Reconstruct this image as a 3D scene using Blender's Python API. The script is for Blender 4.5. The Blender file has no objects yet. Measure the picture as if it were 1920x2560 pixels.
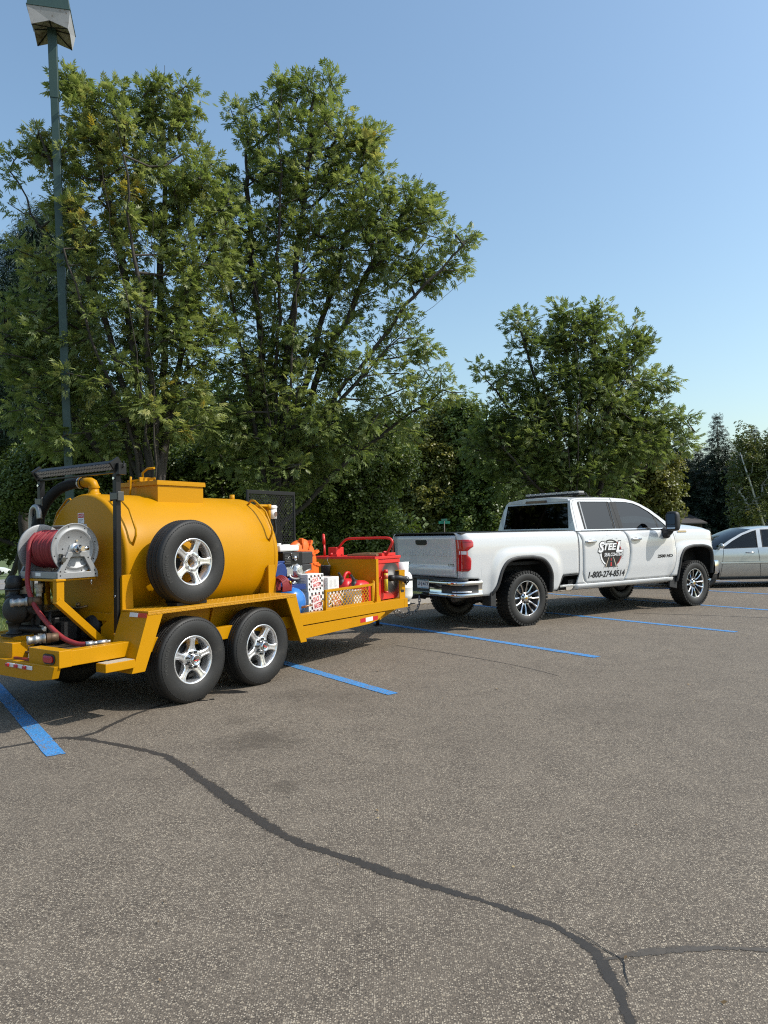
import bpy, bmesh, math, random
import numpy as np
from math import sin, cos, pi, sqrt, radians, atan2, exp
from mathutils import Vector, Matrix
from mathutils.geometry import tessellate_polygon

random.seed(7)
RNG = np.random.default_rng(11)
SC = bpy.context.scene
COL = SC.collection

# ------------------------------------------------------------------ camera
cam_d = bpy.data.cameras.new('camera')
cam = bpy.data.objects.new('camera', cam_d)
COL.objects.link(cam)
F_PX, EYE = 1800.0, 1.5
PITCH, ROLL = math.atan(52.2 / F_PX), radians(-1.146)
CAM_R = Matrix.Rotation(pi / 2 + PITCH, 3, 'X') @ Matrix.Rotation(ROLL, 3, 'Z')
cam.matrix_world = Matrix.Translation((0, 0, EYE)) @ CAM_R.to_4x4()
cam_d.sensor_fit = 'VERTICAL'
cam_d.sensor_height = 36.0
cam_d.lens = 36.0 * F_PX / 2560.0
cam_d.clip_start = 0.05
cam_d.clip_end = 5000
SC.camera = cam

# ------------------------------------------------------------------ sky, sun, exposure
SUN_DIR = Vector((0.99 * cos(radians(46)), -0.125 * cos(radians(46)), sin(radians(46)))).normalized()
world = bpy.data.worlds.new('World')
SC.world = world
world.use_nodes = True
wn = world.node_tree
wn.nodes.clear()
sky = wn.nodes.new('ShaderNodeTexSky')
sky.sky_type = 'NISHITA'
sky.sun_disc = False
sky.sun_elevation = radians(46)
sky.sun_rotation = atan2(SUN_DIR.x, SUN_DIR.y)
sky.altitude = 300
sky.air_density = 1.42
sky.dust_density = 2.2
sky.ozone_density = 3.0
bg = wn.nodes.new('ShaderNodeBackground')
bg.inputs['Strength'].default_value = 0.15
wo = wn.nodes.new('ShaderNodeOutputWorld')
wb = wn.nodes.new('ShaderNodeMix'); wb.data_type = 'RGBA'; wb.blend_type = 'MULTIPLY'; wb.inputs[0].default_value = 1.0
wb.inputs[7].default_value = (0.98, 1.025, 0.985, 1)      # even white balance of the whole sky
wn.links.new(sky.outputs[0], wb.inputs[6])
wn.links.new(wb.outputs[2], bg.inputs[0])
wn.links.new(bg.outputs[0], wo.inputs[0])
sun_d = bpy.data.lights.new('sun', 'SUN')
sun_d.energy = 3.7
sun_d.angle = radians(0.53)
sun_d.color = (1.0, 0.955, 0.88)
sun = bpy.data.objects.new('sun', sun_d)
COL.objects.link(sun)
sun.rotation_euler = (-SUN_DIR).to_track_quat('-Z', 'Y').to_euler()
sun.location = (20, -5, 30)
SC.view_settings.view_transform = 'Standard'
SC.view_settings.look = 'None'
SC.view_settings.exposure = 0.34
SC.view_settings.gamma = 1.0
SC.view_settings.use_curve_mapping = False
SC.render.engine = 'CYCLES'
SC.cycles.max_bounces = 8
SC.cycles.transparent_max_bounces = 12
SC.cycles.use_denoising = False
SC.cycles.filter_width = 1.15

# ------------------------------------------------------------------ helpers
def at(px, py, Y):
    """point of the place at forward distance Y that was surveyed at photo pixel (px, py)"""
    d = CAM_R @ Vector((px - 960.0, -(py - 1280.0), -F_PX))
    return Vector((0, 0, EYE)) + d * (Y / d.y)

def ground_at(px, py, z=0.0):
    d = CAM_R @ Vector((px - 960.0, -(py - 1280.0), -F_PX))
    return Vector((0, 0, EYE)) + d * ((z - EYE) / d.z)

class MB:
    """collects shapes; build() links them as one mesh object"""
    def __init__(s):
        s.v = []; s.f = []; s.sm = []; s.mi = []
    def add(s, vs, fs, smooth=False, mi=0):
        b = len(s.v)
        s.v += [tuple(p) for p in vs]
        for f in fs:
            s.f.append(tuple(b + i for i in f)); s.sm.append(smooth); s.mi.append(mi)
        return s
    def box(s, x0, x1, y0, y1, z0, z1, mi=0):
        v = [(x, y, z) for z in (z0, z1) for y in (y0, y1) for x in (x0, x1)]
        return s.add(v, [(0, 2, 3, 1), (4, 5, 7, 6), (0, 1, 5, 4), (2, 6, 7, 3), (0, 4, 6, 2), (1, 3, 7, 5)], False, mi)
    def obox(s, c, hx, hy, hz, M=None, mi=0):
        M = M or Matrix.Identity(3); c = Vector(c)
        v = [c + M @ Vector((x, y, z)) for z in (-hz, hz) for y in (-hy, hy) for x in (-hx, hx)]
        return s.add(v, [(0, 2, 3, 1), (4, 5, 7, 6), (0, 1, 5, 4), (2, 6, 7, 3), (0, 4, 6, 2), (1, 3, 7, 5)], False, mi)
    def bar(s, p, q, w, h, up=(0, 0, 1), mi=0):
        p, q = Vector(p), Vector(q); d = q - p; L = d.length; d.normalize()
        u = Vector(up); r = d.cross(u)
        if r.length < 1e-4: r = d.cross(Vector((1, 0, 0)))
        r.normalize(); u = r.cross(d)
        M = Matrix((d, r, u)).transposed()
        return s.obox((p + q) / 2, L / 2, w / 2, h / 2, M, mi)
    def tube(s, pts, r, n=8, closed=False, caps=True, mi=0):
        P = [Vector(p) for p in pts]; m = len(P)
        R = r if isinstance(r, (list, tuple)) else [r] * m
        rings = []; ref = None
        for i in range(m):
            a = P[(i - 1) % m] if (closed or i > 0) else P[i]
            b = P[(i + 1) % m] if (closed or i < m - 1) else P[i]
            t = (b - a).normalized()
            if ref is None:
                ref = t.cross(Vector((0, 0, 1)))
                if ref.length < 0.1: ref = t.cross(Vector((1, 0, 0)))
            ref = (ref - t * ref.dot(t)).normalized()
            w = t.cross(ref)
            rings.append([P[i] + (ref * cos(2 * pi * k / n) + w * sin(2 * pi * k / n)) * R[i] for k in range(n)])
        v = [p for g in rings for p in g]; f = []
        for i in range(m if closed else m - 1):
            j = (i + 1) % m
            for k in range(n):
                l = (k + 1) % n
                f.append((i * n + k, i * n + l, j * n + l, j * n + k))
        s.add(v, f, True, mi)
        if caps and not closed:
            s.add(rings[0], [tuple(range(n))[::-1]], False, mi); s.add(rings[-1], [tuple(range(n))], False, mi)
        return s
    def lathe(s, prof, c=(0, 0, 0), axis=(0, 1, 0), n=32, a0=0.0, a1=2 * pi, smooth=True, mi=0):
        ax = Vector(axis).normalized()
        e1 = ax.cross(Vector((0, 0, 1)))
        if e1.length < 0.1: e1 = Vector((1, 0, 0))
        e1.normalize(); e2 = ax.cross(e1); c = Vector(c)
        full = abs(a1 - a0 - 2 * pi) < 1e-6
        m = n if full else n + 1
        v = []
        for i in range(m):
            t = a0 + (a1 - a0) * i / n
            d = e1 * cos(t) + e2 * sin(t)
            v += [c + d * r + ax * h for r, h in prof]
        k = len(prof); f = []
        for i in range(n):
            j = (i + 1) % m
            for q in range(k - 1):
                f.append((i * k + q, i * k + q + 1, j * k + q + 1, j * k + q))
        return s.add(v, f, smooth, mi)
    def cyl(s, p, q, r, n=16, r2=None, mi=0):
        p, q = Vector(p), Vector(q); L = (q - p).length
        r2 = r if r2 is None else r2
        s.lathe([(r, 0), (r2, L)], p, q - p, n, mi=mi)
        s.lathe([(0, 0), (r, 0)], p, q - p, n, smooth=False, mi=mi)
        return s.lathe([(r2, L), (0, L)], p, q - p, n, smooth=False, mi=mi)
    def prism(s, poly, fn, th, mi=0):
        """poly: 2-D outline; fn maps (a, b) to a point; th: thickness vector"""
        th = Vector(th); n = len(poly)
        A = [Vector(fn(a, b)) for a, b in poly]; B = [p + th for p in A]
        tri = tessellate_polygon([[Vector((a, b, 0)) for a, b in poly]])
        s.add(A, [tuple(t) for t in tri], False, mi)
        s.add(B, [tuple(t)[::-1] for t in tri], False, mi)
        return s.add(A + B, [(i, (i + 1) % n, n + (i + 1) % n, n + i) for i in range(n)], False, mi)
    def sheet(s, loops, fn, smooth=False, mi=0):
        """flat region with holes mapped by fn"""
        pts = [p for l in loops for p in l]
        tri = tessellate_polygon([[Vector((a, b, 0)) for a, b in l] for l in loops])
        return s.add([fn(a, b) for a, b in pts], [tuple(t) for t in tri], smooth, mi)
    def grid(s, P, smooth=True, skirt=None, mi=0):
        nu, nv = len(P), len(P[0])
        v = [p for row in P for p in row]
        f = [(i * nv + j, (i + 1) * nv + j, (i + 1) * nv + j + 1, i * nv + j + 1) for i in range(nu - 1) for j in range(nv - 1)]
        s.add(v, f, smooth, mi)
        if skirt is not None:
            sk = Vector(skirt)
            loop = [P[i][0] for i in range(nu)] + [P[-1][j] for j in range(1, nv)] + [P[i][-1] for i in range(nu - 2, -1, -1)] + [P[0][j] for j in range(nv - 2, 0, -1)]
            n = len(loop); A = [Vector(p) for p in loop]; B = [p + sk for p in A]
            s.add(A + B, [(i, (i + 1) % n, n + (i + 1) % n, n + i) for i in range(n)], False, mi)
        return s
    def sphere(s, c, r, n=12, m=8, sc=(1, 1, 1), mi=0):
        c = Vector(c); v = []; f = []
        for i in range(m + 1):
            t = pi * i / m
            for k in range(n):
                a = 2 * pi * k / n
                v.append(c + Vector((r * sc[0] * sin(t) * cos(a), r * sc[1] * sin(t) * sin(a), r * sc[2] * cos(t))))
        for i in range(m):
            for k in range(n):
                l = (k + 1) % n
                f.append((i * n + k, (i + 1) * n + k, (i + 1) * n + l, i * n + l))
        return s.add(v, f, True, mi)
    def mesh(s, name, mats, off=(0, 0, 0)):
        me = bpy.data.meshes.new(name)
        o = Vector(off)
        me.from_pydata([(p[0] - o.x, p[1] - o.y, p[2] - o.z) for p in s.v], [], s.f)
        me.polygons.foreach_set('use_smooth', s.sm)
        me.polygons.foreach_set('material_index', s.mi)
        for m in (mats if isinstance(mats, (list, tuple)) else [mats]): me.materials.append(m)
        me.update()
        bm = bmesh.new(); bm.from_mesh(me)
        bmesh.ops.remove_doubles(bm, verts=bm.verts, dist=1e-5)
        bmesh.ops.recalc_face_normals(bm, faces=bm.faces)
        bm.to_mesh(me); bm.free()
        return me

OFF = {}
def tag(o, label=None, cat=None, group=None, kind=None):
    for k, v in (('label', label), ('category', cat), ('group', group), ('kind', kind)):
        if v: o[k] = v
    return o

class Frame:
    """a pose on the ground: local x forward, y left, z up"""
    def __init__(s, ox, oy, ang, z=0.0):
        a = radians(ang); s.ang = pi / 2 - a
        s.M = Matrix.Translation((ox, oy, z)) @ Matrix.Rotation(s.ang, 4, 'Z')
    def w(s, p): return s.M @ Vector(p)

def thing(name, label, cat, frame=None, off=(0, 0, 0), group=None):
    """Empty at the thing's base; its parts are given in the frame's coordinates"""
    o = bpy.data.objects.new(name, None); COL.objects.link(o)
    o.empty_display_size = 0.1
    if frame:
        o.matrix_world = frame.M @ Matrix.Translation(off)
    else:
        o.location = off
    tag(o, label, cat, group)
    OFF[o.name] = Vector(off)
    return o

def part(parent, name, mb, mat, bevel=0.0, label=None, kind=None, seg=2):
    off = OFF.get(parent.name, Vector((0, 0, 0)))
    me = mb.mesh(name, mat, off)
    o = bpy.data.objects.new(name, me); COL.objects.link(o)
    o.parent = parent
    OFF[o.name] = off
    if bevel:
        m = o.modifiers.new('bevel', 'BEVEL'); m.width = bevel; m.segments = seg
        m.limit_method = 'ANGLE'; m.angle_limit = radians(40)
    tag(o, label, None, None, kind)
    return o

def solo(name, mb, mat, label, cat, frame=None, off=(0, 0, 0), group=None, bevel=0.0, kind=None):
    """a thing that is one mesh"""
    me = mb.mesh(name, mat, off)
    o = bpy.data.objects.new(name, me); COL.objects.link(o)
    if frame: o.matrix_world = frame.M @ Matrix.Translation(off)
    else: o.location = off
    OFF[o.name] = Vector(off)
    if bevel:
        m = o.modifiers.new('bevel', 'BEVEL'); m.width = bevel; m.segments = 2
        m.limit_method = 'ANGLE'; m.angle_limit = radians(40)
    tag(o, label, cat, group, kind)
    return o

def copy_tree(o, parent=None):
    c = o.copy(); COL.objects.link(c); c.parent = parent
    OFF[c.name] = OFF.get(o.name, Vector((0, 0, 0)))
    for ch in list(o.children):
        copy_tree(ch, c)
    return c

def text_tris(body, size, shear=0.0, offset=0.0, width=None, height=None, spacing=1.0):
    """lettering as flat triangles in (a, b), origin at lower left; fitted to width/height"""
    cu = bpy.data.curves.new('lettering', 'FONT')
    cu.body = body; cu.size = size; cu.shear = shear; cu.offset = offset; cu.space_character = spacing
    cu.resolution_u = 3; cu.fill_mode = 'FRONT'
    ob = bpy.data.objects.new('lettering', cu); COL.objects.link(ob)
    dg = bpy.context.evaluated_depsgraph_get(); dg.update()
    me = ob.evaluated_get(dg).to_mesh()
    v = [(p.co.x, p.co.y) for p in me.vertices]; f = [tuple(p.vertices) for p in me.polygons]
    ob.evaluated_get(dg).to_mesh_clear()
    bpy.data.objects.remove(ob); bpy.data.curves.remove(cu)
    if not v: return [], []
    x0 = min(p[0] for p in v); x1 = max(p[0] for p in v); y0 = min(p[1] for p in v); y1 = max(p[1] for p in v)
    sx = width / (x1 - x0) if width else 1.0
    sy = height / (y1 - y0) if height else (sx if width else 1.0)
    return [((a - x0) * sx, (b - y0) * sy) for a, b in v], f

def text(mb, body, fn, width=None, height=None, shear=0.0, offset=0.0, mi=0, spacing=1.0, at0=(0, 0)):
    v, f = text_tris(body, 1.0, shear, offset, width, height, spacing)
    return mb.add([fn(a + at0[0], b + at0[1]) for a, b in v], f, False, mi)

def lerp(a, b, t): return a + (b - a) * t
def smooth(e0, e1, x):
    t = max(0.0, min(1.0, (x - e0) / (e1 - e0))); return t * t * (3 - 2 * t)
def interp(x, pts):
    if x <= pts[0][0]: return pts[0][1]
    for (a, b), (c, d) in zip(pts, pts[1:]):
        if x <= c: return b + (d - b) * (x - a) / (c - a) if c > a else d
    return pts[-1][1]
def arc(cx, cz, r, a0, a1, n):
    return [(cx + r * cos(radians(lerp(a0, a1, i / n))), cz + r * sin(radians(lerp(a0, a1, i / n)))) for i in range(n + 1)]
def rrect(x0, x1, z0, z1, r, n=3):
    return arc(x1 - r, z0 + r, r, -90, 0, n) + arc(x1 - r, z1 - r, r, 0, 90, n) + arc(x0 + r, z1 - r, r, 90, 180, n) + arc(x0 + r, z0 + r, r, 180, 270, n)

# ------------------------------------------------------------------ materials
MATS = {}
def nodes_of(m):
    m.use_nodes = True
    return m.node_tree, m.node_tree.nodes['Principled BSDF']

def mat(name, col, rough=0.5, metal=0.0, var=0.12, scale=6.0, bump=0.0, bscale=40.0, coat=0.0, spec=0.5, dirt=None, emit=0.0, obj=True):
    """plain procedural surface: colour with soft noise, roughness variation, fine bump"""
    if name in MATS: return MATS[name]
    m = bpy.data.materials.new(name); nt, b = nodes_of(m); L = nt.links; N = nt.nodes
    tc = N.new('ShaderNodeTexCoord'); src = tc.outputs['Object']
    nz = N.new('ShaderNodeTexNoise'); nz.inputs['Scale'].default_value = scale; nz.inputs['Detail'].default_value = 6
    nz.inputs['Roughness'].default_value = 0.65
    L.new(src, nz.inputs['Vector'])
    mx = N.new('ShaderNodeMix'); mx.data_type = 'RGBA'
    lo = tuple(c * (1 - var) for c in col); hi = tuple(min(1, c * (1 + var * 0.7)) for c in col)
    mx.inputs[6].default_value = (*lo, 1); mx.inputs[7].default_value = (*hi, 1)
    L.new(nz.outputs['Fac'], mx.inputs[0])
    out = mx.outputs[2]
    if dirt:
        n2 = N.new('ShaderNodeTexNoise'); n2.inputs['Scale'].default_value = dirt[1]; n2.inputs['Detail'].default_value = 8
        n2.inputs['Roughness'].default_value = 0.75; L.new(src, n2.inputs['Vector'])
        rp = N.new('ShaderNodeMapRange'); rp.inputs[1].default_value = dirt[2]; rp.inputs[2].default_value = dirt[2] + 0.12
        L.new(n2.outputs['Fac'], rp.inputs[0])
        m2 = N.new('ShaderNodeMix'); m2.data_type = 'RGBA'; m2.inputs[7].default_value = (*dirt[0], 1)
        L.new(out, m2.inputs[6]); L.new(rp.outputs[0], m2.inputs[0]); out = m2.outputs[2]
    L.new(out, b.inputs['Base Color'])
    rr = N.new('ShaderNodeMapRange'); rr.inputs[3].default_value = max(0.02, rough * 0.8); rr.inputs[4].default_value = min(1, rough * 1.25)
    L.new(nz.outputs['Fac'], rr.inputs[0]); L.new(rr.outputs[0], b.inputs['Roughness'])
    b.inputs['Metallic'].default_value = metal
    b.inputs['Specular IOR Level'].default_value = spec
    if coat:
        b.inputs['Coat Weight'].default_value = coat; b.inputs['Coat Roughness'].default_value = 0.04
    if bump:
        n3 = N.new('ShaderNodeTexNoise'); n3.inputs['Scale'].default_value = bscale; n3.inputs['Detail'].default_value = 4
        L.new(src, n3.inputs['Vector'])
        bp = N.new('ShaderNodeBump'); bp.inputs['Strength'].default_value = bump; bp.inputs['Distance'].default_value = 0.01
        L.new(n3.outputs['Fac'], bp.inputs['Height']); L.new(bp.outputs[0], b.inputs['Normal'])
    if emit:
        b.inputs['Emission Color'].default_value = (*col, 1); b.inputs['Emission Strength'].default_value = emit
    MATS[name] = m
    return m

def glass_mat(name, tint, refl_rough=0.02, ior=1.5):
    if name in MATS: return MATS[name]
    m = bpy.data.materials.new(name); nt, b = nodes_of(m); L = nt.links; N = nt.nodes
    out = N['Material Output']; N.remove(b)
    tr = N.new('ShaderNodeBsdfTransparent'); tr.inputs[0].default_value = (*tint, 1)
    gl = N.new('ShaderNodeBsdfGlossy'); gl.inputs['Roughness'].default_value = refl_rough
    tcn = N.new('ShaderNodeTexCoord'); nz = N.new('ShaderNodeTexNoise'); nz.inputs['Scale'].default_value = 9
    L.new(tcn.outputs['Object'], nz.inputs['Vector'])
    mr = N.new('ShaderNodeMapRange'); mr.inputs[3].default_value = refl_rough; mr.inputs[4].default_value = refl_rough * 2
    L.new(nz.outputs['Fac'], mr.inputs[0]); L.new(mr.outputs[0], gl.inputs['Roughness'])
    fr = N.new('ShaderNodeFresnel'); fr.inputs['IOR'].default_value = ior
    ms = N.new('ShaderNodeMixShader')
    L.new(fr.outputs[0], ms.inputs[0]); L.new(tr.outputs[0], ms.inputs[1]); L.new(gl.outputs[0], ms.inputs[2]); L.new(ms.outputs[0], out.inputs[0])
    MATS[name] = m
    return m

YEL = mat('yellow_paint', (0.465, 0.215, 0.0005), 0.40, 0, 0.05, 3.0, 0.03, 120, coat=0.0, spec=0.18, dirt=((0.42, 0.18, 0.006), 9, 0.68))
YPLATE = mat('yellow_plate', (0.465, 0.216, 0.001), 0.45, 0, 0.08, 12, 0.25, 70)
WHITE = mat('white_car_paint', (0.565, 0.57, 0.57), 0.26, 0, 0.015, 2.0, coat=0.9)
CHROME = mat('chrome', (0.66, 0.66, 0.66), 0.10, 1.0, 0.05, 8)
ALU = mat('machined_aluminium', (0.78, 0.78, 0.79), 0.26, 0.85, 0.08, 30)
STEEL = mat('galvanised_steel', (0.55, 0.56, 0.57), 0.36, 0.9, 0.15, 25)
GREYP = mat('grey_powder_coat', (0.27, 0.275, 0.28), 0.5, 0.35, 0.08, 20, 0.05, 160)
BLACKP = mat('black_paint', (0.008, 0.008, 0.0085), 0.42, 0, 0.2, 10, spec=0.3)
PLASTIC = mat('black_plastic', (0.022, 0.022, 0.023), 0.55, 0, 0.2, 14, 0.06, 200)
DARK = mat('underbody_black', (0.008, 0.008, 0.008), 0.8, 0, 0.3, 8)
RUBBER = mat('tyre_rubber', (0.013, 0.0125, 0.012), 0.60, 0, 0.25, 14, 0.08, 90, dirt=((0.034, 0.031, 0.027), 5, 0.58))
RED = mat('red_paint', (0.60, 0.022, 0.016), 0.4, 0, 0.12, 6, 0.05, 60, dirt=((0.30, 0.014, 0.012), 7, 0.62))
REDPL = mat('red_plastic', (0.58, 0.012, 0.016), 0.4, 0, 0.08, 8, 0.05, 80)
REDHOSE = mat('red_hose_rubber', (0.25, 0.022, 0.026), 0.55, 0, 0.2, 20, 0.08, 120, dirt=((0.14, 0.03, 0.03), 16, 0.6))
REDLENS = mat('red_lens', (0.42, 0.005, 0.012), 0.08, 0, 0.25, 18, coat=0.6)
WHITEP = mat('white_gloss', (0.78, 0.78, 0.76), 0.35, 0, 0.06, 10)
WORNW = mat('worn_white_enamel', (0.74, 0.74, 0.70), 0.45, 0, 0.08, 12, dirt=((0.25, 0.16, 0.09), 26, 0.63))
CARD = mat('white_cardboard', (0.72, 0.71, 0.69), 0.75, 0, 0.06, 14, 0.08, 60)
INK = mat('black_ink', (0.014, 0.014, 0.015), 0.6, 0, 0.1, 20)
REDINK = mat('red_ink', (0.55, 0.03, 0.035), 0.6, 0, 0.1, 20)
ORANGE = mat('orange_plastic', (0.78, 0.13, 0.012), 0.42, 0, 0.08, 10)
BLUE = mat('blue_enamel', (0.02, 0.16, 0.50), 0.28, 0, 0.08, 8, coat=0.4)
BLUED = mat('dark_blue_enamel', (0.01, 0.035, 0.16), 0.35, 0, 0.1, 8)
DECALW = mat('white_decal', (0.80, 0.80, 0.80), 0.45, 0, 0.03, 10)
GOLD = mat('gold_badge', (0.70, 0.42, 0.06), 0.22, 1.0, 0.05, 20)
POLEG = mat('green_pole_paint', (0.022, 0.05, 0.042), 0.45, 0, 0.12, 5, dirt=((0.05, 0.085, 0.07), 4, 0.6))
LAMPGREY = mat('weathered_lamp_housing', (0.33, 0.33, 0.33), 0.6, 0, 0.2, 5, dirt=((0.14, 0.10, 0.07), 7, 0.55))
BARK = mat('bark', (0.048, 0.040, 0.032), 0.9, 0, 0.45, 9, 0.8, 30)
BIRCHB = mat('birch_bark', (0.60, 0.57, 0.52), 0.75, 0, 0.2, 12, 0.2, 30, dirt=((0.05, 0.045, 0.04), 14, 0.6))
CONC = mat('concrete', (0.42, 0.39, 0.35), 0.85, 0, 0.18, 7, 0.3, 60, dirt=((0.26, 0.235, 0.2), 5, 0.55))
SMOKEGL = glass_mat('tinted_glass', (0.006, 0.006, 0.007), 0.015, 1.22)
LIGHTGL = glass_mat('side_glass', (0.05, 0.068, 0.078), 0.012, 1.72)
CLEARGL = glass_mat('clear_glass', (0.42, 0.48, 0.47), 0.012, 1.55)
LENSGL = glass_mat('clear_lens', (0.75, 0.77, 0.78), 0.05, 1.5)
# ------------------------------------------------------------------ the ground
LN = Vector((-0.5807, 0.8141, 0)); LT = Vector((0.8141, 0.5807, 0))    # away from the lane / along the row of stalls
def lot(t, n, z=0.0): return LT * t + LN * n + Vector((0, 0, z))
KERB_N = 11.9

def asphalt_material():
    m = bpy.data.materials.new('worn_asphalt'); nt, b = nodes_of(m); L = nt.links; N = nt.nodes
    tc = N.new('ShaderNodeTexCoord'); P = tc.outputs['Object']
    def vor(scale, seed=(0, 0, 0), feat='F1'):
        mp = N.new('ShaderNodeMapping'); mp.inputs['Location'].default_value = seed; L.new(P, mp.inputs[0])
        v = N.new('ShaderNodeTexVoronoi'); v.feature = feat; v.voronoi_dimensions = '2D'; v.inputs['Scale'].default_value = scale; L.new(mp.outputs[0], v.inputs['Vector']); return v
    def noise(scale, det=6, rough=0.6):
        v = N.new('ShaderNodeTexNoise'); v.inputs['Scale'].default_value = scale; v.inputs['Detail'].default_value = det; v.inputs['Roughness'].default_value = rough; L.new(P, v.inputs['Vector']); return v
    def rng(src, a, c, d=0.0, e=1.0):
        r = N.new('ShaderNodeMapRange'); r.inputs[1].default_value = a; r.inputs[2].default_value = c; r.inputs[3].default_value = d; r.inputs[4].default_value = e; L.new(src, r.inputs[0]); return r.outputs[0]
    def mix(f, a, c, mode='MIX'):
        x = N.new('ShaderNodeMix'); x.data_type = 'RGBA'; x.blend_type = mode
        if isinstance(f, float): x.inputs[0].default_value = f
        else: L.new(f, x.inputs[0])
        for k, val in ((6, a), (7, c)):
            if isinstance(val, tuple): x.inputs[k].default_value = (*val, 1)
            else: L.new(val, x.inputs[k])
        return x.outputs[2]
    def math_(op, a, c):
        x = N.new('ShaderNodeMath'); x.operation = op
        for k, val in ((0, a), (1, c)):
            if isinstance(val, (int, float)): x.inputs[k].default_value = val
            else: L.new(val, x.inputs[k])
        return x.outputs[0]
    v1 = vor(230); v2 = vor(125, (3.1, 7.7, 0)); v3 = vor(68, (9, 2, 0)); v4 = vor(24, (1, 4, 0))
    sep = N.new('ShaderNodeSeparateColor'); L.new(v1.outputs['Color'], sep.inputs[0])
    base = mix(rng(sep.outputs[0], 0.15, 1.0), (0.057, 0.0462, 0.036), (0.188, 0.153, 0.115))
    sep2 = N.new('ShaderNodeSeparateColor'); L.new(v2.outputs['Color'], sep2.inputs[0])
    stone = math_('MULTIPLY', rng(sep2.outputs[0], 0.60, 0.66), rng(v2.outputs['Distance'], 0.38, 0.30))
    base = mix(stone, base, mix(sep2.outputs[1], (0.30, 0.250, 0.188), (0.52, 0.448, 0.345)))
    sep3 = N.new('ShaderNodeSeparateColor'); L.new(v3.outputs['Color'], sep3.inputs[0])
    stone3 = math_('MULTIPLY', rng(sep3.outputs[0], 0.87, 0.9), rng(v3.outputs['Distance'], 0.34, 0.26))
    base = mix(stone3, base, mix(sep3.outputs[1], (0.2673, 0.2143, 0.1549), (0.4950, 0.4195, 0.3097)))
    sep4 = N.new('ShaderNodeSeparateColor'); L.new(v4.outputs['Color'], sep4.inputs[0])
    pit = math_('MULTIPLY', rng(sep4.outputs[0], 0.86, 0.9), rng(v4.outputs['Distance'], 0.2, 0.1))
    base = mix(pit, base, (0.0495, 0.0401, 0.0294))
    # broad mottling, tyre wear
    big = noise(0.55, 5); mid = noise(3.2, 6)
    base = mix(rng(big.outputs['Fac'], 0.3, 0.7, 0.0, 0.42), base, (0.088, 0.0705, 0.054))
    base = mix(rng(mid.outputs['Fac'], 0.35, 0.75, 0.0, 0.26), base, (0.25, 0.207, 0.158))
    # oil drips: dark spots with ragged edges at their own places on the lot
    rag = noise(9, 10, 0.85)
    for (px, py, rr, st) in ((650, 1850, 0.36, 0.55), (715, 1965, 0.14, 0.45), (600, 1800, 0.20, 0.3), (730, 1740, 0.3, 0.35), (860, 1740, 0.5, 0.2), (1500, 1790, 0.6, 0.15)):
        g = ground_at(px, py)
        vs = N.new('ShaderNodeVectorMath'); vs.operation = 'DISTANCE'; L.new(P, vs.inputs[0]); vs.inputs[1].default_value = (g.x, g.y, 0)
        d = math_('ADD', vs.outputs['Value'], math_('MULTIPLY', math_('SUBTRACT', rag.outputs['Fac'], 0.5), rr * 4.2))
        base = mix(rng(d, rr, rr * 0.25, 0.0, st), base, (0.0445, 0.0347, 0.0248))
    L.new(base, b.inputs['Base Color'])
    b.inputs['Roughness'].default_value = 0.78
    b.inputs['Specular IOR Level'].default_value = 0.35
    h = math_('ADD', math_('MULTIPLY', v2.outputs['Distance'], -0.6), math_('MULTIPLY', v1.outputs['Distance'], -0.5))
    bp = N.new('ShaderNodeBump'); bp.inputs['Strength'].default_value = 0.55; bp.inputs['Distance'].default_value = 0.006
    L.new(h, bp.inputs['Height']); L.new(bp.outputs[0], b.inputs['Normal'])
    return m

def quick(name, V, Fc, mats, label, cat=None, kind=None, group=None, tint=None, mi=None, parent=None, smooth=False):
    me = bpy.data.meshes.new(name)
    V = np.asarray(V, np.float32); Fc = np.asarray(Fc, np.int32); k = Fc.shape[1]
    me.vertices.add(len(V)); me.vertices.foreach_set('co', V.ravel())
    me.loops.add(Fc.size); me.loops.foreach_set('vertex_index', Fc.ravel())
    me.polygons.add(len(Fc)); me.polygons.foreach_set('loop_start', np.arange(0, Fc.size, k, dtype=np.int32))
    if smooth: me.polygons.foreach_set('use_smooth', np.ones(len(Fc), bool))
    for m in (mats if isinstance(mats, (list, tuple)) else [mats]): me.materials.append(m)
    if mi is not None: me.polygons.foreach_set('material_index', np.asarray(mi, np.int32))
    if tint is not None:
        a = me.attributes.new('tint', 'FLOAT', 'POINT'); a.data.foreach_set('value', np.asarray(tint, np.float32))
    me.update(calc_edges=True)
    o = bpy.data.objects.new(name, me); COL.objects.link(o)
    if parent: o.parent = parent
    return tag(o, label, cat, group, kind)

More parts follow.
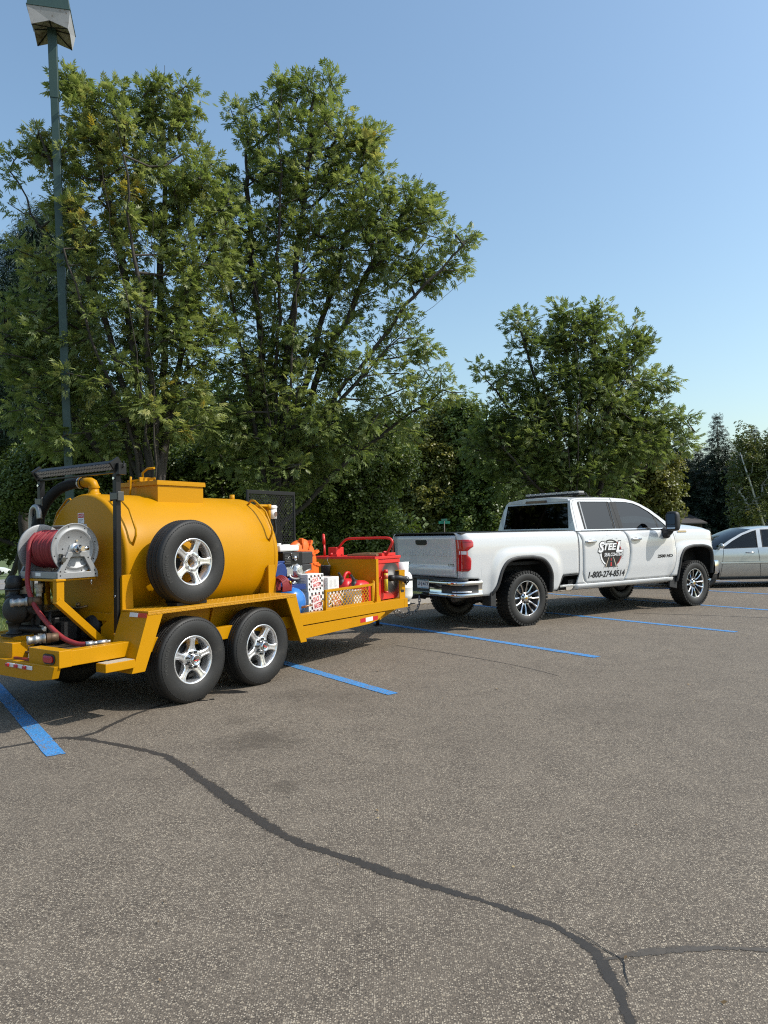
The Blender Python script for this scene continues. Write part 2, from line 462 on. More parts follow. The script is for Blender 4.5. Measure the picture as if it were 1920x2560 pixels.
def seal_material(name, col, cover):
    """tar smear: thins out and breaks up towards its edges"""
    m = bpy.data.materials.new(name); nt, b = nodes_of(m); L = nt.links; N = nt.nodes
    tc = N.new('ShaderNodeTexCoord'); at_ = N.new('ShaderNodeAttribute'); at_.attribute_name = 'tint'
    def nz(sc, det):
        v = N.new('ShaderNodeTexNoise'); v.inputs['Scale'].default_value = sc; v.inputs['Detail'].default_value = det; v.inputs['Roughness'].default_value = .7; L.new(tc.outputs['Object'], v.inputs['Vector']); return v.outputs['Fac']
    def ma(op, a, c):
        x = N.new('ShaderNodeMath'); x.operation = op
        for k, val in ((0, a), (1, c)):
            if isinstance(val, (int, float)): x.inputs[k].default_value = val
            else: L.new(val, x.inputs[k])
        return x.outputs[0]
    f = ma('ADD', ma('MULTIPLY', at_.outputs['Fac'], 1.0), ma('ADD', ma('MULTIPLY', ma('SUBTRACT', nz(80, 5), .5), 2.2), ma('MULTIPLY', ma('SUBTRACT', nz(9, 3), .5), .9)))
    r = N.new('ShaderNodeMapRange'); r.inputs[1].default_value = cover; r.inputs[2].default_value = cover + .28; L.new(f, r.inputs[0])
    mx = N.new('ShaderNodeMix'); mx.data_type = 'RGBA'; mx.inputs[6].default_value = (*[c * .7 for c in col], 1); mx.inputs[7].default_value = (*[min(1, c * 1.6) for c in col], 1); L.new(nz(30, 6), mx.inputs[0]); L.new(mx.outputs[2], b.inputs['Base Color'])
    rr = N.new('ShaderNodeMapRange'); rr.inputs[3].default_value = .4; rr.inputs[4].default_value = .85; L.new(nz(14, 4), rr.inputs[0]); L.new(rr.outputs[0], b.inputs['Roughness']); b.inputs['Specular IOR Level'].default_value = .35
    tr_ = N.new('ShaderNodeBsdfTransparent'); ms = N.new('ShaderNodeMixShader'); L.new(r.outputs[0], ms.inputs[0]); L.new(tr_.outputs[0], ms.inputs[1]); L.new(b.outputs[0], ms.inputs[2]); L.new(ms.outputs[0], N['Material Output'].inputs[0])
    return m
def worn_paint(name, col):
    """line paint with stones of the asphalt showing through"""
    m = bpy.data.materials.new(name); nt, b = nodes_of(m); L = nt.links; N = nt.nodes
    tc = N.new('ShaderNodeTexCoord'); v = N.new('ShaderNodeTexVoronoi'); v.voronoi_dimensions = '2D'; v.inputs['Scale'].default_value = 110; L.new(tc.outputs['Object'], v.inputs['Vector'])
    n1 = N.new('ShaderNodeTexNoise'); n1.inputs['Scale'].default_value = 7; n1.inputs['Detail'].default_value = 7; L.new(tc.outputs['Object'], n1.inputs['Vector'])
    sp = N.new('ShaderNodeSeparateColor'); L.new(v.outputs['Color'], sp.inputs[0])
    ad = N.new('ShaderNodeMath'); ad.operation = 'ADD'; L.new(sp.outputs[0], ad.inputs[0]); L.new(n1.outputs['Fac'], ad.inputs[1])
    r = N.new('ShaderNodeMapRange'); r.inputs[1].default_value = 1.34; r.inputs[2].default_value = 1.42; L.new(ad.outputs[0], r.inputs[0])
    c0 = N.new('ShaderNodeMix'); c0.data_type = 'RGBA'; c0.inputs[6].default_value = (*[c * .72 for c in col], 1); c0.inputs[7].default_value = (*[min(1, c * 1.18 + .012) for c in col], 1); L.new(sp.outputs[1], c0.inputs[0])
    c1 = N.new('ShaderNodeMix'); c1.data_type = 'RGBA'; c1.inputs[7].default_value = (.17, .145, .12, 1); L.new(c0.outputs[2], c1.inputs[6]); L.new(r.outputs[0], c1.inputs[0]); L.new(c1.outputs[2], b.inputs['Base Color'])
    b.inputs['Roughness'].default_value = .72; bp = N.new('ShaderNodeBump'); bp.inputs['Strength'].default_value = .5; bp.inputs['Distance'].default_value = .005; L.new(v.outputs['Distance'], bp.inputs['Height']); L.new(bp.outputs[0], b.inputs['Normal'])
    return m
ASPHALT = asphalt_material()
SEAL = seal_material('crack_sealant', (0.034, 0.030, 0.026), .40)
SEALT = seal_material('thin_old_sealant', (0.070, 0.060, 0.049), .55)
TAR = mat('fresh_tar', (0.016, 0.015, 0.014), 0.45, 0, 0.3, 12)
BLUEP = worn_paint('blue_line_paint', (0.042, 0.215, 0.49))
WLINE = mat('white_line_paint', (0.65, 0.65, 0.62), 0.7)
YLINE = mat('yellow_line_paint', (0.60, 0.33, 0.05), 0.7)
ROADM = mat('road_asphalt', (0.20, 0.185, 0.17), 0.85, 0, 0.15, 3, 0.3, 50)
GRASSG = mat('turf_ground', (0.085, 0.115, 0.03), 0.95, 0, 0.4, 2.5, 0.6, 30, dirt=((0.16, 0.15, 0.06), 1.2, 0.56))

mb = MB(); mb.grid([[lot(t, n) for n in (-40, -10, 0, 6, KERB_N)] for t in (-70, -10, 0, 10, 120)], smooth=False)
parking_lot = solo('parking_lot', mb, ASPHALT, 'grey brown worn asphalt parking lot', None, kind='structure')

def strip(pts, widths, z, jag, seed, res=0.02):
    rnd = random.Random(seed)
    P = [ground_at(*p, z) for p in pts]
    # Catmull-Rom resample
    Q = []; W = []
    for i in range(len(P) - 1):
        p0, p1, p2, p3 = P[max(i - 1, 0)], P[i], P[i + 1], P[min(i + 2, len(P) - 1)]
        k = max(2, int((p2 - p1).length / res))
        for j in range(k):
            t = j / k
            Q.append(0.5 * ((2 * p1) + (p2 - p0) * t + (2 * p0 - 5 * p1 + 4 * p2 - p3) * t * t + (3 * p1 - p0 - 3 * p2 + p3) * t ** 3))
            W.append(lerp(widths[i], widths[i + 1], t))
    Q.append(P[-1]); W.append(widths[-1])
    A = []; B = []; wa = wb = 0.0; sa = sb = 0.0
    for i, q in enumerate(Q):
        d = (Q[min(i + 1, len(Q) - 1)] - Q[max(i - 1, 0)]).normalized(); r = Vector((d.y, -d.x, 0))
        wa = wa * 0.8 + rnd.gauss(0, jag) * 0.5; wb = wb * 0.8 + rnd.gauss(0, jag) * 0.5
        sa = sa * 0.9 + rnd.gauss(0, jag) * 0.16; sb = sb * 0.9 + rnd.gauss(0, jag) * 0.16
        h = W[i] * .46
        A.append(q + r * max(0.0015, h + wa + sa)); B.append(q - r * max(0.0015, h + wb + sb))
    V = [p for a, b in zip(A, B) for p in (a, lerp(a, b, .36), lerp(a, b, .64), b)]; n_ = len(A)
    Fc = [(i * 4 + j, i * 4 + j + 1, i * 4 + j + 5, i * 4 + j + 4) for i in range(n_ - 1) for j in range(3)]
    return [tuple(v) for v in V], Fc, [0, 1, 1, 0] * n_

cracks = [
    ([(-120, 1888), (0, 1870), (100, 1853), (185, 1845), (300, 1862), (400, 1886), (450, 1912), (520, 1960), (600, 2018), (700, 2082), (800, 2123), (900, 2155), (1000, 2190), (1100, 2220), (1200, 2250), (1300, 2283), (1380, 2310), (1450, 2350), (1500, 2400), (1540, 2470), (1580, 2560), (1610, 2640)],
     [.06, .06, .065, .075, .065, .065, .08, .10, .095, .085, .075, .072, .068, .066, .064, .062, .062, .066, .07, .066, .066, .066], 0.0085),
    ([(170, 1848), (230, 1834), (270, 1816), (330, 1788), (400, 1764), (470, 1744)], [.045, .06, .06, .055, .05, .045], 0.004),
    ([(1505, 2398), (1560, 2388), (1620, 2378), (1780, 2371), (1920, 2374), (2000, 2378)], [.004, .04, .065, .04, .035, .03], 0.006),
    ([(990, 1613), (1100, 1630), (1220, 1650), (1330, 1672), (1400, 1690)], [.03, .04, .04, .03, .015], 0.006),
    ([(1585, 1533), (1700, 1536), (1840, 1541), (1960, 1546)], [.06, .07, .07, .07], 0.006),
]
for i, (p, w, j) in enumerate(cracks):
    V, Fc, tt = strip(p, [q * 1.25 for q in w], 0.0012 + 0.0003 * i, j, 20 + i)
    quick('crack_seal', V, Fc, SEAL if i < 2 else SEALT, None, parent=parking_lot, tint=tt)
for i, (p, w) in enumerate([
    ([(1425, 2318), (1470, 2345), (1520, 2378), (1556, 2400), (1562, 2430), (1572, 2462)], [.002, .003, .004, .004, .003, .002])]):
    V, Fc, tt = strip(p, w, 0.0034, 0.0006, 60 + i)
    quick('open_crack', V, Fc, TAR, None, parent=parking_lot, tint=tt)

def patch(px, py, rx, ry, seed, z=0.0015):
    rnd = random.Random(seed); c = ground_at(px, py, z); m = MB(); n = 26; pts = []
    ph = [rnd.uniform(0, 6.28) for _ in range(4)]
    for k in range(n):
        a = 2 * pi * k / n; r = 1 + 0.22 * sin(2 * a + ph[0]) + 0.12 * sin(3 * a + ph[1]) + 0.08 * sin(5 * a + ph[2])
        pts.append((c.x + rx * r * cos(a), c.y + ry * r * sin(a)))
    m.sheet([pts], lambda a, b: (a, b, z)); return m
part(parking_lot, 'wet_patch', patch(565, 1730, 0.17, 0.09, 3), TAR)
part(parking_lot, 'wet_patch', patch(500, 1751, 0.06, 0.03, 4, 0.0017), TAR)
part(parking_lot, 'wet_patch', patch(530, 1748, 0.03, 0.02, 5, 0.0019), TAR)

for i, t in enumerate((-1.9, 1.05, 3.95, 6.90, 9.95, 12.92, 15.9, 18.9, 21.9, 24.9)):
    rnd = random.Random(i); m = MB(); rows = []
    for k in range(90):
        n = lerp(5.45, 11.55, k / 89)
        rows.append([lot(t - 0.062 + rnd.gauss(0, 0.0022), n, 0.0040), lot(t + 0.062 + rnd.gauss(0, 0.0022), n, 0.0040)])
    m.grid(rows, smooth=False)
    part(parking_lot, 'stall_line', m, BLUEP)

# kerb at the head of the stalls, cast in 3 m lengths
kerb = None
for i, t in enumerate(range(-33, 60, 3)):
    m = MB()
    m.prism([(0, -0.1), (0, 0.11), (0.025, 0.135), (0.16, 0.135), (0.16, -0.1)], lambda a, b, t=t: lot(t + 0.004, KERB_N + a, b), LT * 2.992)
    if kerb is None: kerb = solo('kerb', m, CONC, 'low concrete kerb along the head of the stalls', None, kind='structure')
    else: part(kerb, 'kerb_length', m, CONC)

def land_z(d):
    if d < 0: return -0.06
    if d < 40: return 0.11 - 0.044 * d
    return max(-1.65 - 0.02 * (d - 40), -2.6)
ds = [-60, -0.12, 0.0, 0.12, 1, 2, 4, 7, 10, 14, 18, 23, 28, 34, 40, 46, 52, 58, 64, 72, 80, 100, 140, 220, 400, 900]
mb = MB()
mb.grid([[lot(t, KERB_N + 0.08 + d, land_z(d) if d > -0.1 else -0.3) for d in ds] for t in (-900, -300, -150, -80, -40, -20, -10, 0, 10, 20, 40, 80, 150, 300, 900)])
verge = solo('grass_verge', mb, GRASSG, 'mown grass falling away behind the kerb to the road', None, kind='structure')
mb = MB(); mb.grid([[lot(t, KERB_N + d, land_z(d) + 0.05) for d in (38, 44, 50, 56, 61)] for t in (-200, -60, -20, 0, 20, 60, 200)])
road = solo('road', mb, ROADM, 'grey two lane road beyond the grass', None, kind='structure')
for d0, w, mt, nm in ((38.5, 0.14, WLINE, 'edge_line'), (48.9, 0.13, YLINE, 'centre_line'), (49.25, 0.13, YLINE, 'centre_line'), (60.3, 0.14, WLINE, 'edge_line')):
    mb = MB(); mb.grid([[lot(t, KERB_N + d, land_z(d) + 0.075) for d in (d0, d0 + w)] for t in (-200, -60, -20, 0, 20, 60, 200)])
    part(road, nm, mb, mt)

# grass blades on the part of the verge one can see, and litter along the kerb
def leaf_mat(name, stops, rough=0.45, trans=0.35):
    m = bpy.data.materials.new(name); nt, b = nodes_of(m); L = nt.links; N = nt.nodes
    at_ = N.new('ShaderNodeAttribute'); at_.attribute_name = 'tint'
    cr = N.new('ShaderNodeValToRGB'); e = cr.color_ramp.elements
    e[0].position = stops[0][0]; e[0].color = (*stops[0][1], 1); e[1].position = stops[-1][0]; e[1].color = (*stops[-1][1], 1)
    for p, c in stops[1:-1]:
        x = e.new(p); x.color = (*c, 1)
    L.new(at_.outputs['Fac'], cr.inputs[0])
    b.inputs['Roughness'].default_value = rough; b.inputs['Specular IOR Level'].default_value = 0.45
    L.new(cr.outputs[0], b.inputs['Base Color'])
    tl = N.new('ShaderNodeBsdfTranslucent'); hs = N.new('ShaderNodeHueSaturation'); hs.inputs['Saturation'].default_value = 1.15; hs.inputs['Value'].default_value = 1.25
    L.new(cr.outputs[0], hs.inputs['Color']); L.new(hs.outputs[0], tl.inputs[0])
    ms = N.new('ShaderNodeMixShader'); ms.inputs[0].default_value = trans
    L.new(b.outputs[0], ms.inputs[1]); L.new(tl.outputs[0], ms.inputs[2]); L.new(ms.outputs[0], N['Material Output'].inputs[0])
    return m
GRASSL = leaf_mat('grass_blades', [(0, (0.07, 0.11, 0.02)), (0.6, (0.12, 0.17, 0.035)), (1, (0.26, 0.24, 0.09))], 0.6, 0.3)
def blades(n, tr, dr, h):
    t = RNG.uniform(*tr, n); d = dr[0] + (dr[1] - dr[0]) * RNG.random(n) ** 1.6
    z = np.array([land_z(x) for x in d])
    X = LT.x * t + LN.x * (KERB_N + 0.08 + d); Y = LT.y * t + LN.y * (KERB_N + 0.08 + d)
    a = RNG.uniform(0, 2 * pi, n); w = 0.006 + 0.0006 * d; hh = h * RNG.uniform(0.5, 1.3, n); lx = RNG.normal(0, 0.35, n) * hh; ly = RNG.normal(0, 0.35, n) * hh
    V = np.stack([np.stack([X - np.cos(a) * w, Y - np.sin(a) * w, z - 0.01], 1), np.stack([X + np.cos(a) * w, Y + np.sin(a) * w, z - 0.01], 1), np.stack([X + lx, Y + ly, z + hh], 1)], 1).reshape(-1, 3)
    Fc = np.arange(3 * n).reshape(-1, 3)
    return V, Fc, np.repeat(RNG.random(n) ** 1.3, 3)
V, Fc, tt = blades(60000, (-9, 12), (0.12, 26), 0.085)
quick('grass', V, Fc, GRASSL, 'short green grass blades on the verge behind the trailer', 'grass', 'stuff', tint=tt)
LITTER = leaf_mat('dry_leaves', [(0, (0.10, 0.06, 0.03)), (0.5, (0.22, 0.14, 0.06)), (1, (0.34, 0.27, 0.14))], 0.8, 0.1)
n = 1500; t = RNG.uniform(-3, 26, n); d = KERB_N - np.abs(RNG.normal(0, 0.16, n)) - 0.02
X = LT.x * t + LN.x * d; Y = LT.y * t + LN.y * d; a = RNG.uniform(0, 6.28, n); s_ = RNG.uniform(0.012, 0.035, n)
V = np.stack([np.stack([X + np.cos(a + k * pi / 2) * s_ * (1 if k % 2 else 0.5), Y + np.sin(a + k * pi / 2) * s_ * (1 if k % 2 else 0.5), 0.006 + RNG.random(n) * 0.015], 1) for k in range(4)], 1).reshape(-1, 3)
quick('fallen_leaves', V, np.arange(4 * n).reshape(-1, 4), LITTER, 'brown fallen leaves lying along the concrete kerb', 'leaves', 'stuff', tint=np.repeat(RNG.random(n), 4))

# grit and a few blown leaves lying about the lot
n = 420; X = RNG.uniform(-6, 9, n); Y = RNG.uniform(2.2, 15, n); keep = (LN.x * X + LN.y * Y) < KERB_N - .3; X, Y = X[keep], Y[keep]; n = len(X)
a = RNG.uniform(0, 6.28, n); s_ = RNG.uniform(0.003, 0.011, n) * np.where(RNG.random(n) < .08, 2.2, 1)
V = np.stack([np.stack([X + np.cos(a + k * pi / 2) * s_ * (1 if k % 2 else 0.6), Y + np.sin(a + k * pi / 2) * s_ * (1 if k % 2 else 0.6), 0.004 + RNG.random(n) * s_ * .8], 1) for k in range(4)], 1).reshape(-1, 3)
quick('lot_grit', V, np.arange(4 * n).reshape(-1, 4), LITTER, 'scattered grit and blown leaf scraps on the parking lot', 'grit', 'stuff', tint=np.repeat(RNG.random(n), 4))
# ------------------------------------------------------------------ wheels
def tyre_profile(R, r0, w):
    h = w / 2
    half = [(r0, -h * 0.80), (r0 + 0.012, -h * 0.90), (lerp(r0, R, .35), -h * 1.02), (lerp(r0, R, .6), -h * 1.03), (lerp(r0, R, .82), -h * .96), (lerp(r0, R, .94), -h * .86), (R - 0.004, -h * .76), (R, -h * .6)]
    return half + [(r, -a) for r, a in half[::-1]]

def arc_text(mb, body, r, ang, size, y, step=1.0, offset=0.0):
    """raised letters round a tyre's sidewall (outer face at local y)"""
    a = radians(ang)
    for ch in body:
        v, f = text_tris(ch, size, 0, offset)
        wdt = max([p[0] for p in v], default=size * .4)
        am = a - wdt / 2 / r
        mb.add([((r + b) * cos(am) + (c - wdt / 2) * sin(am), y, (r + b) * sin(am) - (c - wdt / 2) * cos(am)) for c, b in v], f)
        a -= (wdt + size * 0.14 * step) / r
    return mb

RAISED = mat('raised_tyre_lettering', (0.045, 0.044, 0.042), 0.55, 0, 0.2, 20)
LUGM = mat('dark_lug_steel', (0.12, 0.12, 0.12), 0.3, 1.0, 0.2, 30)

def truck_wheel(parent):
    m = MB(); m.lathe([(0.262, -.10), (0.25, -.06), (0.235, 0.0), (0.23, .12), (0.10, .12), (0, .12)], n=40)
    m.lathe([(0.0, -.015), (0.19, -.015), (0.19, .03)], n=40)
    m.cyl((0.12, -.03, 0.10), (0.12, .06, .10), .06, 12)
    w = part(parent, 'wheel', m, mat('brake_dark', (0.12, 0.12, 0.122), 0.45, 0.8, 0.2, 20))
    OFF[w.name] = Vector((0, 0, 0))
    m = MB(); m.lathe(tyre_profile(0.424, 0.262, 0.285), n=72)
    part(w, 'tyre', m, RUBBER)
    m = MB()
    for k in range(46):
        a = 2 * pi * k / 46
        for (a_, y0, y1, r0, r1, da) in ((a, -.148, -.072, .400, .434, .095), (a + .068, -.066, -.008, .418, .433, .085), (a, .008, .066, .418, .433, .085), (a + .068, .072, .148, .400, .434, .095)):
            vs = []
            for (r, t, y) in ((r0 if abs(y0) > abs(y1) else r1 - .012, -1, y0), (r0 if abs(y0) > abs(y1) else r1 - .012, 1, y0), (r0, -1, y1), (r0, 1, y1), (r1, -1, y0 * .985), (r1, 1, y0 * .985), (r1, -1, y1 * .985), (r1, 1, y1 * .985)):
                th = a_ + t * da / 2 + (0.012 if y > 0 else -0.012) * (1 if abs(y) > .07 else -1)
                vs.append((r * cos(th), y, r * sin(th)))
            m.add(vs, [(0, 1, 3, 2), (4, 6, 7, 5), (0, 4, 5, 1), (2, 3, 7, 6), (0, 2, 6, 4), (1, 5, 7, 3)])
    part(w, 'tread', m, RUBBER, kind='stuff')
    m = MB(); m.lathe([(.252, -.03), (.256, -.095), (.262, -.122), (.272, -.128), (.277, -.118), (.275, -.10)], n=64)
    part(w, 'rim', m, CHROME)
    m = MB()
    for k in range(6):
        c0 = 2 * pi * k / 6 + 0.2
        for s in (-1, 1):
            pts = [(.075, .155), (.11, .235), (.15, .27), (.20, .245), (.255, .225)]
            hw = [.022, .014, .012, .0125, .021]
            L_, R_ = [], []
            for (r, d), h in zip(pts, hw):
                t = c0 + s * d
                L_.append((r * cos(t) - h * sin(t), r * sin(t) + h * cos(t))); R_.append((r * cos(t) + h * sin(t), r * sin(t) - h * cos(t)))
            dep = [-.078, -.088, -.098, -.108, -.118]
            top = [[(p[0], d_, p[1]) for p in (l, r)] for l, r, d_ in zip(L_, R_, dep)]
            mid = [[(lerp(l[0], r[0], .5), d_ - .008, lerp(l[1], r[1], .5))] for l, r, d_ in zip(L_, R_, dep)]
            m.grid([[t_[0], q[0], t_[1]] for t_, q in zip(top, mid)], smooth=False, skirt=(0, .045, 0))
    part(w, 'spokes', m, CHROME, kind='stuff')
    m = MB(); m.lathe([(0, -.106), (.048, -.106), (.055, -.100), (.056, -.09), (.088, -.086), (.098, -.075), (.10, -.02)], n=40)
    part(w, 'hub', m, CHROME)
    m = MB()
    for k in range(8):
        t = 2 * pi * (k + .5) / 8; m.cyl((.074 * cos(t), -.113, .074 * sin(t)), (.074 * cos(t), -.085, .074 * sin(t)), .0115, 6)
    part(w, 'lug_nuts', m, BLACKP, kind='stuff')
    m = MB(); bt = [(-.03, -.006), (-.01, -.006), (-.013, -.016), (.009, -.016), (.012, -.006), (.032, -.006), (.028, .006), (.01, .006), (.013, .016), (-.009, .016), (-.012, .006), (-.026, .006)]
    m.prism(bt, lambda a, b: (a, -.1075, b), (0, -.003, 0)); part(w, 'badge', m, GOLD)
    return w

def trailer_wheel(parent, hub=True, rot=0.3):
    R, r0 = 0.388, 0.212
    m = MB(); m.lathe([(.205, -.07), (.195, -.03), (.19, .085), (.17, .09), (0.09, .04)] + ([(0.0, .03)] if hub else [(.09, .03)]), n=40)
    if hub: m.lathe([(0, .0), (.15, .0), (.155, .06)], n=36)
    w = part(parent, 'wheel', m, mat('brake_drum', (0.035, 0.035, 0.035), 0.6, 0.5, 0.2, 20))
    OFF[w.name] = Vector((0, 0, 0))
    pr = tyre_profile(R, r0, 0.225); m = MB()
    # four tread grooves
    tr = [(R, -.0675)]
    for g in (-.045, -.015, .015, .045): tr += [(R, g - .006), (R - .008, g - .004), (R - .008, g + .004), (R, g + .006)]
    i = len(pr) // 2; m.lathe(pr[:i] + tr + [(R, .0675)] + pr[i:], n=80)
    part(w, 'tyre', m, RUBBER)
    m = MB()
    for k in range(88):
        for (y0, y1, ra, rb) in ((-.1105, -.062, R - .031, R + .0025), (.062, .1105, R - .031, R + .0025), (-.040, -.019, R - .002, R + .0015), (.019, .040, R - .002, R + .0015)):
            vs = []
            lo_first = abs(y0) > abs(y1)
            for (t, y, r) in ((-1, y0, 0), (1, y0, 0), (-1, y1, 0), (1, y1, 0), (-1, y0, 1), (1, y0, 1), (-1, y1, 1), (1, y1, 1)):
                outer = abs(y) > .1
                rr = (ra if outer else R - .004) if r == 0 else (ra + .004 if outer else rb)
                th = 2 * pi * k / 88 + t * .022 + y * .25
                vs.append((rr * cos(th), y, rr * sin(th)))
            m.add(vs, [(0, 1, 3, 2), (4, 6, 7, 5), (0, 4, 5, 1), (2, 3, 7, 6), (0, 2, 6, 4), (1, 5, 7, 3)])
    part(w, 'tread', m, RUBBER, kind='stuff')
    m = MB(); arc_text(m, 'PROVIDER', .305, 195, .045, -.1168, 1.6); arc_text(m, 'ST235/80R16', .31, 62, .026, -.1168, 1.2)
    part(w, 'sidewall_lettering', m, RAISED, kind='stuff')
    m = MB(); m.lathe([(.188, -.0), (.192, -.05), (.198, -.078), (.206, -.096), (.217, -.100), (.222, -.09), (.220, -.08)], n=64)
    part(w, 'rim', m, ALU)
    m = MB()
    for k in range(5):
        c0 = 2 * pi * k / 5 + rot
        pr_ = [(.060, .045), (.085, .048), (.105, .034), (.13, .0285), (.16, .0285), (.185, .034), (.203, .050)]
        dep = [-.074, -.080, -.082, -.084, -.088, -.092, -.094]
        rows = []
        for (r, h), d in zip(pr_, dep):
            row = []
            for q, dd in ((-1, .006), (-.72, 0), (-.42, 0), (-.36, .007), (.36, .007), (.42, 0), (.72, 0), (1, .006)):
                row.append((r * cos(c0) - q * h * sin(c0), d + dd, r * sin(c0) + q * h * cos(c0)))
            rows.append(row)
        m.grid(rows, smooth=False, skirt=(0, .045, 0))
    part(w, 'spokes', m, ALU, kind='stuff')
    m = MB()
    m.lathe([(.095, -.04), (.094, -.076), (.090, -.080), (.056, -.081), (.052, -.076), (.052, .02)], n=40)
    part(w, 'hub', m, ALU)
    m = MB()
    for k in range(8):
        t = 2 * pi * (k + .5) / 8; p = (.073 * cos(t), .073 * sin(t))
        m.lathe([(.012, -.0815), (.0125, -.083), (.009, -.0835)], (p[0], 0, p[1]), n=10)
        if hub: m.cyl((p[0], -.106, p[1]), (p[0], -.08, p[1]), .011, 6)
    part(w, 'lug_nuts', m, LUGM, kind='stuff')
    if hub:
        m = MB(); m.lathe([(.058, -.078), (.056, -.105), (.052, -.132), (.044, -.140), (.040, -.140), (.037, -.136), (0, -.136)], n=36)
        cap = part(w, 'centre_cap', m, CHROME)
        m = MB(); m.prism(arc(0, 0, .022, 40, 200, 8) + arc(.004, .004, .014, 190, 60, 6), lambda a, b: (a, -.1365, b), (0, -.0012, 0)); m.prism(arc(0, 0, .022, 220, 380, 8) + arc(-.004, -.004, .014, 10, -120, 6), lambda a, b: (a, -.1365, b), (0, -.0012, 0))
        part(w, 'cap_emblem', m, INK)
        m = MB(); m.prism([(-.026, -.004), (.026, -.004), (.026, .004), (-.026, .004)], lambda a, b: (a, -.1382, b), (0, -.001, 0)); part(w, 'cap_name_band', m, REDINK)
    return w

# ------------------------------------------------------------------ pickup truck
TK = Frame(1.686, 12.172, 57.0)
truck = thing('pickup_truck', 'white crew cab pickup truck towing the yellow tank trailer', 'truck', TK)
ZP = [(.46, .935), (.50, .958), (.56, .975), (.66, .984), (.78, .998), (.83, 1.003), (1.0, 1.008), (1.15, 1.011), (1.27, 1.008), (1.34, 1.000), (1.40, .988), (1.445, .968), (1.468, .945), (1.475, .925)]
ARCH = {0.0: [(-.76, .50), (-.73, .57), (-.65, .69), (-.575, .90), (-.45, 1.035), (-.25, 1.088), (0.0, 1.095), (.10, 1.092), (.31, 1.05), (.45, .945), (.53, .79), (.545, .62), (.55, .50)],
        4.37: [(-.60, .50), (-.58, .60), (-.54, .80), (-.50, .96), (-.38, 1.10), (-.16, 1.155), (.05, 1.162), (.24, 1.155), (.45, 1.10), (.56, .98), (.60, .83), (.61, .70), (.615, .60)]}
def yb(x, z):
    y = interp(z, ZP)
    for xc in (0.0, 4.37):
        rho = ((abs(x - xc) / .84) ** 4 + (max(z - .43, 0) / .86) ** 4) ** .25
        y += .036 * (1 - smooth(.80, .97, rho))
    if x > 4.70: y -= .20 * ((x - 4.70) / .5) ** 2.3
    if x < -1.13:
        t = min(1.0, (-1.13 - x) / .15); y -= .15 * (1 - sqrt(max(0.0, 1 - t * t)))
    return y

def spl(pts, n=5):
    out = []
    for i in range(len(pts) - 1):
        p0, p1, p2, p3 = pts[max(i - 1, 0)], pts[i], pts[i + 1], pts[min(i + 2, len(pts) - 1)]
        for j in range(n):
            t = j / n
            out.append(tuple(.5 * (2 * b + (c - a) * t + (2 * a - 5 * b + 4 * c - d) * t * t + (3 * b - a - 3 * c + d) * t ** 3) for a, b, c, d in zip(p0, p1, p2, p3)))
    return out + [pts[-1]]

def col_panel(s, x0, x1, zlow, ztop, xs_extra, nz=26, dx=.04):
    xs = sorted(set([round(x0 + (x1 - x0) * i / int((x1 - x0) / dx), 4) for i in range(int((x1 - x0) / dx) + 1)] + [round(x, 4) for x in xs_extra if x0 < x < x1]))
    P = []
    for x in xs:
        a, b = zlow(x), ztop(x)
        P.append([(x, s * yb(x, lerp(a, b, j / nz)), lerp(a, b, j / nz)) for j in range(nz + 1)])
    return MB().grid(P, skirt=(0, -s * .02, 0))
def quad_panel(s, xl, xr, zb, zt, nu=14, nz=22, dy=0.0):
    zs = [lerp(zb, zt, j / nz) for j in range(nz + 1)]
    P = [[(lerp(xl(z), xr(z), i / nu), s * (yb(lerp(xl(z), xr(z), i / nu), z) + dy), z) for z in zs] for i in range(nu + 1)]
    return MB().grid(P, skirt=(0, -s * .02, 0))

rA = spl(ARCH[0.0]); fA = [(x + 4.37, z) for x, z in spl(ARCH[4.37])]
def zlow_bed(x):
    if x < -.935: return interp(x, [(-1.28, .80), (-1.0, .785), (-.945, .74), (-.935, .54)])
    if x < -.70: return interp(x, [(-.935, .54), (-.92, .52), (-.75, .515), (-.70, .62)]) if x < rA[0][0] + .03 else interp(x, rA)
    if x < .545: return interp(x, rA)
    return interp(x, [(.545, .62), (.553, .515), (.64, .515), (.80, .755), (1.17, .765)])
def ztop_fender(x): return interp(x, [(3.6, 1.470), (4.5, 1.462), (4.9, 1.43), (5.05, 1.38), (5.14, 1.30)])
def zlow_fend(x):
    if x < 3.80: return .60
    if x < 4.985: return interp(x, fA)
    return interp(x, [(4.985, .835), (5.14, .835)])
DL = lambda z: interp(z, [(.585, 1.40), (.60, 1.352), (.64, 1.315), (.74, 1.272), (1.30, 1.268), (1.40, 1.225), (1.475, 1.185)])
DM = lambda z: interp(z, [(.585, 2.315), (.70, 2.385), (.88, 2.445), (1.05, 2.470), (1.18, 2.465), (1.32, 2.43), (1.475, 2.35)])
DR = lambda z: interp(z, [(.585, 3.585), (.70, 3.665), (.90, 3.735), (1.10, 3.765), (1.25, 3.755), (1.475, 3.70)])
def liner(s, outl, name):
    m = MB(); m.grid([[(x, s * .985, z - .012), (x, s * .60, z - .005)] for x, z in outl])
    m.grid([[(x, s * .62, z) for z in (lerp(.42, zt, 0), lerp(.42, zt, .5), zt)] for x, zt in outl])
    part(truck, name, m, DARK)
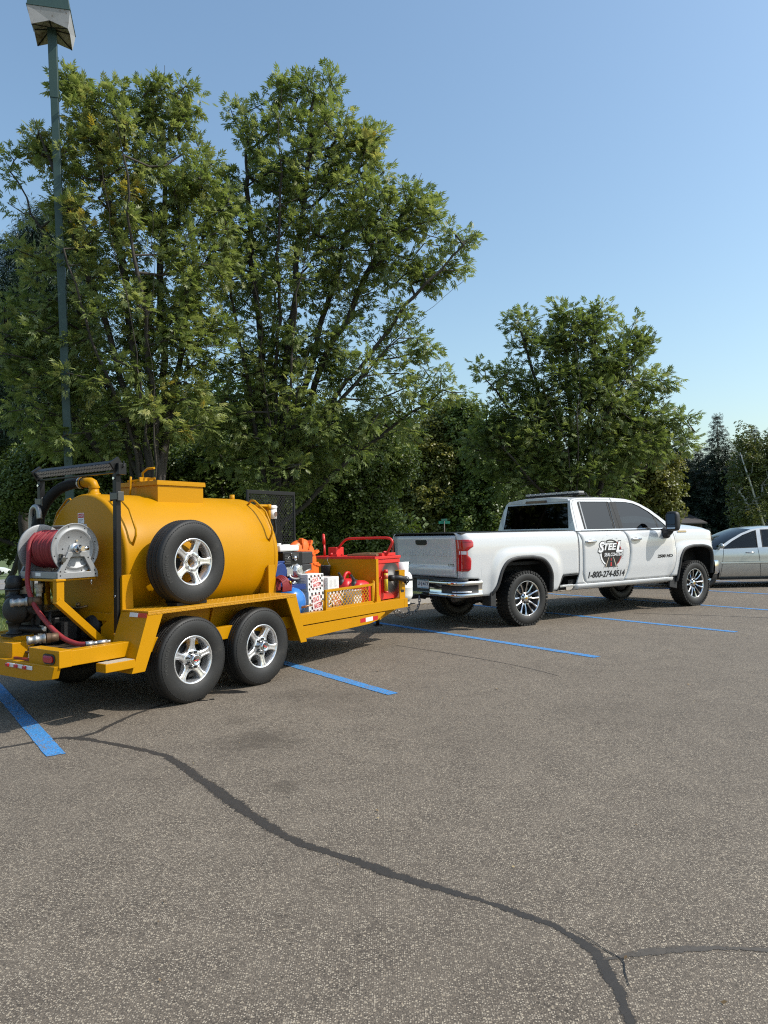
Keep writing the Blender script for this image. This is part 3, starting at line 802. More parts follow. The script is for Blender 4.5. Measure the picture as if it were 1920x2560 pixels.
for s in (-1, 1):
    part(truck, 'bed_side', col_panel(s, -1.278, 1.165, zlow_bed, lambda x: 1.475, [p[0] for p in rA] + [-.946, -.935, -.93, .545, .553, .64, .80]), WHITE)
    part(truck, 'cab_corner', quad_panel(s, lambda z: interp(z, [(.50, 1.10), (.76, 1.19), (1.475, 1.19)]), lambda z: DL(z) - .009, .585, 1.475, 5), WHITE)
    part(truck, 'front_fender', col_panel(s, 3.80, 5.14, zlow_fend, ztop_fender, [p[0] for p in fA]), WHITE)
    part(truck, 'fender_rear_edge', quad_panel(s, lambda z: DR(z) + .009, lambda z: 3.80, .60, 1.470, 5), WHITE)
    m = MB()
    sec = [(.585, .0), (.57, .012), (.53, .006), (.50, -.02), (.485, -.06)]
    m.grid([[(x, s * (yb(x, max(z, .5)) + o), z) for z, o in sec] for x in [lerp(1.08, 3.66, i / 20) for i in range(21)]], skirt=(0, -s * .03, 0))
    part(truck, 'rocker_panel', m, WHITE)
    rd = part(truck, 'rear_door', quad_panel(s, DL, lambda z: DM(z) - .005, .592, 1.475), WHITE)
    fd = part(truck, 'front_door', quad_panel(s, lambda z: DM(z) + .005, DR, .592, 1.475), WHITE)
    for d, x0, z in ((rd, 1.345, 1.285), (fd, 2.525, 1.30)):
        m = MB(); y = lambda x: s * (yb(x, z) + .0)
        m.lathe([(0, 0), (.055, .001), (.06, .004)], (x0 + .12, y(x0) - s * .001, z - .022), (0, s, 0), 20)
        hb = part(d, 'handle_cup', m, mat('handle_cup_shade', (0.55, 0.56, 0.57), 0.4))
        m = MB(); m.grid([[(x0 + u * .25, y(x0) + s * (.022 + .022 * sin(pi * u) + dy), z + dz * (.8 + .2 * sin(pi * u))) for dz, dy in ((-.022, -.012), (-.019, .004), (0, .010), (.019, .004), (.022, -.012))] for u in [k / 10 for k in range(11)]], skirt=(0, -s * .03, 0))
        part(d, 'door_handle', m, CHROME)
    liner(s, rA, 'wheel_arch_liner'); liner(s, fA, 'wheel_arch_liner')
    for outl in (rA, fA):
        c = (sum(p[0] for p in outl) / len(outl), .55); rows = []
        for i, (x, z) in enumerate(outl):
            a = outl[max(i - 1, 0)]; b = outl[min(i + 1, len(outl) - 1)]
            dx, dz = b[0] - a[0], b[1] - a[1]; l = sqrt(dx * dx + dz * dz); nx, nz_ = dz / l, -dx / l
            if nx * (c[0] - x) + nz_ * (c[1] - z) < 0: nx, nz_ = -nx, -nz_
            rows.append([(x + nx * d, s * (yb(x, z) + o), z + nz_ * d) for d, o in ((-.006, -.004), (-.006, .012), (.004, .020), (.03, .022), (.045, .012), (.05, -.03))])
        part(truck, 'fender_flare', MB().grid(rows), PLASTIC)
    m = MB(); m.prism([(3.60, .40), (3.82, .36), (3.835, .62), (3.80, .66), (3.62, .60)], lambda a, b: (a, s * .93, b), (0, s * .05, 0))
    part(truck, 'mud_guard', m, PLASTIC, .008)
    m = MB(); m.prism([(-.77, .36), (-.66, .34), (-.66, .58), (-.70, .62), (-.765, .56)], lambda a, b: (a, s * .80, b), (0, s * .20, 0))
    part(truck, 'mud_guard', m, PLASTIC, .008)
    # side step in the bed corner
    m = MB(); m.prism([(.64, .50), (.655, .50), (.80, .735), (1.16, .742), (1.16, .755), (.79, .75)], lambda a, b: (a, s * .90, b), (0, s * .108, 0)); m.box(.66, 1.14, min(s * .72, s * .74), max(s * .72, s * .74), .48, .76)
    part(truck, 'step_pocket', m, PLASTIC)
    m = MB(); m.box(.74, 1.10, min(s * .76, s * .985), max(s * .76, s * .985), .555, .585); m.box(.80, 1.04, min(s * .83, s * .98), max(s * .83, s * .98), .585, .592)
    part(truck, 'side_step', m, STEEL, .006)

# greenhouse
yg = lambda z: .958 - (z - 1.47) * .345
PILLAR = [(3.80, 1.468), (3.72, 1.545), (3.50, 1.695), (3.27, 1.838), (3.05, 1.935), (2.88, 1.988), (2.65, 2.026), (2.3, 2.042), (1.9, 2.042), (1.5, 2.034), (1.33, 2.020), (1.245, 1.985)]
SIDE = [(1.165, 1.468)] + PILLAR + [(1.205, 1.86), (1.18, 1.66)]
RWIN = [(1.385, 1.492), (2.185, 1.492), (2.205, 1.96), (2.18, 1.972), (1.43, 1.968), (1.395, 1.95)]
FWIN = [(2.355, 1.492), (3.615, 1.492), (3.60, 1.53), (3.43, 1.665), (3.22, 1.80), (3.02, 1.895), (2.86, 1.945), (2.66, 1.968), (2.365, 1.974)]
FPANE = [(2.40, 1.498), (3.355, 1.498), (3.315, 1.735), (3.20, 1.808), (3.00, 1.897), (2.85, 1.942), (2.66, 1.963), (2.405, 1.968)]
QPANE = [(3.395, 1.498), (3.59, 1.498), (3.575, 1.53), (3.40, 1.662), (3.36, 1.69)]
RPANE = [(1.47, 1.498), (2.145, 1.498), (2.155, 1.964), (1.485, 1.961)]
for s in (-1, 1):
    f = lambda a, b, o=0.0: (a, s * (yg(b) + o), b)
    m = MB(); m.sheet([SIDE, RWIN, FWIN], f)
    for loop, d in ((RWIN, .03), (FWIN, .03)):
        n = len(loop); m.add([f(a, b) for a, b in loop] + [f(a, b, -d) for a, b in loop], [(i, (i + 1) % n, n + (i + 1) % n, n + i) for i in range(n)])
    part(truck, 'cab_side_frame', m, WHITE)
    m = MB(); m.sheet([RWIN, RPANE], lambda a, b: f(a, b, -.010)); m.sheet([FWIN, FPANE, QPANE], lambda a, b: f(a, b, -.010))
    m.prism([(2.19, 1.495), (2.352, 1.495), (2.36, 1.972), (2.208, 1.965)], lambda a, b: f(a, b, .001), (0, s * .003, 0))
    part(truck, 'window_surround', m, BLACKP)
    for nm, pane, g in (('rear_door_window', RPANE, LIGHTGL), ('front_door_window', FPANE, LIGHTGL), ('quarter_window', QPANE, LIGHTGL)):
        m = MB(); m.sheet([pane], lambda a, b: f(a, b, -.013)); part(truck, nm, m, g)
    m = MB(); m.prism([(1.30, 1.474), (3.66, 1.474), (3.655, 1.490), (1.33, 1.490)], lambda a, b: f(a, b, .001), (0, s * .007, 0))
    part(truck, 'belt_trim', m, CHROME)
    m = MB(); m.prism([(1.435, 1.498), (1.462, 1.498), (1.478, 1.962), (1.452, 1.962)], lambda a, b: f(a, b, -.009), (0, s * .004, 0)); part(truck, 'window_trim', m, mat('grey_trim', (0.3, 0.31, 0.32), 0.4))
    m = MB()
    for z0, z1 in ((1.49, 1.975), (1.975, 2.036)):
        m.prism([(DM(1.475) - .058 - .004, z0), (DM(1.475) - .058 + .003, z0), (DM(1.475) - .085 + .003, z1), (DM(1.475) - .085 - .004, z1)], lambda a, b: f(a, b, .0035), (0, s * .002, 0))
    part(truck, 'door_seam', m, DARK)
    m = MB(); sm = [(1.213, 1.50), (1.22, 1.50), (1.255, 1.93), (1.31, 1.995), (1.42, 2.006), (2.27, 2.016), (2.27, 2.012), (1.42, 2.002), (1.313, 1.989), (1.262, 1.928)]
    m.prism(sm, lambda a, b: f(a, b, .0008), (0, s * .0012, 0)); part(truck, 'door_seam', m, mat('seam_grey', (.18, .185, .19), .6))
RE = [(x, z) for x, z in PILLAR[::-1] if x <= 2.66]
m = MB()
m.grid([[(x + (.05 if i == len(RE) - 1 else 0) * (1 - v * v), v * yg(z), z + .045 * (1 - abs(v) ** 2.6)) for v in [k / 10 - 1 for k in range(21)]] for i, (x, z) in enumerate(RE)])
part(truck, 'roof', m, WHITE)
m = MB(); WS = PILLAR[:7][::-1]
m.grid([[(x + lerp(.05, .30, i / 6) * (1 - v * v), v * (yg(z) - .03), z + .045 * (1 - abs(v) ** 2.6) * (1 - i / 6) - .01) for v in [k / 8 - 1 for k in range(17)]] for i, (x, z) in enumerate(WS)])
part(truck, 'windscreen', m, CLEARGL)
for s in (-1, 1):
    m = MB(); m.grid([[(x, s * yg(z), z), (x + .012, s * (yg(z) - .045), z + .004)] for x, z in WS], skirt=(0, -s * .012, -.02)); part(truck, 'windscreen_pillar', m, WHITE)
# cab back
xbk = lambda z: interp(z, [(1.46, 1.165), (1.66, 1.182), (1.86, 1.207), (1.985, 1.247)])
RG = [(-.80, 1.515), (.80, 1.515), (.735, 1.945), (-.735, 1.945)]
m = MB(); zz = [1.40, 1.47, 1.66, 1.86, 1.985]
m.sheet([[(-.955, 1.40), (.955, 1.40), (.957, 1.47), (.892, 1.66), (.823, 1.86), (.782, 1.985), (0.3, 2.028), (-.3, 2.028), (-.782, 1.985), (-.823, 1.86), (-.892, 1.66), (-.957, 1.47)], RG], lambda a, b: (xbk(b) if b < 2 else 1.255, a, b))
part(truck, 'cab_back', m, WHITE)
m = MB(); m.sheet([RG], lambda a, b: (xbk(b) + .012, a, b)); part(truck, 'rear_window', m, SMOKEGL)
m = MB(); m.prism([(-.83, 1.965), (.83, 1.965), (.775, 2.02), (.3, 2.06), (-.3, 2.06), (-.775, 2.02)], lambda a, b: (1.235, a * .94, b), (.06, 0, 0)); part(truck, 'roof_rear_lip', m, WHITE, .015)
m = MB(); m.prism([(-.27, 1.975), (.27, 1.975), (.25, 2.015), (-.25, 2.015)], lambda a, b: (1.222, a, b), (.03, 0, 0)); part(truck, 'third_brake_light', m, mat('smoked_red', (.05, .008, .01), .15, coat=.5), .004)
# hood, nose
xs = [3.74, 3.9, 4.1, 4.35, 4.6, 4.8, 4.95, 5.05, 5.12, 5.18]
P = []
for x in xs:
    ze = ztop_fender(min(x, 5.14)) - (.05 if x > 5.15 else 0); ye = yb(min(x, 5.14), ze) - .0
    h = interp(x, [(3.74, .115), (4.6, .10), (4.95, .085), (5.12, .06), (5.18, .03)])
    P.append([(x + (.20 * (1 - v * v) * smooth(4.6, 5.1, x)), v * ye, ze + h * (1 - abs(v) ** 5) + (.018 * smooth(.62, .45, abs(v)) if x < 5.05 else 0)) for v in [k / 16 - 1 for k in range(33)]])
part(truck, 'hood', MB().grid(P), WHITE)
m = MB(); m.grid([[(5.135 + .235 * (1 - v * v) - (.03 if z > 1.2 else 0), v * (yb(5.13, 1.1)), z) for z in (.60, .83, 1.0, 1.15, 1.27, 1.33)] for v in [k / 10 - 1 for k in range(21)]])
part(truck, 'grille', m, BLACKP)
for s in (-1, 1):
    m = MB(); m.grid([[(x, s * (yb(min(x, 5.14), z) + .004), z) for z in (1.22, 1.28, 1.335, lerp(1.345, 1.375, smooth(5.14, 4.96, x)))] for x in (4.965, 5.02, 5.07, 5.11, 5.145)], skirt=(0, -s * .02, 0))
    hl = part(truck, 'headlight', m, LENSGL)
    m = MB(); m.grid([[(x, s * (yb(min(x, 5.14), z) + .002), z) for z in (1.225, 1.30, 1.352)] for x in (4.975, 5.02, 5.06)]); part(hl, 'turn_lens', m, mat('amber_lens', (.55, .16, .03), .15, coat=.4))
def rail_path(pts): return spl(pts, 4)
fp = rail_path([(4.985, 1.005), (5.10, .99), (5.22, .93), (5.36, .70), (5.43, .35), (5.45, 0)]); fp += [(x, -y) for x, y in fp[::-1][1:]]
m = MB()
def sweep(path, sec, cx):
    rows = []
    for i, (x, y) in enumerate(path):
        a = path[max(i - 1, 0)]; b = path[min(i + 1, len(path) - 1)]; dx, dy = b[0] - a[0], b[1] - a[1]; l = sqrt(dx * dx + dy * dy); nx, ny = dy / l, -dx / l
        if nx * (x - cx) + ny * y < 0: nx, ny = -nx, -ny
        rows.append([(x + nx * o, y + ny * o, z) for z, o in sec])
    return rows
m.grid(sweep(fp, [(.835, -.06), (.832, -.005), (.81, .006), (.70, .012), (.60, .004), (.57, -.02), (.56, -.06)], 4.4)); part(truck, 'front_bumper', m, CHROME)
m = MB(); m.grid(sweep(fp, [(.585, -.03), (.50, -.05), (.46, -.09)], 4.4)); part(truck, 'front_valance', m, PLASTIC)

# bed: cover, tailgate, lamps, bumper
m = MB(); m.grid([[(x, y, 1.478 + .012 * (1 - (abs(y) / .93) ** 6)) for y in (-.93, -.90, -.6, 0, .6, .90, .93)] for x in (-1.26, -1.24, -.5, .3, 1.12, 1.15)], smooth=False, skirt=(0, 0, -.02))
part(truck, 'tonneau_cover', m, mat('black_vinyl', (.018, .018, .019), .5, 0, .2, 20, .1, 90))
m = MB(); m.box(-.44, -.40, -.9, .9, 1.492, 1.496); m.box(.36, .40, -.9, .9, 1.492, 1.496); part(truck, 'cover_fold', m, BLACKP)
TGX = lambda z: interp(z, [(.80, -1.268), (.83, -1.276), (.95, -1.277), (.965, -1.270), (1.0, -1.268), (1.10, -1.270), (1.30, -1.276), (1.39, -1.290), (1.415, -1.288), (1.435, -1.27), (1.44, -1.24)])
m = MB(); zs = [.805, .83, .90, .95, .965, 1.0, 1.1, 1.2, 1.3, 1.36, 1.39, 1.415, 1.435, 1.44]
m.grid([[(TGX(z), y, z) for z in zs] for y in [lerp(-.825, .825, k / 12) for k in range(13)]], skirt=(.03, 0, 0))
tg = part(truck, 'tailgate', m, WHITE)
m = MB(); m.prism([(-.14, 1.305), (-.10, 1.295), (.10, 1.295), (.14, 1.305), (.155, 1.35), (.145, 1.375), (-.145, 1.375), (-.155, 1.35)], lambda a, b: (-1.279, a + .05, b), (-.010, 0, 0)); part(tg, 'tailgate_handle', m, BLACKP, .004)
m = MB(); text(m, 'CHEVROLET', lambda a, b: (TGX(1.15) - .0035, .74 - a, 1.125 + b), 1.50, .105, offset=.012); text(m, 'CHEVROLET', lambda a, b: (TGX(1.15) - .0015, .742 - a, 1.122 + b), 1.50, .111, offset=.02)
part(tg, 'embossed_lettering', m, mat('white_paint_emboss', (.53, .54, .55), .35, coat=.5), kind='stuff')
m = MB(); text(m, 'LTZ', lambda a, b: (TGX(.99) - .004, -.63 - a, .975 + b), .14, .035, offset=.02); text(m, 'SILVERADO', lambda a, b: (TGX(.99) - .004, .76 - a, .975 + b), .38, .035, offset=.015)
part(tg, 'badge_lettering', m, mat('badge_dark_chrome', (.10, .10, .10), .2, .9), kind='stuff')
for s in (-1, 1):
    XR = lambda z: interp(z, [(.905, -1.19), (.93, -1.15), (1.06, -1.14), (1.10, -1.15), (1.14, -1.195), (1.205, -1.20), (1.245, -1.15), (1.27, -1.095), (1.33, -1.090), (1.365, -1.115), (1.375, -1.17)])
    zs = [.905, .915, .93, 1.0, 1.06, 1.08, 1.10, 1.12, 1.14, 1.17, 1.205, 1.225, 1.245, 1.26, 1.27, 1.30, 1.33, 1.35, 1.365, 1.375]
    m = MB(); m.grid([[(lerp(-1.282, XR(z), u), s * (yb(max(lerp(-1.282, XR(z), u), -1.28), z) + .007 + .004 * sin(pi * u)), z) for z in zs] for u in [k / 8 for k in range(9)]], skirt=(0, -s * .03, 0))
    tl = part(truck, 'tail_light', m, REDLENS)
    m = MB(); m.grid([[(lerp(-1.278, -1.215, u), s * (yb(lerp(-1.278, -1.215, u), z) + .0125), z) for z in (1.155, 1.18, 1.205)] for u in (0, .25, .5, .75, 1)]); part(tl, 'reverse_lens', m, mat('reverse_lens_white', (.75, .68, .68), .2, coat=.4))
    m = MB(); m.grid([[(lerp(-1.27, -1.16, u), s * (yb(lerp(-1.27, -1.16, u), z) + .0135), z) for z in (.935, .94)] for u in (0, .25, .5, .75, 1)]); part(tl, 'lens_rib', m, mat('dark_red_rib', (.16, .004, .008), .2)); m = MB(); m.grid([[(lerp(-1.27, -1.13, u), s * (yb(lerp(-1.27, -1.13, u), z) + .013), z) for z in (1.335, 1.342)] for u in (0, .25, .5, .75, 1)]); part(tl, 'lens_rib', m, mat('dark_red_rib', (.16, .004, .008), .2))
    bp = rail_path([(-.925, 1.0), (-1.10, 1.0), (-1.27, .965), (-1.37, .84), (-1.395, .60), (-1.395, .30)]); bp = [(x, s * y) for x, y in bp]
    m = MB(); m.grid(sweep(bp, [(.762, -.05), (.758, -.004), (.735, .008), (.705, .006), (.69, -.006), (.575, -.006), (.56, .006), (.525, .004), (.512, -.04)], -.5)); bw = part(truck, 'rear_bumper', m, CHROME)
    q = [p for p in bp if (p[0] > -1.39 or abs(p[1]) > .57) and p[0] < -.99]
    m = MB(); m.grid(sweep(q, [(.688, .008), (.678, -.002), (.592, -.002), (.580, .008)], -.5), skirt=(0, 0, 0)); part(bw, 'bumper_step', m, PLASTIC)
    m = MB(); m.grid(sweep(q[3:-4], [(.602, .004), (.612, .010), (.596, .012)], -.5)); part(bw, 'step_tread', m, ALU)
    m = MB(); m.grid(sweep(bp[6:], [(.80, -.03), (.795, .0), (.765, .002)], -.5)); part(bw, 'bumper_pad', m, PLASTIC)
m = MB(); m.box(-1.385, -1.30, -.30, .30, .765, .80); m.box(-1.33, -1.27, -.30, .30, .54, .77); part(truck, 'plate_pocket', m, PLASTIC, .008)
m = MB(); m.box(-1.40, -1.33, -.30, .30, .515, .575); part(truck, 'bumper_lower_bar', m, CHROME, .012)
PLX = -1.345
m = MB(); m.prism(rrect(-.153, .153, .615, .770, .012), lambda a, b: (PLX, -.06 + a, b), (.006, 0, 0))
pl = part(truck, 'licence_plate', m, mat('plate_white', (.70, .74, .76), .4, 0, .04, 20))
m = MB(); m.prism(rrect(-.148, .148, .735, .766, .008), lambda a, b: (PLX - .001, -.06 + a, b), (-.001, 0, 0)); m.prism(rrect(-.148, .148, .619, .632, .004), lambda a, b: (PLX - .001, -.06 + a, b), (-.001, 0, 0)); part(pl, 'plate_band', m, mat('plate_blue', (.16, .32, .45), .45))
m = MB(); text(m, 'LHJ 673', lambda a, b: (PLX - .003, -.06 + .132 - a, .645 + b), .264, .076, offset=.012); part(pl, 'plate_number', m, mat('plate_ink', (.03, .04, .08), .5), kind='stuff')
m = MB(); m.prism([(.0, .0), (.012, .0), (.012, .014), (.004, .024), (-.002, .012)], lambda a, b: (PLX - .003, -.065 - a, .675 + b), (-.001, 0, 0)); text(m, 'Minnesota', lambda a, b: (PLX - .003, -.06 + .07 - a, .742 + b), .14, .02, offset=.0); part(pl, 'plate_state_name', m, mat('plate_navy', (.03, .05, .15), .5), kind='stuff')
# underside
m = MB()
for s in (-1, 1): m.box(-1.25, 5.0, s * .45 - .05, s * .45 + .05, .50, .66)
m.box(1.0, 3.7, -.92, .92, .56, .66); m.box(-1.24, 1.1, -.60, .60, .70, .95); m.box(3.75, 5.05, -.60, .60, .55, 1.25); m.box(-1.2, 1.15, -.88, .88, .95, 1.0)
m.cyl((0, -.75, .43), (0, .75, .43), .055, 14); m.sphere((0, 0, .42), .16); m.cyl((4.37, -.75, .43), (4.37, .75, .43), .05, 14); m.box(1.25, 2.3, .2, .6, .44, .6); m.box(2.6, 3.4, -.3, .3, .42, .6)
m.sphere((-.55, -.35, .47), .13, sc=(1.7, 1, 1))
part(truck, 'chassis', m, DARK)
m = MB(); m.tube([(-.55, -.55, .52), (-.95, -.62, .50), (-1.22, -.66, .475)], [.05, .05, .058], 16, caps=False); m.tube([(-1.22, -.66, .475), (-.9, -.615, .50)], .05, 16); part(truck, 'exhaust_tip', m, mat('dull_exhaust', (.10, .095, .09), .45, .8))
m = MB(); m.box(-1.56, -1.0, -.035, .035, .455, .525); m.bar((-1.5, 0, .49), (-1.66, 0, .47), .06, .035); m.cyl((-1.63, 0, .48), (-1.63, 0, .53), .014, 10); m.sphere((-1.63, 0, .545), .029); part(truck, 'ball_mount', m, BLACKP, .004)
# mirrors
for s in (-1, 1):
    m = MB(); rows = []
    for u, k in ((3.315, .80), (3.325, .93), (3.36, 1.0), (3.41, .97), (3.455, .80), (3.47, .5)):
        rows.append([(u, s * (1.245 + a * .125 * k), 1.605 + b * .178 * k) for a, b in [(cos(t) * (abs(cos(t)) ** -.55 if abs(cos(t)) > 1e-3 else 1), sin(t) * (abs(sin(t)) ** -.55 if abs(sin(t)) > 1e-3 else 1)) for t in [2 * pi * q / 24 for q in range(25)]]])
    m.grid(rows); mi = part(truck, 'mirror', m, PLASTIC)
    m = MB(); m.grid([[(p[0] + .004, p[1], p[2]) for p in r] for r in rows[3:]]); part(mi, 'mirror_cap', m, CHROME)
    m = MB(); m.prism(rrect(-.095, .095, -.145, .145, .03), lambda a, b: (3.318, s * 1.245 + a, 1.607 + b), (.012, 0, 0)); mg = part(mi, 'mirror_surround', m, PLASTIC)
    m = MB(); m.prism(rrect(-.085, .085, -.055, .135, .025), lambda a, b: (3.3165, s * 1.245 + a, 1.607 + b), (-.002, 0, 0)); m.prism(rrect(-.085, .085, -.138, -.065, .02), lambda a, b: (3.3165, s * 1.245 + a, 1.607 + b), (-.002, 0, 0)); part(mi, 'mirror_glass', m, mat('mirror_glass', (.75, .77, .8), .02, 1.0, .02))
    m = MB(); m.tube([(3.50, s * .97, 1.41), (3.47, s * 1.06, 1.40), (3.42, s * 1.14, 1.42), (3.39, s * 1.20, 1.45)], [.085, .075, .06, .05], 14); m.sphere((3.47, s * 1.04, 1.37), .085, sc=(1.0, .8, .9)); part(mi, 'mirror_arm', m, PLASTIC)
# cab inside
m = MB(); m.box(1.30, 3.6, -.86, .86, .66, .74); m.box(3.35, 3.95, -.88, .88, 1.0, 1.44); m.box(1.25, 1.45, -.85, .85, .7, 1.45); m.box(2.2, 2.32, -.90, -.84, .7, 1.5); m.box(2.2, 2.32, .84, .90, .7, 1.5)
part(truck, 'cab_interior', m, mat('interior_dark', (.02, .02, .021), .8))
for (x, y) in ((2.55, -.42), (2.55, .42), (1.52, -.45), (1.52, .45)):
    m = MB(); m.obox((x + .12, y, 1.02), .26, .24, .08); m.obox((x - .14, y, 1.32), .07, .24, .32, Matrix.Rotation(-.16, 3, 'Y')); m.obox((x - .20, y, 1.73), .05, .13, .09, Matrix.Rotation(-.1, 3, 'Y')); part(truck, 'seat', m, mat('seat_leather', (.022, .021, .02), .55), .04)
m = MB(); m.tube([(3.10 + .09 * sin(t) * .35, .42 + .19 * cos(t), 1.40 + .18 * sin(t)) for t in [2 * pi * k / 24 for k in range(24)]], .014, 8, closed=True); part(truck, 'steering_wheel', m, PLASTIC)
# roof light bar
m = MB(); m.box(1.60, 1.76, -.66, .66, 2.098, 2.122); m.box(1.64, 1.70, -.55, -.49, 2.06, 2.10); m.box(1.64, 1.70, .49, .55, 2.06, 2.10)
lb = part(truck, 'roof_light_bar', m, BLACKP, .006)
for k in range(10):
    y0 = -.65 + k * .131
    m = MB(); m.box(1.605, 1.755, y0, y0 + .122, 2.124, 2.166); part(lb, 'light_module', m, mat('module_clear', (.30, .31, .33), .12, .3, .3, 90, coat=.6), .012)
m = MB(); m.tube([(2.35, -.2, 2.09), (2.30, -.2, 2.15), (2.29, -.2, 2.17)], [.02, .014, .006], 8); part(truck, 'roof_antenna', m, BLACKP)
# wheels
w0 = truck_wheel(truck)
spots = [(0, -.862, 0), (4.37, -.862, 0), (0, .862, pi), (4.37, .862, pi)]
for i, (x, y, r) in enumerate(spots):
    w = w0 if i == 0 else copy_tree(w0, truck)
    w.location = (x, y, .428); w.rotation_euler = (0, (0.0, 0.35, .2, .8)[i], r)
# lettering on the doors
dk = lambda o: (lambda a, b: (a, -(yb(a, b) + o), b))
LOGO = (1.965, 1.075)
def disc_pts(r, a0, a1, n, sx=1.16, sz=.97): return [(LOGO[0] + r * sx * cos(radians(lerp(a0, a1, k / n))), LOGO[1] + r * sz * sin(radians(lerp(a0, a1, k / n)))) for k in range(n + 1)]
m = MB()
def fan(mb_, pts, fn):
    c = (sum(p[0] for p in pts) / len(pts), sum(p[1] for p in pts) / len(pts)); n = len(pts)
    mb_.add([fn(*c)] + [fn(*p) for p in pts], [(0, 1 + i, 1 + (i + 1) % n) for i in range(n)])
fan(m, disc_pts(.243, 0, 360, 48)[:-1], dk(.0022)); emb = part(rd_near := [o for o in truck.children if o.name.startswith('rear_door') and 'window' not in o.name][0], 'emblem_disc', m, mat('emblem_black', (.012, .010, .0095), .5, 0, .3, 60))
m = MB(); m.grid([[dk(.0032)(*p), dk(.0032)(*q)] for p, q in zip(disc_pts(.235, 118, 236, 20), [(LOGO[0] + .018 + (x - LOGO[0]) * .935, LOGO[1] + (z - LOGO[1]) * .955) for x, z in disc_pts(.235, 118, 236, 20)])]); part(rd_near, 'emblem_crescent', m, DECALW)
m = MB(); m.grid([[dk(.0032)(*p), dk(.0032)(*q)] for p, q in zip(disc_pts(.245, 55, -62, 22), [(LOGO[0] - .010 + (x - LOGO[0]) * .945, LOGO[1] + (z - LOGO[1]) * .97) for x, z in disc_pts(.245, 55, -62, 22)])]); part(rd_near, 'emblem_red_edge', m, mat('emblem_red', (.30, .015, .015), .5))
m = MB(); m.sheet([[(1.80, .838), (2.135, .838), (2.045, 1.02), (1.90, 1.02)]], dk(.0036)); part(rd_near, 'emblem_road', m, INK)
m = MB()
for a, b, c, d in (((1.822, .842), (1.838, .842), (1.918, 1.01), (1.910, 1.01)), ((2.110, .842), (2.094, .842), (2.022, 1.01), (2.030, 1.01))): m.sheet([[a, b, c, d]], dk(.0042))
part(rd_near, 'emblem_road_lines', m, mat('cream_decal', (.75, .62, .48), .5))
m = MB(); m.sheet([[(1.952, .852), (1.988, .852), (1.982, .92), (1.958, .92)]], dk(.0042)); m.sheet([[(1.960, .945), (1.980, .945), (1.977, .99), (1.963, .99)]], dk(.0042)); part(rd_near, 'emblem_road_dash', m, mat('emblem_dash_red', (.55, .03, .03), .5))
def word(mb_, fn, txt, x0, z0, w_, h_, off, sh=0.28): text(mb_, txt, lambda a, b: fn(x0 + a, z0 + b), w_, h_, sh, off)
for lay, off, o, mt, nm in ((0, .06, .0050, INK, 'name_outline'), (1, .026, .0060, DECALW, 'name_lettering')):
    m = MB(); e = .015 if lay == 0 else 0
    word(m, dk(o), 'S', 1.645 - e, 1.09 - e, .165 + 2 * e, .185 + 2 * e, off); word(m, dk(o), 'TEE', 1.785 - e, 1.130 - e, .335 + 2 * e, .115 + 2 * e, off); word(m, dk(o), 'L', 2.095 - e, 1.09 - e, .185 + 2 * e, .185 + 2 * e, off)
    e *= .6
    word(m, dk(o + .002), 'SEALCOATING', 1.79 - e, 1.022 - e, .50 + 2 * e, .060 + 2 * e, off * .6)
    part(rd_near, nm, m, mt, kind='stuff')
m = MB(); word(m, dk(.0030), '1-800-274-8514', 1.405, .668, .93, .112, .034, .2); part(rd_near, 'phone_lettering', m, INK, kind='stuff')
m = MB(); rnd = random.Random(5)
for k in range(46):
    a = rnd.uniform(0, 2 * pi); r = .255 + abs(rnd.gauss(0, .055)); q = rnd.uniform(.0015, .0055) * (1.6 if rnd.random() < .15 else 1)
    fan(m, [(LOGO[0] + r * cos(a) + q * cos(t), LOGO[1] + r * sin(a) + q * sin(t)) for t in [k2 * pi / 4 for k2 in range(8)]], dk(.003))
for a, r0, r1 in ((172, .25, .35), (-18, .25, .36), (-128, .24, .33), (150, .25, .32), (35, .25, .30), (-105, .25, .30)):
    t = radians(a); d = (-sin(t) * .004, cos(t) * .004)
    m.sheet([[(LOGO[0] + r0 * cos(t) + d[0], LOGO[1] + r0 * sin(t) + d[1]), (LOGO[0] + r1 * cos(t), LOGO[1] + r1 * sin(t)), (LOGO[0] + r0 * cos(t) - d[0], LOGO[1] + r0 * sin(t) - d[1])]], dk(.003))
part(rd_near, 'emblem_splatter', m, INK, kind='stuff')
fd_near = [o for o in truck.children if o.name.startswith('front_door') and 'window' not in o.name][0]
m = MB(); word(m, dk(.004), '2500 HD', 3.235, .95, .43, .058, .045, .12); part(fd_near, 'badge_lettering', m, mat('badge_black_chrome', (.05, .05, .052), .25, .7), kind='stuff')
m = MB(); m.prism([(3.86, 1.40), (4.14, 1.40), (4.13, 1.435), (3.87, 1.435)], lambda a, b: (a, -(yb(a, 1.40) + .003), b), (0, -.006, 0)); part(truck, 'fender_badge', m, CHROME, .003)
# ------------------------------------------------------------------ tank trailer
TR = Frame(-2.326, 7.503, 34.8)
tr = thing('tank_trailer', 'yellow twin axle trailer carrying a round yellow sealant tank', 'trailer', TR)
TKR, TKZ = 0.65, 1.275       # tank radius, axis height
REFR = mat('reflector_red', (.48, .012, .015), .3, 0, .1, 40, coat=.3)
REFW = mat('reflector_white', (.74, .74, .74), .3, 0, .05, 40, coat=.3)
def sy(s, a, b): return (min(s * a, s * b), max(s * a, s * b))
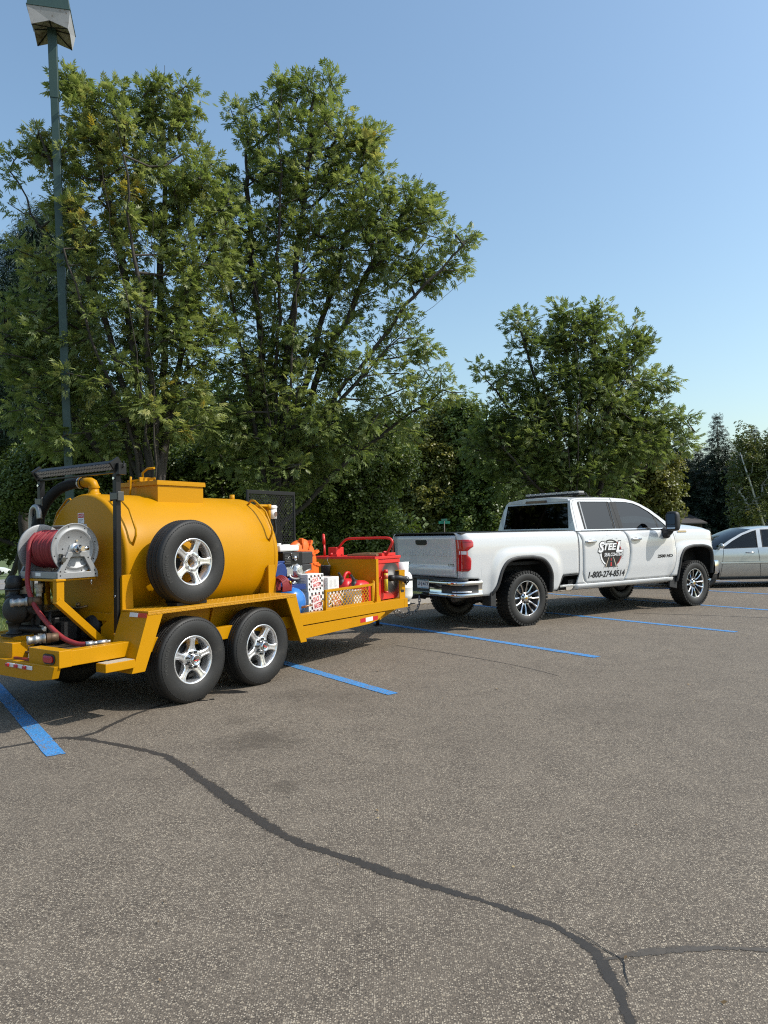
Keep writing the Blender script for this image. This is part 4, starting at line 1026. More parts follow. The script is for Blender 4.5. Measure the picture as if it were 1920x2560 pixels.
# frame
for s in (-1, 1):
    m = MB(); m.box(-1.66, 3.22, *sy(s, .80, .90), .50, .622); part(tr, 'deck_rail', m, YEL, .004)
    m = MB(); m.prism([(1.05, .345), (2.42, .372), (2.62, .40), (2.78, .47), (2.78, .489), (1.05, .489)], lambda a, b: (a, s * .80, b), (0, s * .088, 0)); lr = part(tr, 'lower_rail', m, YEL, .004)
    for k, (x, mt) in enumerate(((2.245, REFR), (2.355, REFW), (2.505, REFR))):
        m = MB(); w = .11 if k == 0 else (.15 if k == 1 else .11)
        m.prism([(x, .405), (x + w, .408), (x + w, .458), (x, .455)], lambda a, b: (a, s * .8885, b), (0, s * .0015, 0)); part(lr, 'reflector_tape', m, mt)
    m = MB(); m.box(-1.0, 1.04, *sy(s, .60, .72), .36, .50); part(tr, 'axle_beam', m, YEL, .004)
m = MB(); m.box(-1.55, 3.2, -.80, .80, .545, .560); part(tr, 'deck', m, mat('worn_deck_steel', (.12, .085, .05), .7, .3, .3, 9, .3, 40))
m = MB(); m.box(3.22, 3.30, -.90, .90, .50, .622); part(tr, 'front_beam', m, YEL, .004)
for s in (-1, 1):
    m = MB(); m.bar((2.70, s * .80, .45), (4.30, s * .08, .46), .10, .13); part(tr, 'tongue_beam', m, YEL, .004)
m = MB(); m.prism([(4.22, .44), (4.72, .455), (4.76, .50), (4.70, .56), (4.55, .56), (4.30, .55)], lambda a, b: (a, -.045, b), (0, .09, 0)); m.cyl((4.66, 0, .50), (4.66, 0, .57), .05, 14); m.box(4.45, 4.55, -.06, .06, .56, .60); part(tr, 'coupler', m, BLACKP, .006)
m = MB(); m.cyl((4.05, .14, .25), (4.05, .14, .95), .035, 14); m.cyl((4.05, .14, .12), (4.05, .14, .26), .028, 12); m.cyl((4.05, .14, .10), (4.05, .14, .12), .07, 14); m.tube([(4.05, .14, .93), (4.05, .20, .93), (4.05, .20, .86)], .01, 8); part(tr, 'tongue_jack', m, BLACKP)
# rear end
RX = -1.66
m = MB(); m.prism([(-.62, .36), (-.86, .395), (-.90, .495), (.90, .495), (.86, .395), (.62, .36)], lambda a, b: (RX - .055, a * 1.0, b + .02), (.06, 0, 0)); rb = part(tr, 'rear_beam', m, YEL, .004)
for s in (-1, 1):
    m = MB(); m.box(RX - .018, RX + .09, *sy(s, .47, .905), .497, .632); bx = part(tr, 'lamp_box', m, YEL, .005)
    m = MB(); m.prism([(a, b) for a, b in rrect(.685, .855, .522, .602, .038, 5)], lambda a, b: (RX - .019, s * a, b), (-.006, 0, 0)); g = part(bx, 'lamp_grommet', m, PLASTIC)
    m = MB(); m.prism([(a, b) for a, b in rrect(.702, .838, .535, .589, .026, 5)], lambda a, b: (RX - .0255, s * a, b), (-.010, 0, 0)); part(bx, 'tail_lamp', m, REDLENS, .004)
m = MB(); m.box(RX + .0, RX + .14, -.18, .465, .50, .64); m.box(RX + .14, RX + .35, .05, .45, .56, .66); part(tr, 'pump_mount', m, YEL, .005)
for k in range(3):
    y = -.22 - k * .13
    m = MB(); m.box(RX - .068, RX - .056, y - .115, y, .465, .497); mk = part(rb, 'marker_base', m, REFW, .004)
    m = MB(); m.box(RX - .084, RX - .068, y - .045, y - .002, .467, .495); part(rb, 'marker_lens', m, REDLENS, .004)
m = MB(); m.box(RX + .005, RX + .03, -.46, -.19, .50, .53); part(rb, 'hinge_plate', m, mat('dark_red_tape', (.25, .02, .02), .5))
# fenders
for s in (-1, 1):
    m = MB(); rows = [(-.955, .845), (-.948, .872)]
    m.box(-.95, .925, *sy(s, .66, 1.035), .858, .874); m.box(-.95, .925, *sy(s, 1.015, 1.0352), .838, .8575)
    fd = part(tr, 'fender', m, YPLATE, .003)
    m = MB(); nn = 0
    for i in range(46):
        for j in range(9):
            x = -.93 + i * .0405; y = .675 + j * .040; a = .7 if (i + j) % 2 else -.7
            if -.62 < x < -.05 and y < .96 and s < 0: continue
            c, d = cos(a) * .014, sin(a) * .014; e, f_ = -sin(a) * .004, cos(a) * .004
            m.add([(x - c, s * (y - d), .8742), (x + e, s * (y + f_), .8742), (x + c, s * (y + d), .8742), (x - e, s * (y - f_), .8742), (x, s * y, .8775)], [(0, 1, 4), (1, 2, 4), (2, 3, 4), (3, 0, 4)])
    part(fd, 'tread_pattern', m, YPLATE, kind='stuff')
    m = MB()
    for k in range(70): m.obox((-.935 + k * .0265, s * 1.0358, .848), .010, .0012, .0042, Matrix.Rotation(.6 if k % 2 else -.6, 3, 'Y'))
    part(fd, 'edge_pattern', m, YPLATE, kind='stuff')
    # sloping legs front and rear
    m = MB(); m.prism([(-.95, .857), (-.79, .857), (-.985, .372), (-1.115, .372)], lambda a, b: (a, s * 1.015, b), (0, s * .018, 0)); m.prism([(-.95, .857), (-.935, .857), (-1.10, .372), (-1.115, .372)], lambda a, b: (a, s * .66, b), (0, s * .355, 0)); part(fd, 'fender_leg', m, YEL, .003)
    m = MB(); m.prism([(.765, .857), (.925, .857), (1.085, .345), (.99, .345)], lambda a, b: (a, s * 1.015, b), (0, s * .018, 0)); m.prism([(.91, .857), (.925, .857), (1.085, .345), (1.07, .345)], lambda a, b: (a, s * .66, b), (0, s * .355, 0)); part(fd, 'fender_leg', m, YEL, .003)
    m = MB(); m.box(-.93, .90, *sy(s, .655, .662), .50, .858); m.bar((.03, s * .67, .56), (.10, s * .69, .85), .02, .015, (0, 1, 0)); part(fd, 'fender_back', m, YEL)
    m = MB(); m.box(-1.36, -1.082, *sy(s, .902, 1.034), .42, .49); st = part(tr, 'step', m, YEL, .004)
    m = MB(); m.box(-1.35, -1.09, *sy(s, .91, 1.026), .4905, .4925); part(st, 'step_tread', m, mat('bare_step_plate', (.50, .47, .40), .5, .3, .2, 30, .4, 80))
    m = MB(); m.prism([(-.958, .820), (-.950, .856), (-.9485, .856), (-.9565, .820)], lambda a, b: (a - .010, s * .80, b), (0, s * .115, 0)); part(fd, 'reflector_tape', m, REFW)
    m = MB(); m.prism([(-.958, .820), (-.950, .856), (-.9485, .856), (-.9565, .820)], lambda a, b: (a - .010, s * .915, b), (0, s * .115, 0)); part(fd, 'reflector_tape', m, REFR)
# axles and wheels
m = MB(); m.cyl((-.44, -.8, .36), (-.44, .8, .36), .045, 14); m.cyl((.44, -.8, .36), (.44, .8, .36), .045, 14); part(tr, 'axles', m, DARK, kind='stuff')
tw0 = trailer_wheel(tr)
for i, (x, s) in enumerate(((-.44, -1), (.44, -1), (-.44, 1), (.44, 1))):
    w = tw0 if i == 0 else copy_tree(tw0, tr)
    w.location = (x, s * .905, .383); w.rotation_euler = (0, (0.0, .5, .9, .2)[i], 0 if s < 0 else pi)
# tank
kn = .035
prof = [(0, -.885)] + [(TKR - kn, -.885)] + [(TKR - kn + kn * sin(t), -.885 + kn - kn * cos(t)) for t in (pi / 8, pi / 4, 3 * pi / 8, pi / 2)]
prof += [(TKR, x) for x in (-.6, -.2, .2, .6)] + [(TKR, 1.0)] + [(TKR - .006, 1.004), (TKR - .006, 1.012), (TKR, 1.016)] + [(TKR - .10 + .10 * cos(t), 1.03 + .09 * sin(t)) for t in (0, pi / 8, pi / 4, 3 * pi / 8)] + [(TKR - .16, 1.135), (.3, 1.165), (0, 1.175)]
m = MB(); m.lathe(prof, (0, 0, TKZ), (1, 0, 0), 96)
# crisp shading at the flat rear end
tank = part(tr, 'tank', m, YEL)
mod = tank.modifiers.new('split', 'EDGE_SPLIT'); mod.split_angle = radians(60)
# hatch box on top
m = MB(); m.box(-.27, .31, -.30, .30, 1.80, 2.035); hb = part(tank, 'hatch_box', m, YEL, .004)
m = MB(); m.box(-.285, .325, -.315, .315, 2.037, 2.066); m.box(-.287, .327, -.317, -.3135, 2.02, 2.05); m.box(-.288, -.2845, -.317, .317, 2.02, 2.05); part(tank, 'hatch_lid', m, YEL, .004)
m = MB(); m.tube([(-.30, .10, 1.93), (-.315, .08, 1.90), (-.318, .07, 2.0), (-.315, .07, 2.08), (-.31, .07, 2.12)], .011, 8); m.tube([(-.22, .0, 2.06), (-.22, .0, 2.16), (-.20, -.05, 2.20), (-.20, -.16, 2.20)], .012, 8); m.box(-.30, -.14, -.06, -.045, 2.066, 2.11); m.bar((-.31, .12, 2.075), (-.16, -.12, 2.10), .02, .02); part(tank, 'hatch_latch', m, YEL)
m = MB(); m.cyl((1.0, 0, TKZ + TKR - .03), (1.0, 0, TKZ + TKR + .05), .03, 12); part(tank, 'vent_cap', m, YEL)
# bent-rod lifting lugs
def rod(x, s):
    R2 = TKR + .085; P = lambda r, a: (x, s * r * cos(radians(a)), TKZ + r * sin(radians(a)))
    return MB().tube([P(TKR - .01, 62), P(R2 - .02, 60), P(R2 + .003, 56), P(R2 + .022, 40), P(R2 + .003, 24), P(R2 - .02, 20), P(TKR - .01, 14)], .011, 8)
for x in (-.80, .95):
    for s in (-1, 1): part(tank, 'lifting_rod', rod(x, s), YEL)
# weld seams and pads
for s in (-1, 1):
    for x in (-.90, .93):
        m = MB(); m.prism([(x - .05, .56), (x + .08, .56), (x + .06, 1.175), (x - .035, 1.175)], lambda a, b: (a, s * .655, b), (0, s * .016, 0)); m.prism([(.35, .56), (.672, .56), (.672, 1.17), (.655, 1.17), (.50, .80), (.35, .70)], lambda a, b: (x - .045, s * a, b), (.016, 0, 0)); part(tr, 'tank_saddle', m, YEL, .002)
m = MB(); m.box(-.92, -.87, -.56, .06, .755, .825); part(tr, 'cross_tie', m, YEL, .003)
# warning placards on the rear head of the tank
def placard(y0, y1, z0, z1, head, mthead, nm, txt=None):
    X = -.8865
    m = MB(); m.box(X - .0012, X, min(y0, y1), max(y0, y1), z0, z1); p = part(tank, nm, m, DECALW)
    m = MB(); zt = z1 - .006; m.box(X - .0024, X - .0014, min(y0, y1) + .006, max(y0, y1) - .006, zt - head, zt); part(p if False else tank, nm + '_header', m, mthead)
    m = MB(); yl = max(y0, y1) - .012; w = abs(y1 - y0) - .024
    if txt: text(m, txt, lambda a, b: (X - .003, yl - a, zt - head * .78 + b), w, head * .56)
    part(tank, nm + '_title', m, DECALW, kind='stuff') if txt else None
    m = MB(); n = max(2, int((z1 - z0 - head) / .014))
    for k in range(n - 1):
        z = zt - head - .012 - k * .013
        if z - .006 < z0 + .003: break
        text(m, ('KEEP AWAY FROM', 'OPEN MANHOLE', 'AND PUMP')[k % 3], lambda a, b: (X - .0026, yl - a, z - .007 + b), w * (1, .8, .55)[k % 3], .0072)
    part(tank, nm + '_print', m, INK, kind='stuff')
placard(.085, -.015, 1.645, 1.745, .040, REDINK, 'danger_sign', 'DANGER')
placard(.53, .29, 1.545, 1.635, .030, mat('brown_label', (.16, .08, .05), .6), 'tank_label')
placard(.12, -.055, 1.535, 1.640, .045, mat('blue_label', (.08, .10, .22), .6), 'tank_label')
# elbow and big suction hose
m = MB(); m.lathe([(.062, -.03), (.062, .012), (.050, .014), (.046, .05)], (-.76, .02, TKZ + TKR), (0, 0, 1), 20)
m.tube([(-.76, .02, 1.95), (-.76, .02, 2.00), (-.765, .032, 2.025), (-.775, .052, 2.038), (-.785, .08, 2.04), (-.80, .13, 2.04)], [.046, .047, .05, .05, .048, .046], 16); m.lathe([(.055, 0), (.055, .018)], (-.80, .125, 2.04), (-.1, 1, 0), 20); m.lathe([(.054, 0), (.054, .016)], (-.76, .02, 1.985), (0, 0, 1), 20)
part(tank, 'elbow_pipe', m, YEL)
HP = spl([(-.79, .13, 2.04), (-.83, .26, 2.035), (-.88, .42, 1.985), (-.93, .56, 1.86), (-.97, .64, 1.66), (-1.02, .64, 1.40), (-1.12, .55, 1.22), (-1.25, .42, 1.12), (-1.36, .30, 1.11)], 6)
m = MB(); m.tube(HP, [.050 + (.0028 if i % 2 else 0) for i in range(len(HP))], 14); sh = solo('suction_hose', m, mat('black_hose', (.009, .009, .0095), .6, 0, .2, 20, spec=.25), 'thick black suction hose arching from the tank elbow down to the pump', 'hose', TR, (-1.36, .30, 1.0))
m = MB(); m.lathe([(.0545, 0), (.0545, .02)], (-.80, .16, 2.04), (-.15, 1, -.02), 20); part(sh, 'hose_clamp', m, STEEL)
m = MB(); m.tube(spl([(-1.0, .70, .9), (-1.0, .70, 1.55), (-1.0, .69, 1.76), (-1.0, .64, 1.82), (-1.0, .57, 1.80), (-1.0, .55, 1.7)], 5), .026, 12); part(tr, 'exhaust_pipe', m, mat('dull_steel_pipe', (.30, .30, .30), .4, .9))
# reel stand
m = MB(); m.box(-1.43, -1.36, -.46, -.40, .96, 1.165); m.box(-1.44, -1.35, -.47, .06, 1.145, 1.163); m.box(-1.43, -1.05, -.44, -.38, 1.146, 1.162); m.box(-1.43, -1.05, .0, .05, 1.146, 1.162); part(tr, 'reel_stand', m, YEL, .004)
m = MB(); m.bar((-1.42, -.44, .985), (-.985, -.44, .575), .06, .062); part(tr, 'stand_brace', m, YEL, .004)
m = MB()
for (x, y) in ((-1.37, -.42), (-1.08, -.42), (-1.08, .02)): m.cyl((x, y, 1.11), (x, y, 1.146), .011, 6); m.cyl((x, y, 1.095), (x, y, 1.11), .006, 6)
part(tr, 'mounting_bolts', m, STEEL, kind='stuff')

# ------------------------------------------------------------------ hose reel
hr = thing('hose_reel', 'grey steel hose reel wound with red hose behind the tank', 'hose reel', TR, (-1.24, -.16, 1.165))
AX, AZ = -1.235, 1.417; YN, YF = -.42, .10
flange = [(.030, 0), (.155, .0), (.163, -.010), (.172, -.011), (.180, -.002), (.212, -.004), (.219, -.012), (.222, -.008), (.222, 0), (.212, .004), (.18, .004), (.0, .006)]
for s, y in ((1, YN), (-1, YF)):
    m = MB(); m.lathe([(r, s * h) for r, h in flange], (AX, y, AZ), (0, 1, 0), 64); fl = part(hr, 'flange', m, GREYP)
    m = MB()
    for k in range(8):
        t = 2 * pi * k / 8 + .3; m.cyl((AX + .198 * cos(t), y - s * .0055, AZ + .198 * sin(t)), (AX + .198 * cos(t), y - s * .0035, AZ + .198 * sin(t)), .006, 8)
    for k in range(6):
        t = 2 * pi * k / 6; m.cyl((AX + .115 * cos(t), y - s * .003, AZ + .115 * sin(t)), (AX + .115 * cos(t), y - s * .0012, AZ + .115 * sin(t)), .006, 8)
    part(fl, 'bolt_holes', m, INK, kind='stuff')
    m = MB()
    for k in range(3):
        t = 2 * pi * k / 3 + 1.4; m.cyl((AX + .07 * cos(t), y - s * .012, AZ + .07 * sin(t)), (AX + .07 * cos(t), y, AZ + .07 * sin(t)), .009, 6)
    part(fl, 'bolts', m, CHROME, kind='stuff')
    m = MB(); m.lathe([(0, -.02), (.028, -.02), (.034, -.014), (.046, -.012), (.05, .0)], (AX, y - s * .004, AZ), (0, s, 0), 24); m.prism([(-.075, -.03), (-.02, -.045), (.02, .045), (-.05, .035)], lambda a, b: (AX + a, y - s * .006, AZ + b), (0, -s * .006, 0)); part(hr, 'bearing', m, STEEL)
    # A-shaped end stand with an open window
    X0, X1, Z0, ZB = AX - .185, AX + .195, 1.166, AZ - .025
    outer = [(X0, Z0), (X1, Z0), (X1, Z0 + .045), (AX + .085, ZB), (AX - .085, ZB), (X0, Z0 + .045)]
    hole = [(AX - .125, Z0 + .05), (AX + .125, Z0 + .05), (AX + .118, Z0 + .075), (AX + .062, ZB - .045), (AX - .062, ZB - .045), (AX - .118, Z0 + .075)]
    yo = y - s * .040; m = MB(); n = len(outer); h = len(hole)
    m.sheet([outer, hole], lambda a, b: (a, yo, b)); m.sheet([outer, hole], lambda a, b: (a, yo + s * .022, b))
    m.add([(a, yo, b) for a, b in outer] + [(a, yo + s * .022, b) for a, b in outer], [(i, (i + 1) % n, n + (i + 1) % n, n + i) for i in range(n)])
    m.add([(a, yo, b) for a, b in hole] + [(a, yo + s * .022, b) for a, b in hole], [(i, (i + 1) % h, h + (i + 1) % h, h + i) for i in range(h)])
    es = part(hr, 'end_stand', m, GREYP, .004)
    m = MB()
    for (a, b) in ((X0 + .025, Z0 + .025), (X1 - .025, Z0 + .025), (AX - .16, Z0 + .06), (AX + .16, Z0 + .06), (AX - .10, AZ - .08), (AX + .10, AZ - .08)): m.cyl((a, yo - s * .0015, b), (a, yo, b), .007, 8)
    part(es, 'stand_holes', m, INK, kind='stuff')
m = MB(); m.box(X0, X0 + .03, YN - .03, YF + .03, 1.166, 1.225); m.box(X0, X1, YN - .03, YF + .03, 1.166, 1.172); m.box(X1 - .03, X1, YN - .03, YF + .03, 1.166, 1.21); bs = part(hr, 'base', m, GREYP, .004)
m = MB(); m.box(X0 - .0015, X0 - .0003, -.20, -.12, 1.185, 1.215); part(hr, 'maker_label', m, DECALW)
m = MB(); m.cyl((AX, YN - .10, AZ), (AX, YF + .06, AZ), .018, 14); m.cyl((AX, YN - .125, AZ), (AX, YN - .075, AZ), .024, 8); m.cyl((AX + .0, YN - .105, AZ - .0), (AX + .055, YN - .115, AZ + .005), .019, 12); m.lathe([(.03, 0), (.04, .01), (.04, .03), (.03, .04)], (AX, YN - .07, AZ), (0, 1, 0), 18); part(hr, 'inlet_swivel', m, CHROME)
m = MB(); m.cyl((AX - .13, YN - .015, AZ - .09), (AX - .13, YN - .045, AZ - .09), .022, 10); m.cyl((AX - .14, YN - .03, AZ - .13), (AX - .12, YN - .03, AZ - .05), .012, 8); m.cyl((AX - .16, YN - .025, AZ - .10), (AX - .10, YN - .03, AZ - .11), .010, 8); m.box(AX - .155, AX - .125, YN - .02, YN - .008, AZ - .17, AZ - .04); part(hr, 'pin_lock', m, LUGM)
pf = []; nw = 11; wid = (YF - YN - .02) / nw
for k in range(nw):
    for t in (0.02, .15, .32, .5, .68, .85, .98):
        pf.append((.136 + .030 * sin(pi * t) + (.0 if k % 3 else .006), YN + .012 + (k + t) * wid))
m = MB(); m.lathe(pf, (AX, 0, AZ), (.0, 1, .0), 56); part(hr, 'wound_hose', m, REDHOSE)
hp = spl([(AX - .10, .02, AZ + .135), (AX - .155, .015, AZ + .07), (AX - .178, .0, AZ - .02), (AX - .195, -.02, AZ - .14), (AX - .215, -.04, AZ - .26), (AX - .225, -.09, AZ - .37), (AX - .22, -.17, AZ - .49), (AX - .20, -.28, AZ - .60), (AX - .18, -.40, AZ - .69), (AX - .16, -.53, AZ - .755), (AX - .13, -.66, AZ - .787), (AX - .10, -.74, AZ - .788)], 6)
m = MB(); m.tube(hp, .0205, 12); ho = part(hr, 'loose_hose', m, REDHOSE)
e = Vector(hp[-1]); d = Vector((.55, -.20, .02)).normalized()
m = MB(); m.cyl(e - d * .01, e + d * .05, .024, 10); m.cyl(e + d * .05, e + d * .085, .017, 10); m.cyl(e + d * .085, e + d * .16, .021, 6); m.cyl(e + d * .16, e + d * .19, .012, 8); part(hr, 'hose_fitting', m, STEEL)

# ------------------------------------------------------------------ pump and its fittings
pu = thing('diaphragm_pump', 'black cast iron double diaphragm pump on the trailer rear', 'pump', TR, (-1.42, .20, .66))
CAST = mat('black_cast_iron', (.010, .010, .011), .55, 0, .3, 14, .3, 60)
PX, PY = -1.44, .125
m = MB(); m.lathe([(0, -.115), (.08, -.11), (.11, -.085), (.118, -.06), (.128, -.055), (.128, -.028), (.10, -.022), (.06, -.018), (.06, .018), (.10, .022), (.128, .028), (.128, .055), (.118, .06), (.11, .085), (.08, .11), (0, .115)], (PX, PY - .02, .895), (1, .3, 0), 28); part(pu, 'chamber', m, CAST)
m = MB(); m.lathe([(.04, .0), (.068, .0), (.068, .016), (.045, .022), (.045, .07), (.066, .085), (.072, .12), (.06, .165), (.04, .185), (0, .19)], (PX - .02, PY + .03, 1.0), (0, 0, 1), 22); m.lathe([(.045, 0), (.072, 0), (.072, .014), (.045, .016)], (PX - .02, PY + .03, 1.06), (0, 0, 1), 22); part(pu, 'outlet_manifold', m, CAST)
m = MB(); m.lathe([(0, 0), (.070, 0), (.070, .018), (.048, .026), (.054, .09), (.070, .10), (.070, .12), (.04, .125)], (PX - .02, PY + .03, .672), (0, 0, 1), 22); m.box(PX - .10, PX + .08, PY - .06, PY + .11, .656, .672); part(pu, 'inlet_manifold', m, CAST)
m = MB(); m.tube(spl([(PX, PY + .02, .72), (PX + .08, PY - .06, .71), (PX + .16, PY - .2, .70)], 4), .035, 12); m.cyl((PX + .02, PY - .02, .90), (PX + .05, PY - .20, .90), .05, 14); part(pu, 'cross_pipe', m, CAST)
def camlock(p, d, nm, label):
    p = Vector(p); d = Vector(d).normalized(); m = MB()
    m.lathe([(.0, .14), (.022, .14), (.022, .0)], p, d, 18)
    t = thing(nm, label, 'coupling', TR, tuple(p))
    m = MB(); m.lathe([(.024, .0), (.034, 0), (.038, .006), (.038, .022), (.030, .030), (.030, .052), (.037, .060), (.037, .075), (.032, .08), (.032, .12), (.040, .122), (.040, .14)], p, d, 24); m.lathe([(.024, 0), (.024, .10), (0, .10)], p, d, 18)
    part(t, 'coupling_body', m, mat('camlock_aluminium', (.42, .42, .41), .42, .85, .2, 30, dirt=((.22, .16, .10), 18, .58)))
    m = MB(); m.cyl(p + d * .14, p + d * .24, .036, 16); m.lathe([(.044, .0), (.044, .03)], p + d * .15, d, 6); part(t, 'pipe_nipple', m, mat('rusty_brass', (.12, .075, .045), .55, .5, .3, 20))
    return t
camlock((-1.58, -.01, .960), (.55, -.50, .05), 'camlock_coupling', 'silver camlock coupling sticking out of the pump below the hose reel')
camlock((-1.64, -.37, .672), (.65, -.30, .04), 'camlock_coupling', 'silver camlock coupling lying just above the trailer rear beam')
m = MB(); m.cyl((-1.34, -.03, 1.03), (-1.34, -.03, 1.10), .028, 14); m.lathe([(.031, 0), (.034, .004), (.034, .03), (.028, .034)], (-1.34, -.03, 1.08), (0, 0, 1), 14); m.cyl((-1.34, -.03, .99), (-1.34, -.03, 1.03), .022, 12); solo('air_silencer', m, mat('ivory_plastic', (.55, .53, .48), .5, 0, .12, 20), 'small ivory canister behind the hanging red hose', 'canister', TR, (-1.34, -.03, .99))
# engine block / battery box under the reel
eb = thing('power_unit', 'black engine housing on the trailer deck under the hose reel', 'engine', TR, (-1.12, .15, .56))
m = MB(); m.box(-1.30, -.95, -.06, .52, .565, .80); m.box(-1.27, -.98, 0, .46, .80, .855); part(eb, 'housing', m, BLACKP, .012)
m = MB(); m.box(-1.31, -.94, -.07, .53, .855, .872); part(eb, 'lid', m, mat('black_steel_lid', (.03, .03, .03), .25, .3), .004)
m = MB(); m.sphere((-1.02, -.12, .90), .022); m.cyl((-1.02, -.12, .84), (-1.02, -.12, .90), .008, 8); m.cyl((-1.05, -.14, .87), (-.99, -.22, .89), .012, 8); part(eb, 'filler_valve', m, mat('aged_brass', (.20, .14, .07), .4, .8))
m = MB(); m.cyl((-1.30, .05, .56), (-1.30, .05, .98), .04, 14); m.box(-1.36, -1.26, .06, .26, .74, .98); m.cyl((-1.28, -.10, .62), (-1.28, -.10, .86), .016, 10); m.lathe([(0, 0), (.09, 0), (.10, .03), (.10, .05), (.04, .06), (0, .06)], (-.95, -.20, .70), (1, .3, 0), 20); m.box(-1.2, -1.05, -.14, -.07, .60, .76); part(eb, 'filters_and_pipes', m, CAST, kind='stuff')
m = MB(); m.tube([(-1.45, -.24, .615), (-1.45, -.24, .66)], .009, 8); m.box(-1.462, -1.438, -.255, -.225, .66, .70); m.tube(spl([(-1.38, -.20, .74), (-1.36, -.10, .745), (-1.33, -.02, .74)], 3), .008, 8); m.cyl((-1.40, -.22, .725), (-1.38, -.16, .73), .014, 8); part(eb, 'valve_handles', m, STEEL, kind='stuff')

# ------------------------------------------------------------------ light mast
lm = thing('light_mast', 'black two post mast with a long LED light bar behind the tank', 'light mast', TR, (-.955, 0, .62))
for y in (-.62, .60):
    m = MB(); m.box(-.98, -.93, y - .025, y + .025, .56, 2.075); po = part(lm, 'post', m, BLACKP, .004)
    m = MB(); m.box(-.99, -.92, y - .05, y + .05, 1.84, 1.90); m.box(-.985, -.925, y - .062, y - .05, 1.83, 1.91); m.box(-.985, -.925, y + .05, y + .062, 1.83, 1.91); part(lm, 'clamp_bracket', m, mat('dark_zinc', (.10, .10, .10), .35, .7), .003)
    m = MB()
    for z in (.66, .99, 2.03): m.cyl((-.992, y, z), (-.978, y, z), .012, 8)
    part(lm, 'post_bolts', m, CHROME, kind='stuff')
Rb = Matrix.Rotation(radians(-35), 3, 'Y'); cb = Vector((-.985, -.01, 2.145))
m = MB(); m.obox(cb, .022, .625, .036, Rb); m.box(-.98, -.93, -.65, .63, 2.078, 2.090)
for y in (-.64, .62): m.obox(cb + Vector((.01, y, 0)), .05, .012, .055, Rb)
for k in range(64): m.obox(cb + Rb @ Vector((.026, -.60 + k * .019, 0)), .006, .0025, .034, Rb)
bar_ = part(lm, 'light_bar', m, BLACKP)
m = MB()
for r in range(2):
    for k in range(58): m.obox(cb + Rb @ Vector((-.0235, -.598 + k * .021, -.0165 + r * .033)), .003, .0088, .0145, Rb @ Matrix.Rotation(.45 if k % 2 else -.45, 3, 'X'))
part(lm, 'led_reflectors', m, mat('led_reflector', (.35, .36, .37), .25, .7, .2, 60), kind='stuff')
m = MB(); m.tube([(-.96, -.66, 2.10), (-.95, -.72, 2.13), (-.93, -.69, 2.18)], .006, 6); m.box(-.99, -.91, -.70, -.655, 2.06, 2.16); part(lm, 'end_bracket', m, BLACKP, .004)

# ------------------------------------------------------------------ spare wheel
spw = thing('spare_wheel', 'spare tyre on an alloy rim strapped upright on the trailer fender', 'wheel', TR, (-.385, -.86, .885))
sw = trailer_wheel(spw, hub=False, rot=.95)
sw.location = (0, 0, 1.268 - .885); sw.rotation_euler = (0, -.3, 0)
m = MB(); m.box(-.56, -.21, -.93, -.79, .876, .905); m.box(-.43, -.34, -.74, -.60, .876, 1.30); part(spw, 'spare_bracket', m, BLACKP, .004)
# ------------------------------------------------------------------ front of the trailer: bulkhead, gate, racks
m = MB(); m.box(2.70, 2.713, -.80, .36, .56, 1.165); m.box(2.70, 2.755, -.815, -.80, .56, 1.165); m.prism([(2.755, .56), (2.83, .56), (2.755, .72)], lambda a, b: (a, -.812, b), (0, .008, 0)); part(tr, 'bulkhead', m, YEL, .003)
def diamond_mesh(m, a0, a1, b0, b1, da, db, fn, w, th):
    """expanded metal: zig-zag strands across a panel"""
    nb = int((b1 - b0) / db); na = int((a1 - a0) / da)
    for j in range(nb + 1):
        for i in range(na * 2):
            s0 = 1 if (i + j) % 2 else 0
            p = (a0 + i * da / 2, b0 + (j + (s0 - .5) * .94) * db); q = (a0 + (i + 1) * da / 2, b0 + (j + (.5 - s0) * .94) * db)
            if not (b0 - db <= p[1] <= b1 + db * .6 and b0 - db <= q[1] <= b1 + db * .6): continue
            p = (p[0], min(max(p[1], b0), b1)); q = (q[0], min(max(q[1], b0), b1))
            A, B = Vector(fn(*p)), Vector(fn(*q)); n_ = Vector(th).normalized()
            m.bar(A, B, .004, w, (0, 0, 1))
gate = MB(); GY = -.872
for a in (((1.59, .625), (2.54, .635)), ((1.59, .842), (2.54, .852))): gate.bar((a[0][0], GY, a[0][1]), (a[1][0], GY, a[1][1]), .03, .03)
gate.bar((1.605, GY, .63), (1.605, GY, .84), .03, .03, (1, 0, 0)); gate.bar((2.525, GY, .63), (2.525, GY, .85), .03, .03, (1, 0, 0))
sg = part(tr, 'side_gate', gate, YEL, .004)
m = MB(); diamond_mesh(m, 1.62, 2.51, .642, .835, .060, .030, lambda a, b: (a, GY + .008, b), .0075, (0, 1, 0)); part(sg, 'expanded_mesh', m, YEL, kind='stuff')
m = MB(); m.cyl((2.565, -.865, .62), (2.565, -.865, .885), .017, 12); m.sphere((2.565, -.865, .885), .018); m.cyl((1.575, -.865, .615), (1.575, -.865, .73), .009, 8); m.cyl((1.575, -.865, .73), (1.535, -.865, .735), .008, 8); part(sg, 'latch_post', m, YEL)
m = MB(); m.prism([(3.19, .61), (3.325, .61), (3.325, .995), (3.19, .995)], lambda a, b: (a, -.845, b), (0, .012, 0)); m.box(3.19, 3.325, -.845, -.70, .985, .997); rk = part(tr, 'bottle_rack', m, YEL, .003)
m = MB(); m.prism(rrect(3.215, 3.295, .87, .905, .016), lambda a, b: (a, -.846, b), (0, -.001, 0)); m.prism(rrect(3.215, 3.295, .70, .735, .016), lambda a, b: (a, -.846, b), (0, -.001, 0)); part(rk, 'rack_slots', m, DARK, kind='stuff')
